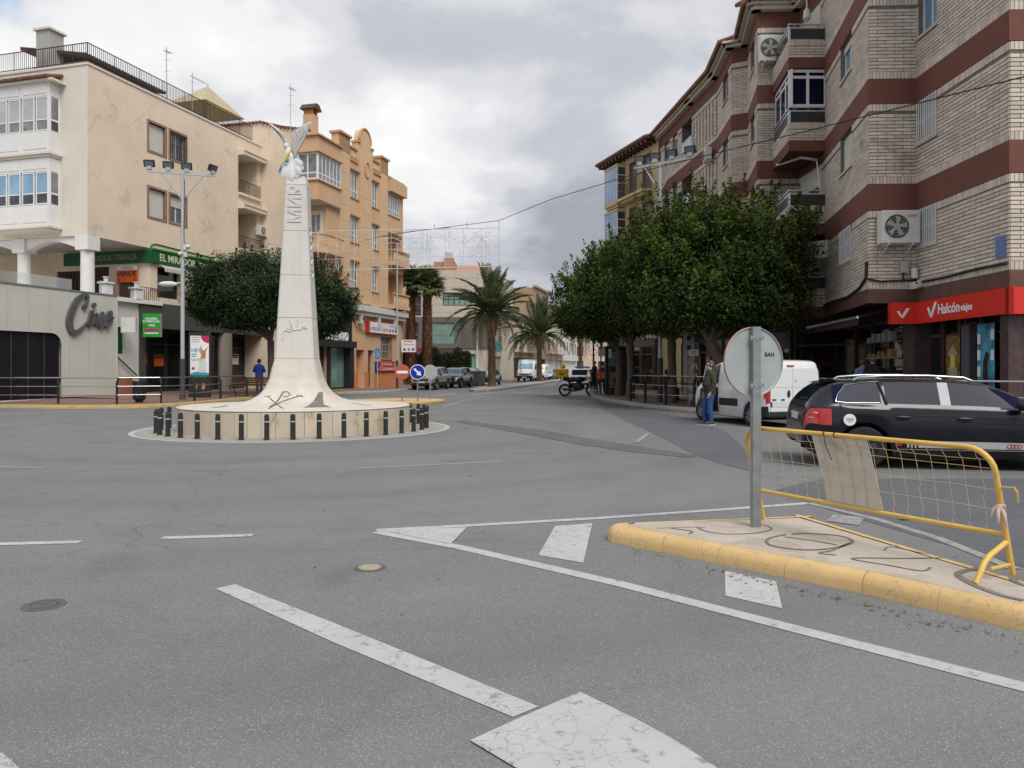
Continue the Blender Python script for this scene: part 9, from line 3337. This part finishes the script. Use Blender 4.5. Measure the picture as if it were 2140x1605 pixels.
 if not bald:
  s = MB()
  rows_ = []
  for i in range(8):
   el_ = R(-38 + 128 * i / 7) if not long_hair else R(-70 + 160 * i / 7)
   r_ = []
   for j in range(17):
    a_ = R(62 + 236 * j / 16)
    f = 1.0
    r_.append(V(0.0 + 0.108 * math.cos(a_) * math.cos(el_) - 0.004,0.090 * math.sin(a_) * math.cos(el_),hz + 0.012 + 0.112 * math.sin(el_)))
   rows_.append(r_)
  s.grid(rows_)
  if hair != 'hair_grey':
   s.ell(V(0.012,0,hz + 0.066),(0.094 * k,0.082 * k,0.055 * k),14,8)
  hr = s.build('hair',hair,o,smooth=60)
  so = hr.modifiers.new('thick','SOLIDIFY'); so.thickness = 0.012
 else:
  s = MB(); rows_ = [[V(0.0 + 0.106 * math.cos(R(95 + 170 * j / 10)) * math.cos(R(e)),0.089 * math.sin(R(95 + 170 * j / 10)) * math.cos(R(e)),hz + 0.10 * math.sin(R(e))) for j in range(11)] for e in (-40,-20,0,12)]
  s.grid(rows_); s.build('hair','hair_grey',o,smooth=60)
 for sd in (1,-1):
  s = MB(); s.ell(V(0.0,sd * 0.092,hz - 0.012),(0.018 * k,0.010 * k,0.032 * k),8,6); s.build('ear','skin',o,smooth=60)
  s = MB(); s.ell(V(0.096,sd * 0.033,hz + 0.004),(0.010 * k,0.014 * k,0.009 * k),8,6); s.build('eye','ink',o,smooth=60)
 s = MB(); s.tube([V(0.094,-0.024,hz - 0.062),V(0.102,0,hz - 0.060),V(0.094,0.024,hz - 0.062)],0.005,5); s.build('mouth','skin',o)
 if glasses:
  s = MB()
  for sd in (1,-1):
   s.tube([V(0.112,sd * 0.034 + 0.026 * math.cos(a_),hz + 0.004 + 0.020 * math.sin(a_)) for a_ in np.linspace(0,2 * math.pi,12,endpoint=False)],0.0025,4,closed=True)
   s.tube([V(0.108,sd * 0.060,hz + 0.008),V(0.0,sd * 0.094,hz + 0.004)],0.0025,4)
  s.build('glasses','dark_metal',o)
 if vest:
  s = MB(); s.tube([V(0,0,1.20 + dz),V(0,0,1.42 + dz)],[0.20,0.17],14); s.build('vest',vest,o,smooth=60)
 o.location = loc
 o.rotation_euler = (0,0,face)
 return o

person('man in olive quilted jacket, jeans and glasses standing by the open van door',(5.27,20.35,0),R(186),1.70,'jacket_olive','jeans','hair_grey','jumper_navy',0.07,glasses=True,feet=((0.04,0.12),(0.14,-0.10)))
person('person in blue jacket standing with back turned before the shop window',(-12.55,38.0,0.2),R(100),1.76,'cloth_blue','jeans','hair_dark',arms='front')
person('person in dark clothing standing on the kerb beside the motorcycle',(4.62,43.0,0.13),R(150),1.78,'cloth_black','cloth_black','hair_dark')
person('person in orange and dark jacket with back turned by the kerb kiosk',(4.95,42.0,0.13),R(80),1.72,'cloth_orange','cloth_black','hair_dark',vest='marble_wine')
person('person in pale blue top with brown hair outside the shop under the awning',(10.55,23.0,0.16),R(70),1.62,'cloth_pale_blue','cloth_black','hair_brown',long_hair=True,fingers=False)
person('bald person in black coat outside the shop under the awning',(10.6,22.5,0.16),R(40),1.70,'cloth_black','cloth_black','hair_grey',bald=True,fingers=False)
person('seated person in dark clothes at the pavement cafe behind the first rails',(6.45,31.9,0.16),R(15),1.72,'cloth_black','cloth_black','hair_dark',sit=True,arms='table',fingers=False)
person('seated person in navy at the cafe between the two trunks',(7.6,29.6,0.16),R(170),1.70,'jumper_navy','cloth_black','hair_grey',sit=True,arms='table',fingers=False)
# ------------------------------------------------------------------ cafe furniture, rack, kiosk, far signs
def cafe_chair(loc,a,label):
 o = thing('cafe_chair',label,'chair',loc,a)
 T_ = Tz(*loc,a)
 m_ = MB(T_); m_.box(-0.20,0.22,-0.21,0.21,0.43,0.46); m_.build('seat','dark_grey',o,bevel=0.01)
 m_ = MB(T_); m_.box(-0.24,-0.21,-0.20,0.20,0.58,0.86); m_.build('backrest','dark_grey',o,bevel=0.01)
 for x,y in ((-0.19,-0.19),(-0.19,0.19),(0.19,-0.19),(0.19,0.19)):
  m_ = MB(T_); m_.tube([(x,y,0),(x * 0.98,y,0.44)] + ([(x - 0.03,y,0.84)] if x < 0 else []),0.012,6); m_.build('leg','aluminium',o)
 return o

def cafe_table(loc,label):
 o = thing('cafe_table',label,'table',loc)
 T_ = Tz(*loc)
 m_ = MB(T_); m_.lathe([(0.36,0.72),(0.37,0.73),(0.37,0.745),(0.35,0.75)],24); m_.build('table_top','dark_grey',o)
 m_ = MB(T_); m_.lathe([(0.03,0.03),(0.03,0.72)],10); m_.build('column','aluminium',o)
 m_ = MB(T_); m_.lathe([(0.25,0.0),(0.24,0.02),(0.03,0.04)],20); m_.build('base','dark_metal',o)
 return o

cafe_chair((6.40,31.9,0.16),R(15),'cafe chair under the seated person behind the first rails')
cafe_chair((7.65,29.6,0.16),R(170),'cafe chair under the seated person in navy')
cafe_chair((6.9,28.6,0.16),R(120),'empty cafe chair close to the railing near the brown rack')
cafe_table((7.05,31.9,0.16),'round cafe table in front of the dark seated person')
cafe_table((7.0,29.9,0.16),'round cafe table in front of the navy seated person')

# brown display rack beside the railing
o = thing('display_rack','tall brown open display rack with pale goods beside the railing','rack',(6.62,27.9,0.16),R(-12))
T_ = Tz(6.62,27.9,0.16,R(-12))
for x in (-0.21,0.21):
 m = MB(T_); m.box(x - 0.02,x + 0.02,-0.14,0.14,0,1.78); m.build('side','rack_wood',o)
for k in range(5):
 z = 0.15 + 0.37 * k
 m = MB(T_); m.box(-0.19,0.19,-0.13,0.13,z,z + 0.02); m.build('shelf','rack_wood',o)
 if k < 4:
  m = MB(T_); m.tube([(-0.12,-0.05,z + 0.03),(-0.06,-0.06,z + 0.22),(0.0,-0.05,z + 0.12),(0.08,-0.06,z + 0.26),(0.13,-0.05,z + 0.05)],0.025,5); m.build('goods','gate_board',o)
m = MB(T_); m.box(-0.17,0.17,-0.16,-0.145,1.80,2.02); m.build('header','gate_board',o)
m = MB(T_); m.box(-0.12,0.12,-0.163,-0.161,1.92,1.96); m.box(-0.10,0.10,-0.163,-0.161,1.85,1.88); m.build('print_line','rack_wood',o)

# white upright banner with blue lettering in front of the shop
o = thing('shop_banner','tall white upright banner with dark lettering beside the cafe','banner',(7.15,31.0,0.16))
T_ = Tz(7.3,31.6,0.16,R(-10))
m = MB(T_); m.box(-0.22,0.22,-0.02,0.02,0.3,2.9); m.build('sheet','off_white',o)
for k in range(5):
 m = MB(T_); m.box(-0.08,0.08,-0.024,-0.021,2.5 - 0.4 * k,2.7 - 0.4 * k); m.build('print','ink_blue' if k < 2 else 'ac_grey',o)

# notice kiosk
o = thing('information_kiosk','dark green notice kiosk with ochre poster under the last ficus','kiosk',(5.3,39.5,0.15))
T_ = Tz(5.35,39.6,0.15,R(8))
m = MB(T_); m.box(-0.55,0.55,-0.12,0.12,0,2.5); m.build('case','kiosk_green',o,bevel=0.03)
m = MB(T_); m.box(-0.40,-0.05,-0.13,-0.121,1.45,2.2); m.build('notice','glass_green',o)
m = MB(T_); m.box(0.02,0.34,-0.13,-0.121,1.45,2.2); m.build('notice','dim_letter',o)
m = MB(T_); m.box(-0.34,0.32,-0.135,-0.121,0.35,1.15); m.build('poster','poster_ochre',o)
m = MB(T_); m.ell((-0.02,-0.137,0.72),(0.14,0.004,0.20),12,8); m.box(-0.2,0.2,-0.140,-0.136,0.42,0.52); m.build('print','kiosk_green',o)
# two edge-on signs on dark posts by the kiosk
for k,(x,y,lab) in enumerate([(4.55,39.2,'dark post with edge-on red sign and striped plate, nearer the motorcycle'),(4.85,38.0,'dark post with edge-on red sign and striped plate, nearer the railing')]):
 o = thing('traffic_sign',lab,'traffic sign',(x,y,0.14))
 T_ = Tz(x,y,0.14,R(75))
 post_round(T_,3.1,0.035,o,'dark_grey')
 m = MB(T_); m.lathe([(0.0,-0.06),(0.30,-0.06),(0.30,-0.045),(0.0,-0.045)],28,(0,0,2.75),'y',caps=False); m.build('disc','red_faded',o)
 T2 = Tz(x,y,0.14,R(10))
 for q in range(5):
  m = MB(T2); m.box(-0.08,0.08,-0.06,-0.045,1.9 + q * 0.09,1.97 + q * 0.09); m.build('plate_stripe','sign_white',o)
# far lamp post on the median and a thin one by the orange house
o = thing('street_lamp','thin grey street lamp rising behind the first feather palm','street lamp',(-5.0,66,0.15))
m = MB(Tz(-3.35,74,0.15)); m.lathe([(0.14,0),(0.14,1.9),(0.09,1.95),(0.07,10.5)],10); m.build('pole','lamp_grey',o,smooth=50)
m = MB(Tz(-3.35,74,0.15)); m.tube([(0,0,10.45),(1.6,-0.3,10.6)],0.05,6); m.ell((1.9,-0.35,10.6),(0.4,0.16,0.08),10,6); m.build('head','lamp_grey',o,smooth=50)
o = thing('street_pole','thin pale pole with dark sleeve in front of the orange house corner','pole',(-7.9,52.2,0.15))
m = MB(Tz(-7.95,53.0,0.15)); m.lathe([(0.06,1.9),(0.045,10.0)],10); m.build('pole','lamp_grey',o,smooth=50)
m = MB(Tz(-7.95,53.0,0.15)); m.lathe([(0.09,0),(0.085,1.9)],10); m.build('sleeve','dark_grey',o,smooth=50)
# no-turn sign up the street, dark lamp post beyond the motorcycle
o = thing('traffic_sign','small white prohibition disc far up the street','traffic sign',(9.6,88,0.15))
T_ = Tz(9.35,88,0.15)
post_round(T_,3.4,0.04,o)
m = MB(T_); m.lathe([(0,-0.06),(0.38,-0.06),(0.38,-0.04)],28,(0,0,3.2),'y',caps=False); d_ = m.build('disc','red_paint',o)
m = MB(T_); m.lathe([(0,-0.068),(0.29,-0.068),(0.29,-0.058)],28,(0,0,3.2),'y',caps=False); m.tube([(-0.1,-0.08,3.05),(-0.1,-0.08,3.28),(0,-0.08,3.36),(0.1,-0.08,3.28),(0.1,-0.08,3.05)],0.03,5); m.build('field','sign_white',d_)
o = thing('street_lamp','dark slim lamp post on the east kerb behind the motorcycle','street lamp',(4.9,46.5,0.15))
m = MB(Tz(4.95,46.5,0.15)); m.lathe([(0.09,0),(0.08,1.0),(0.06,1.05),(0.05,6)],10); m.build('pole','cloth_black',o,smooth=50)
m = MB(Tz(4.95,46.5,0.15)); m.tube([(0,0,4.2),(0.9,-1.8,3.4)],0.05,6); m.build('arm','cloth_black',o)
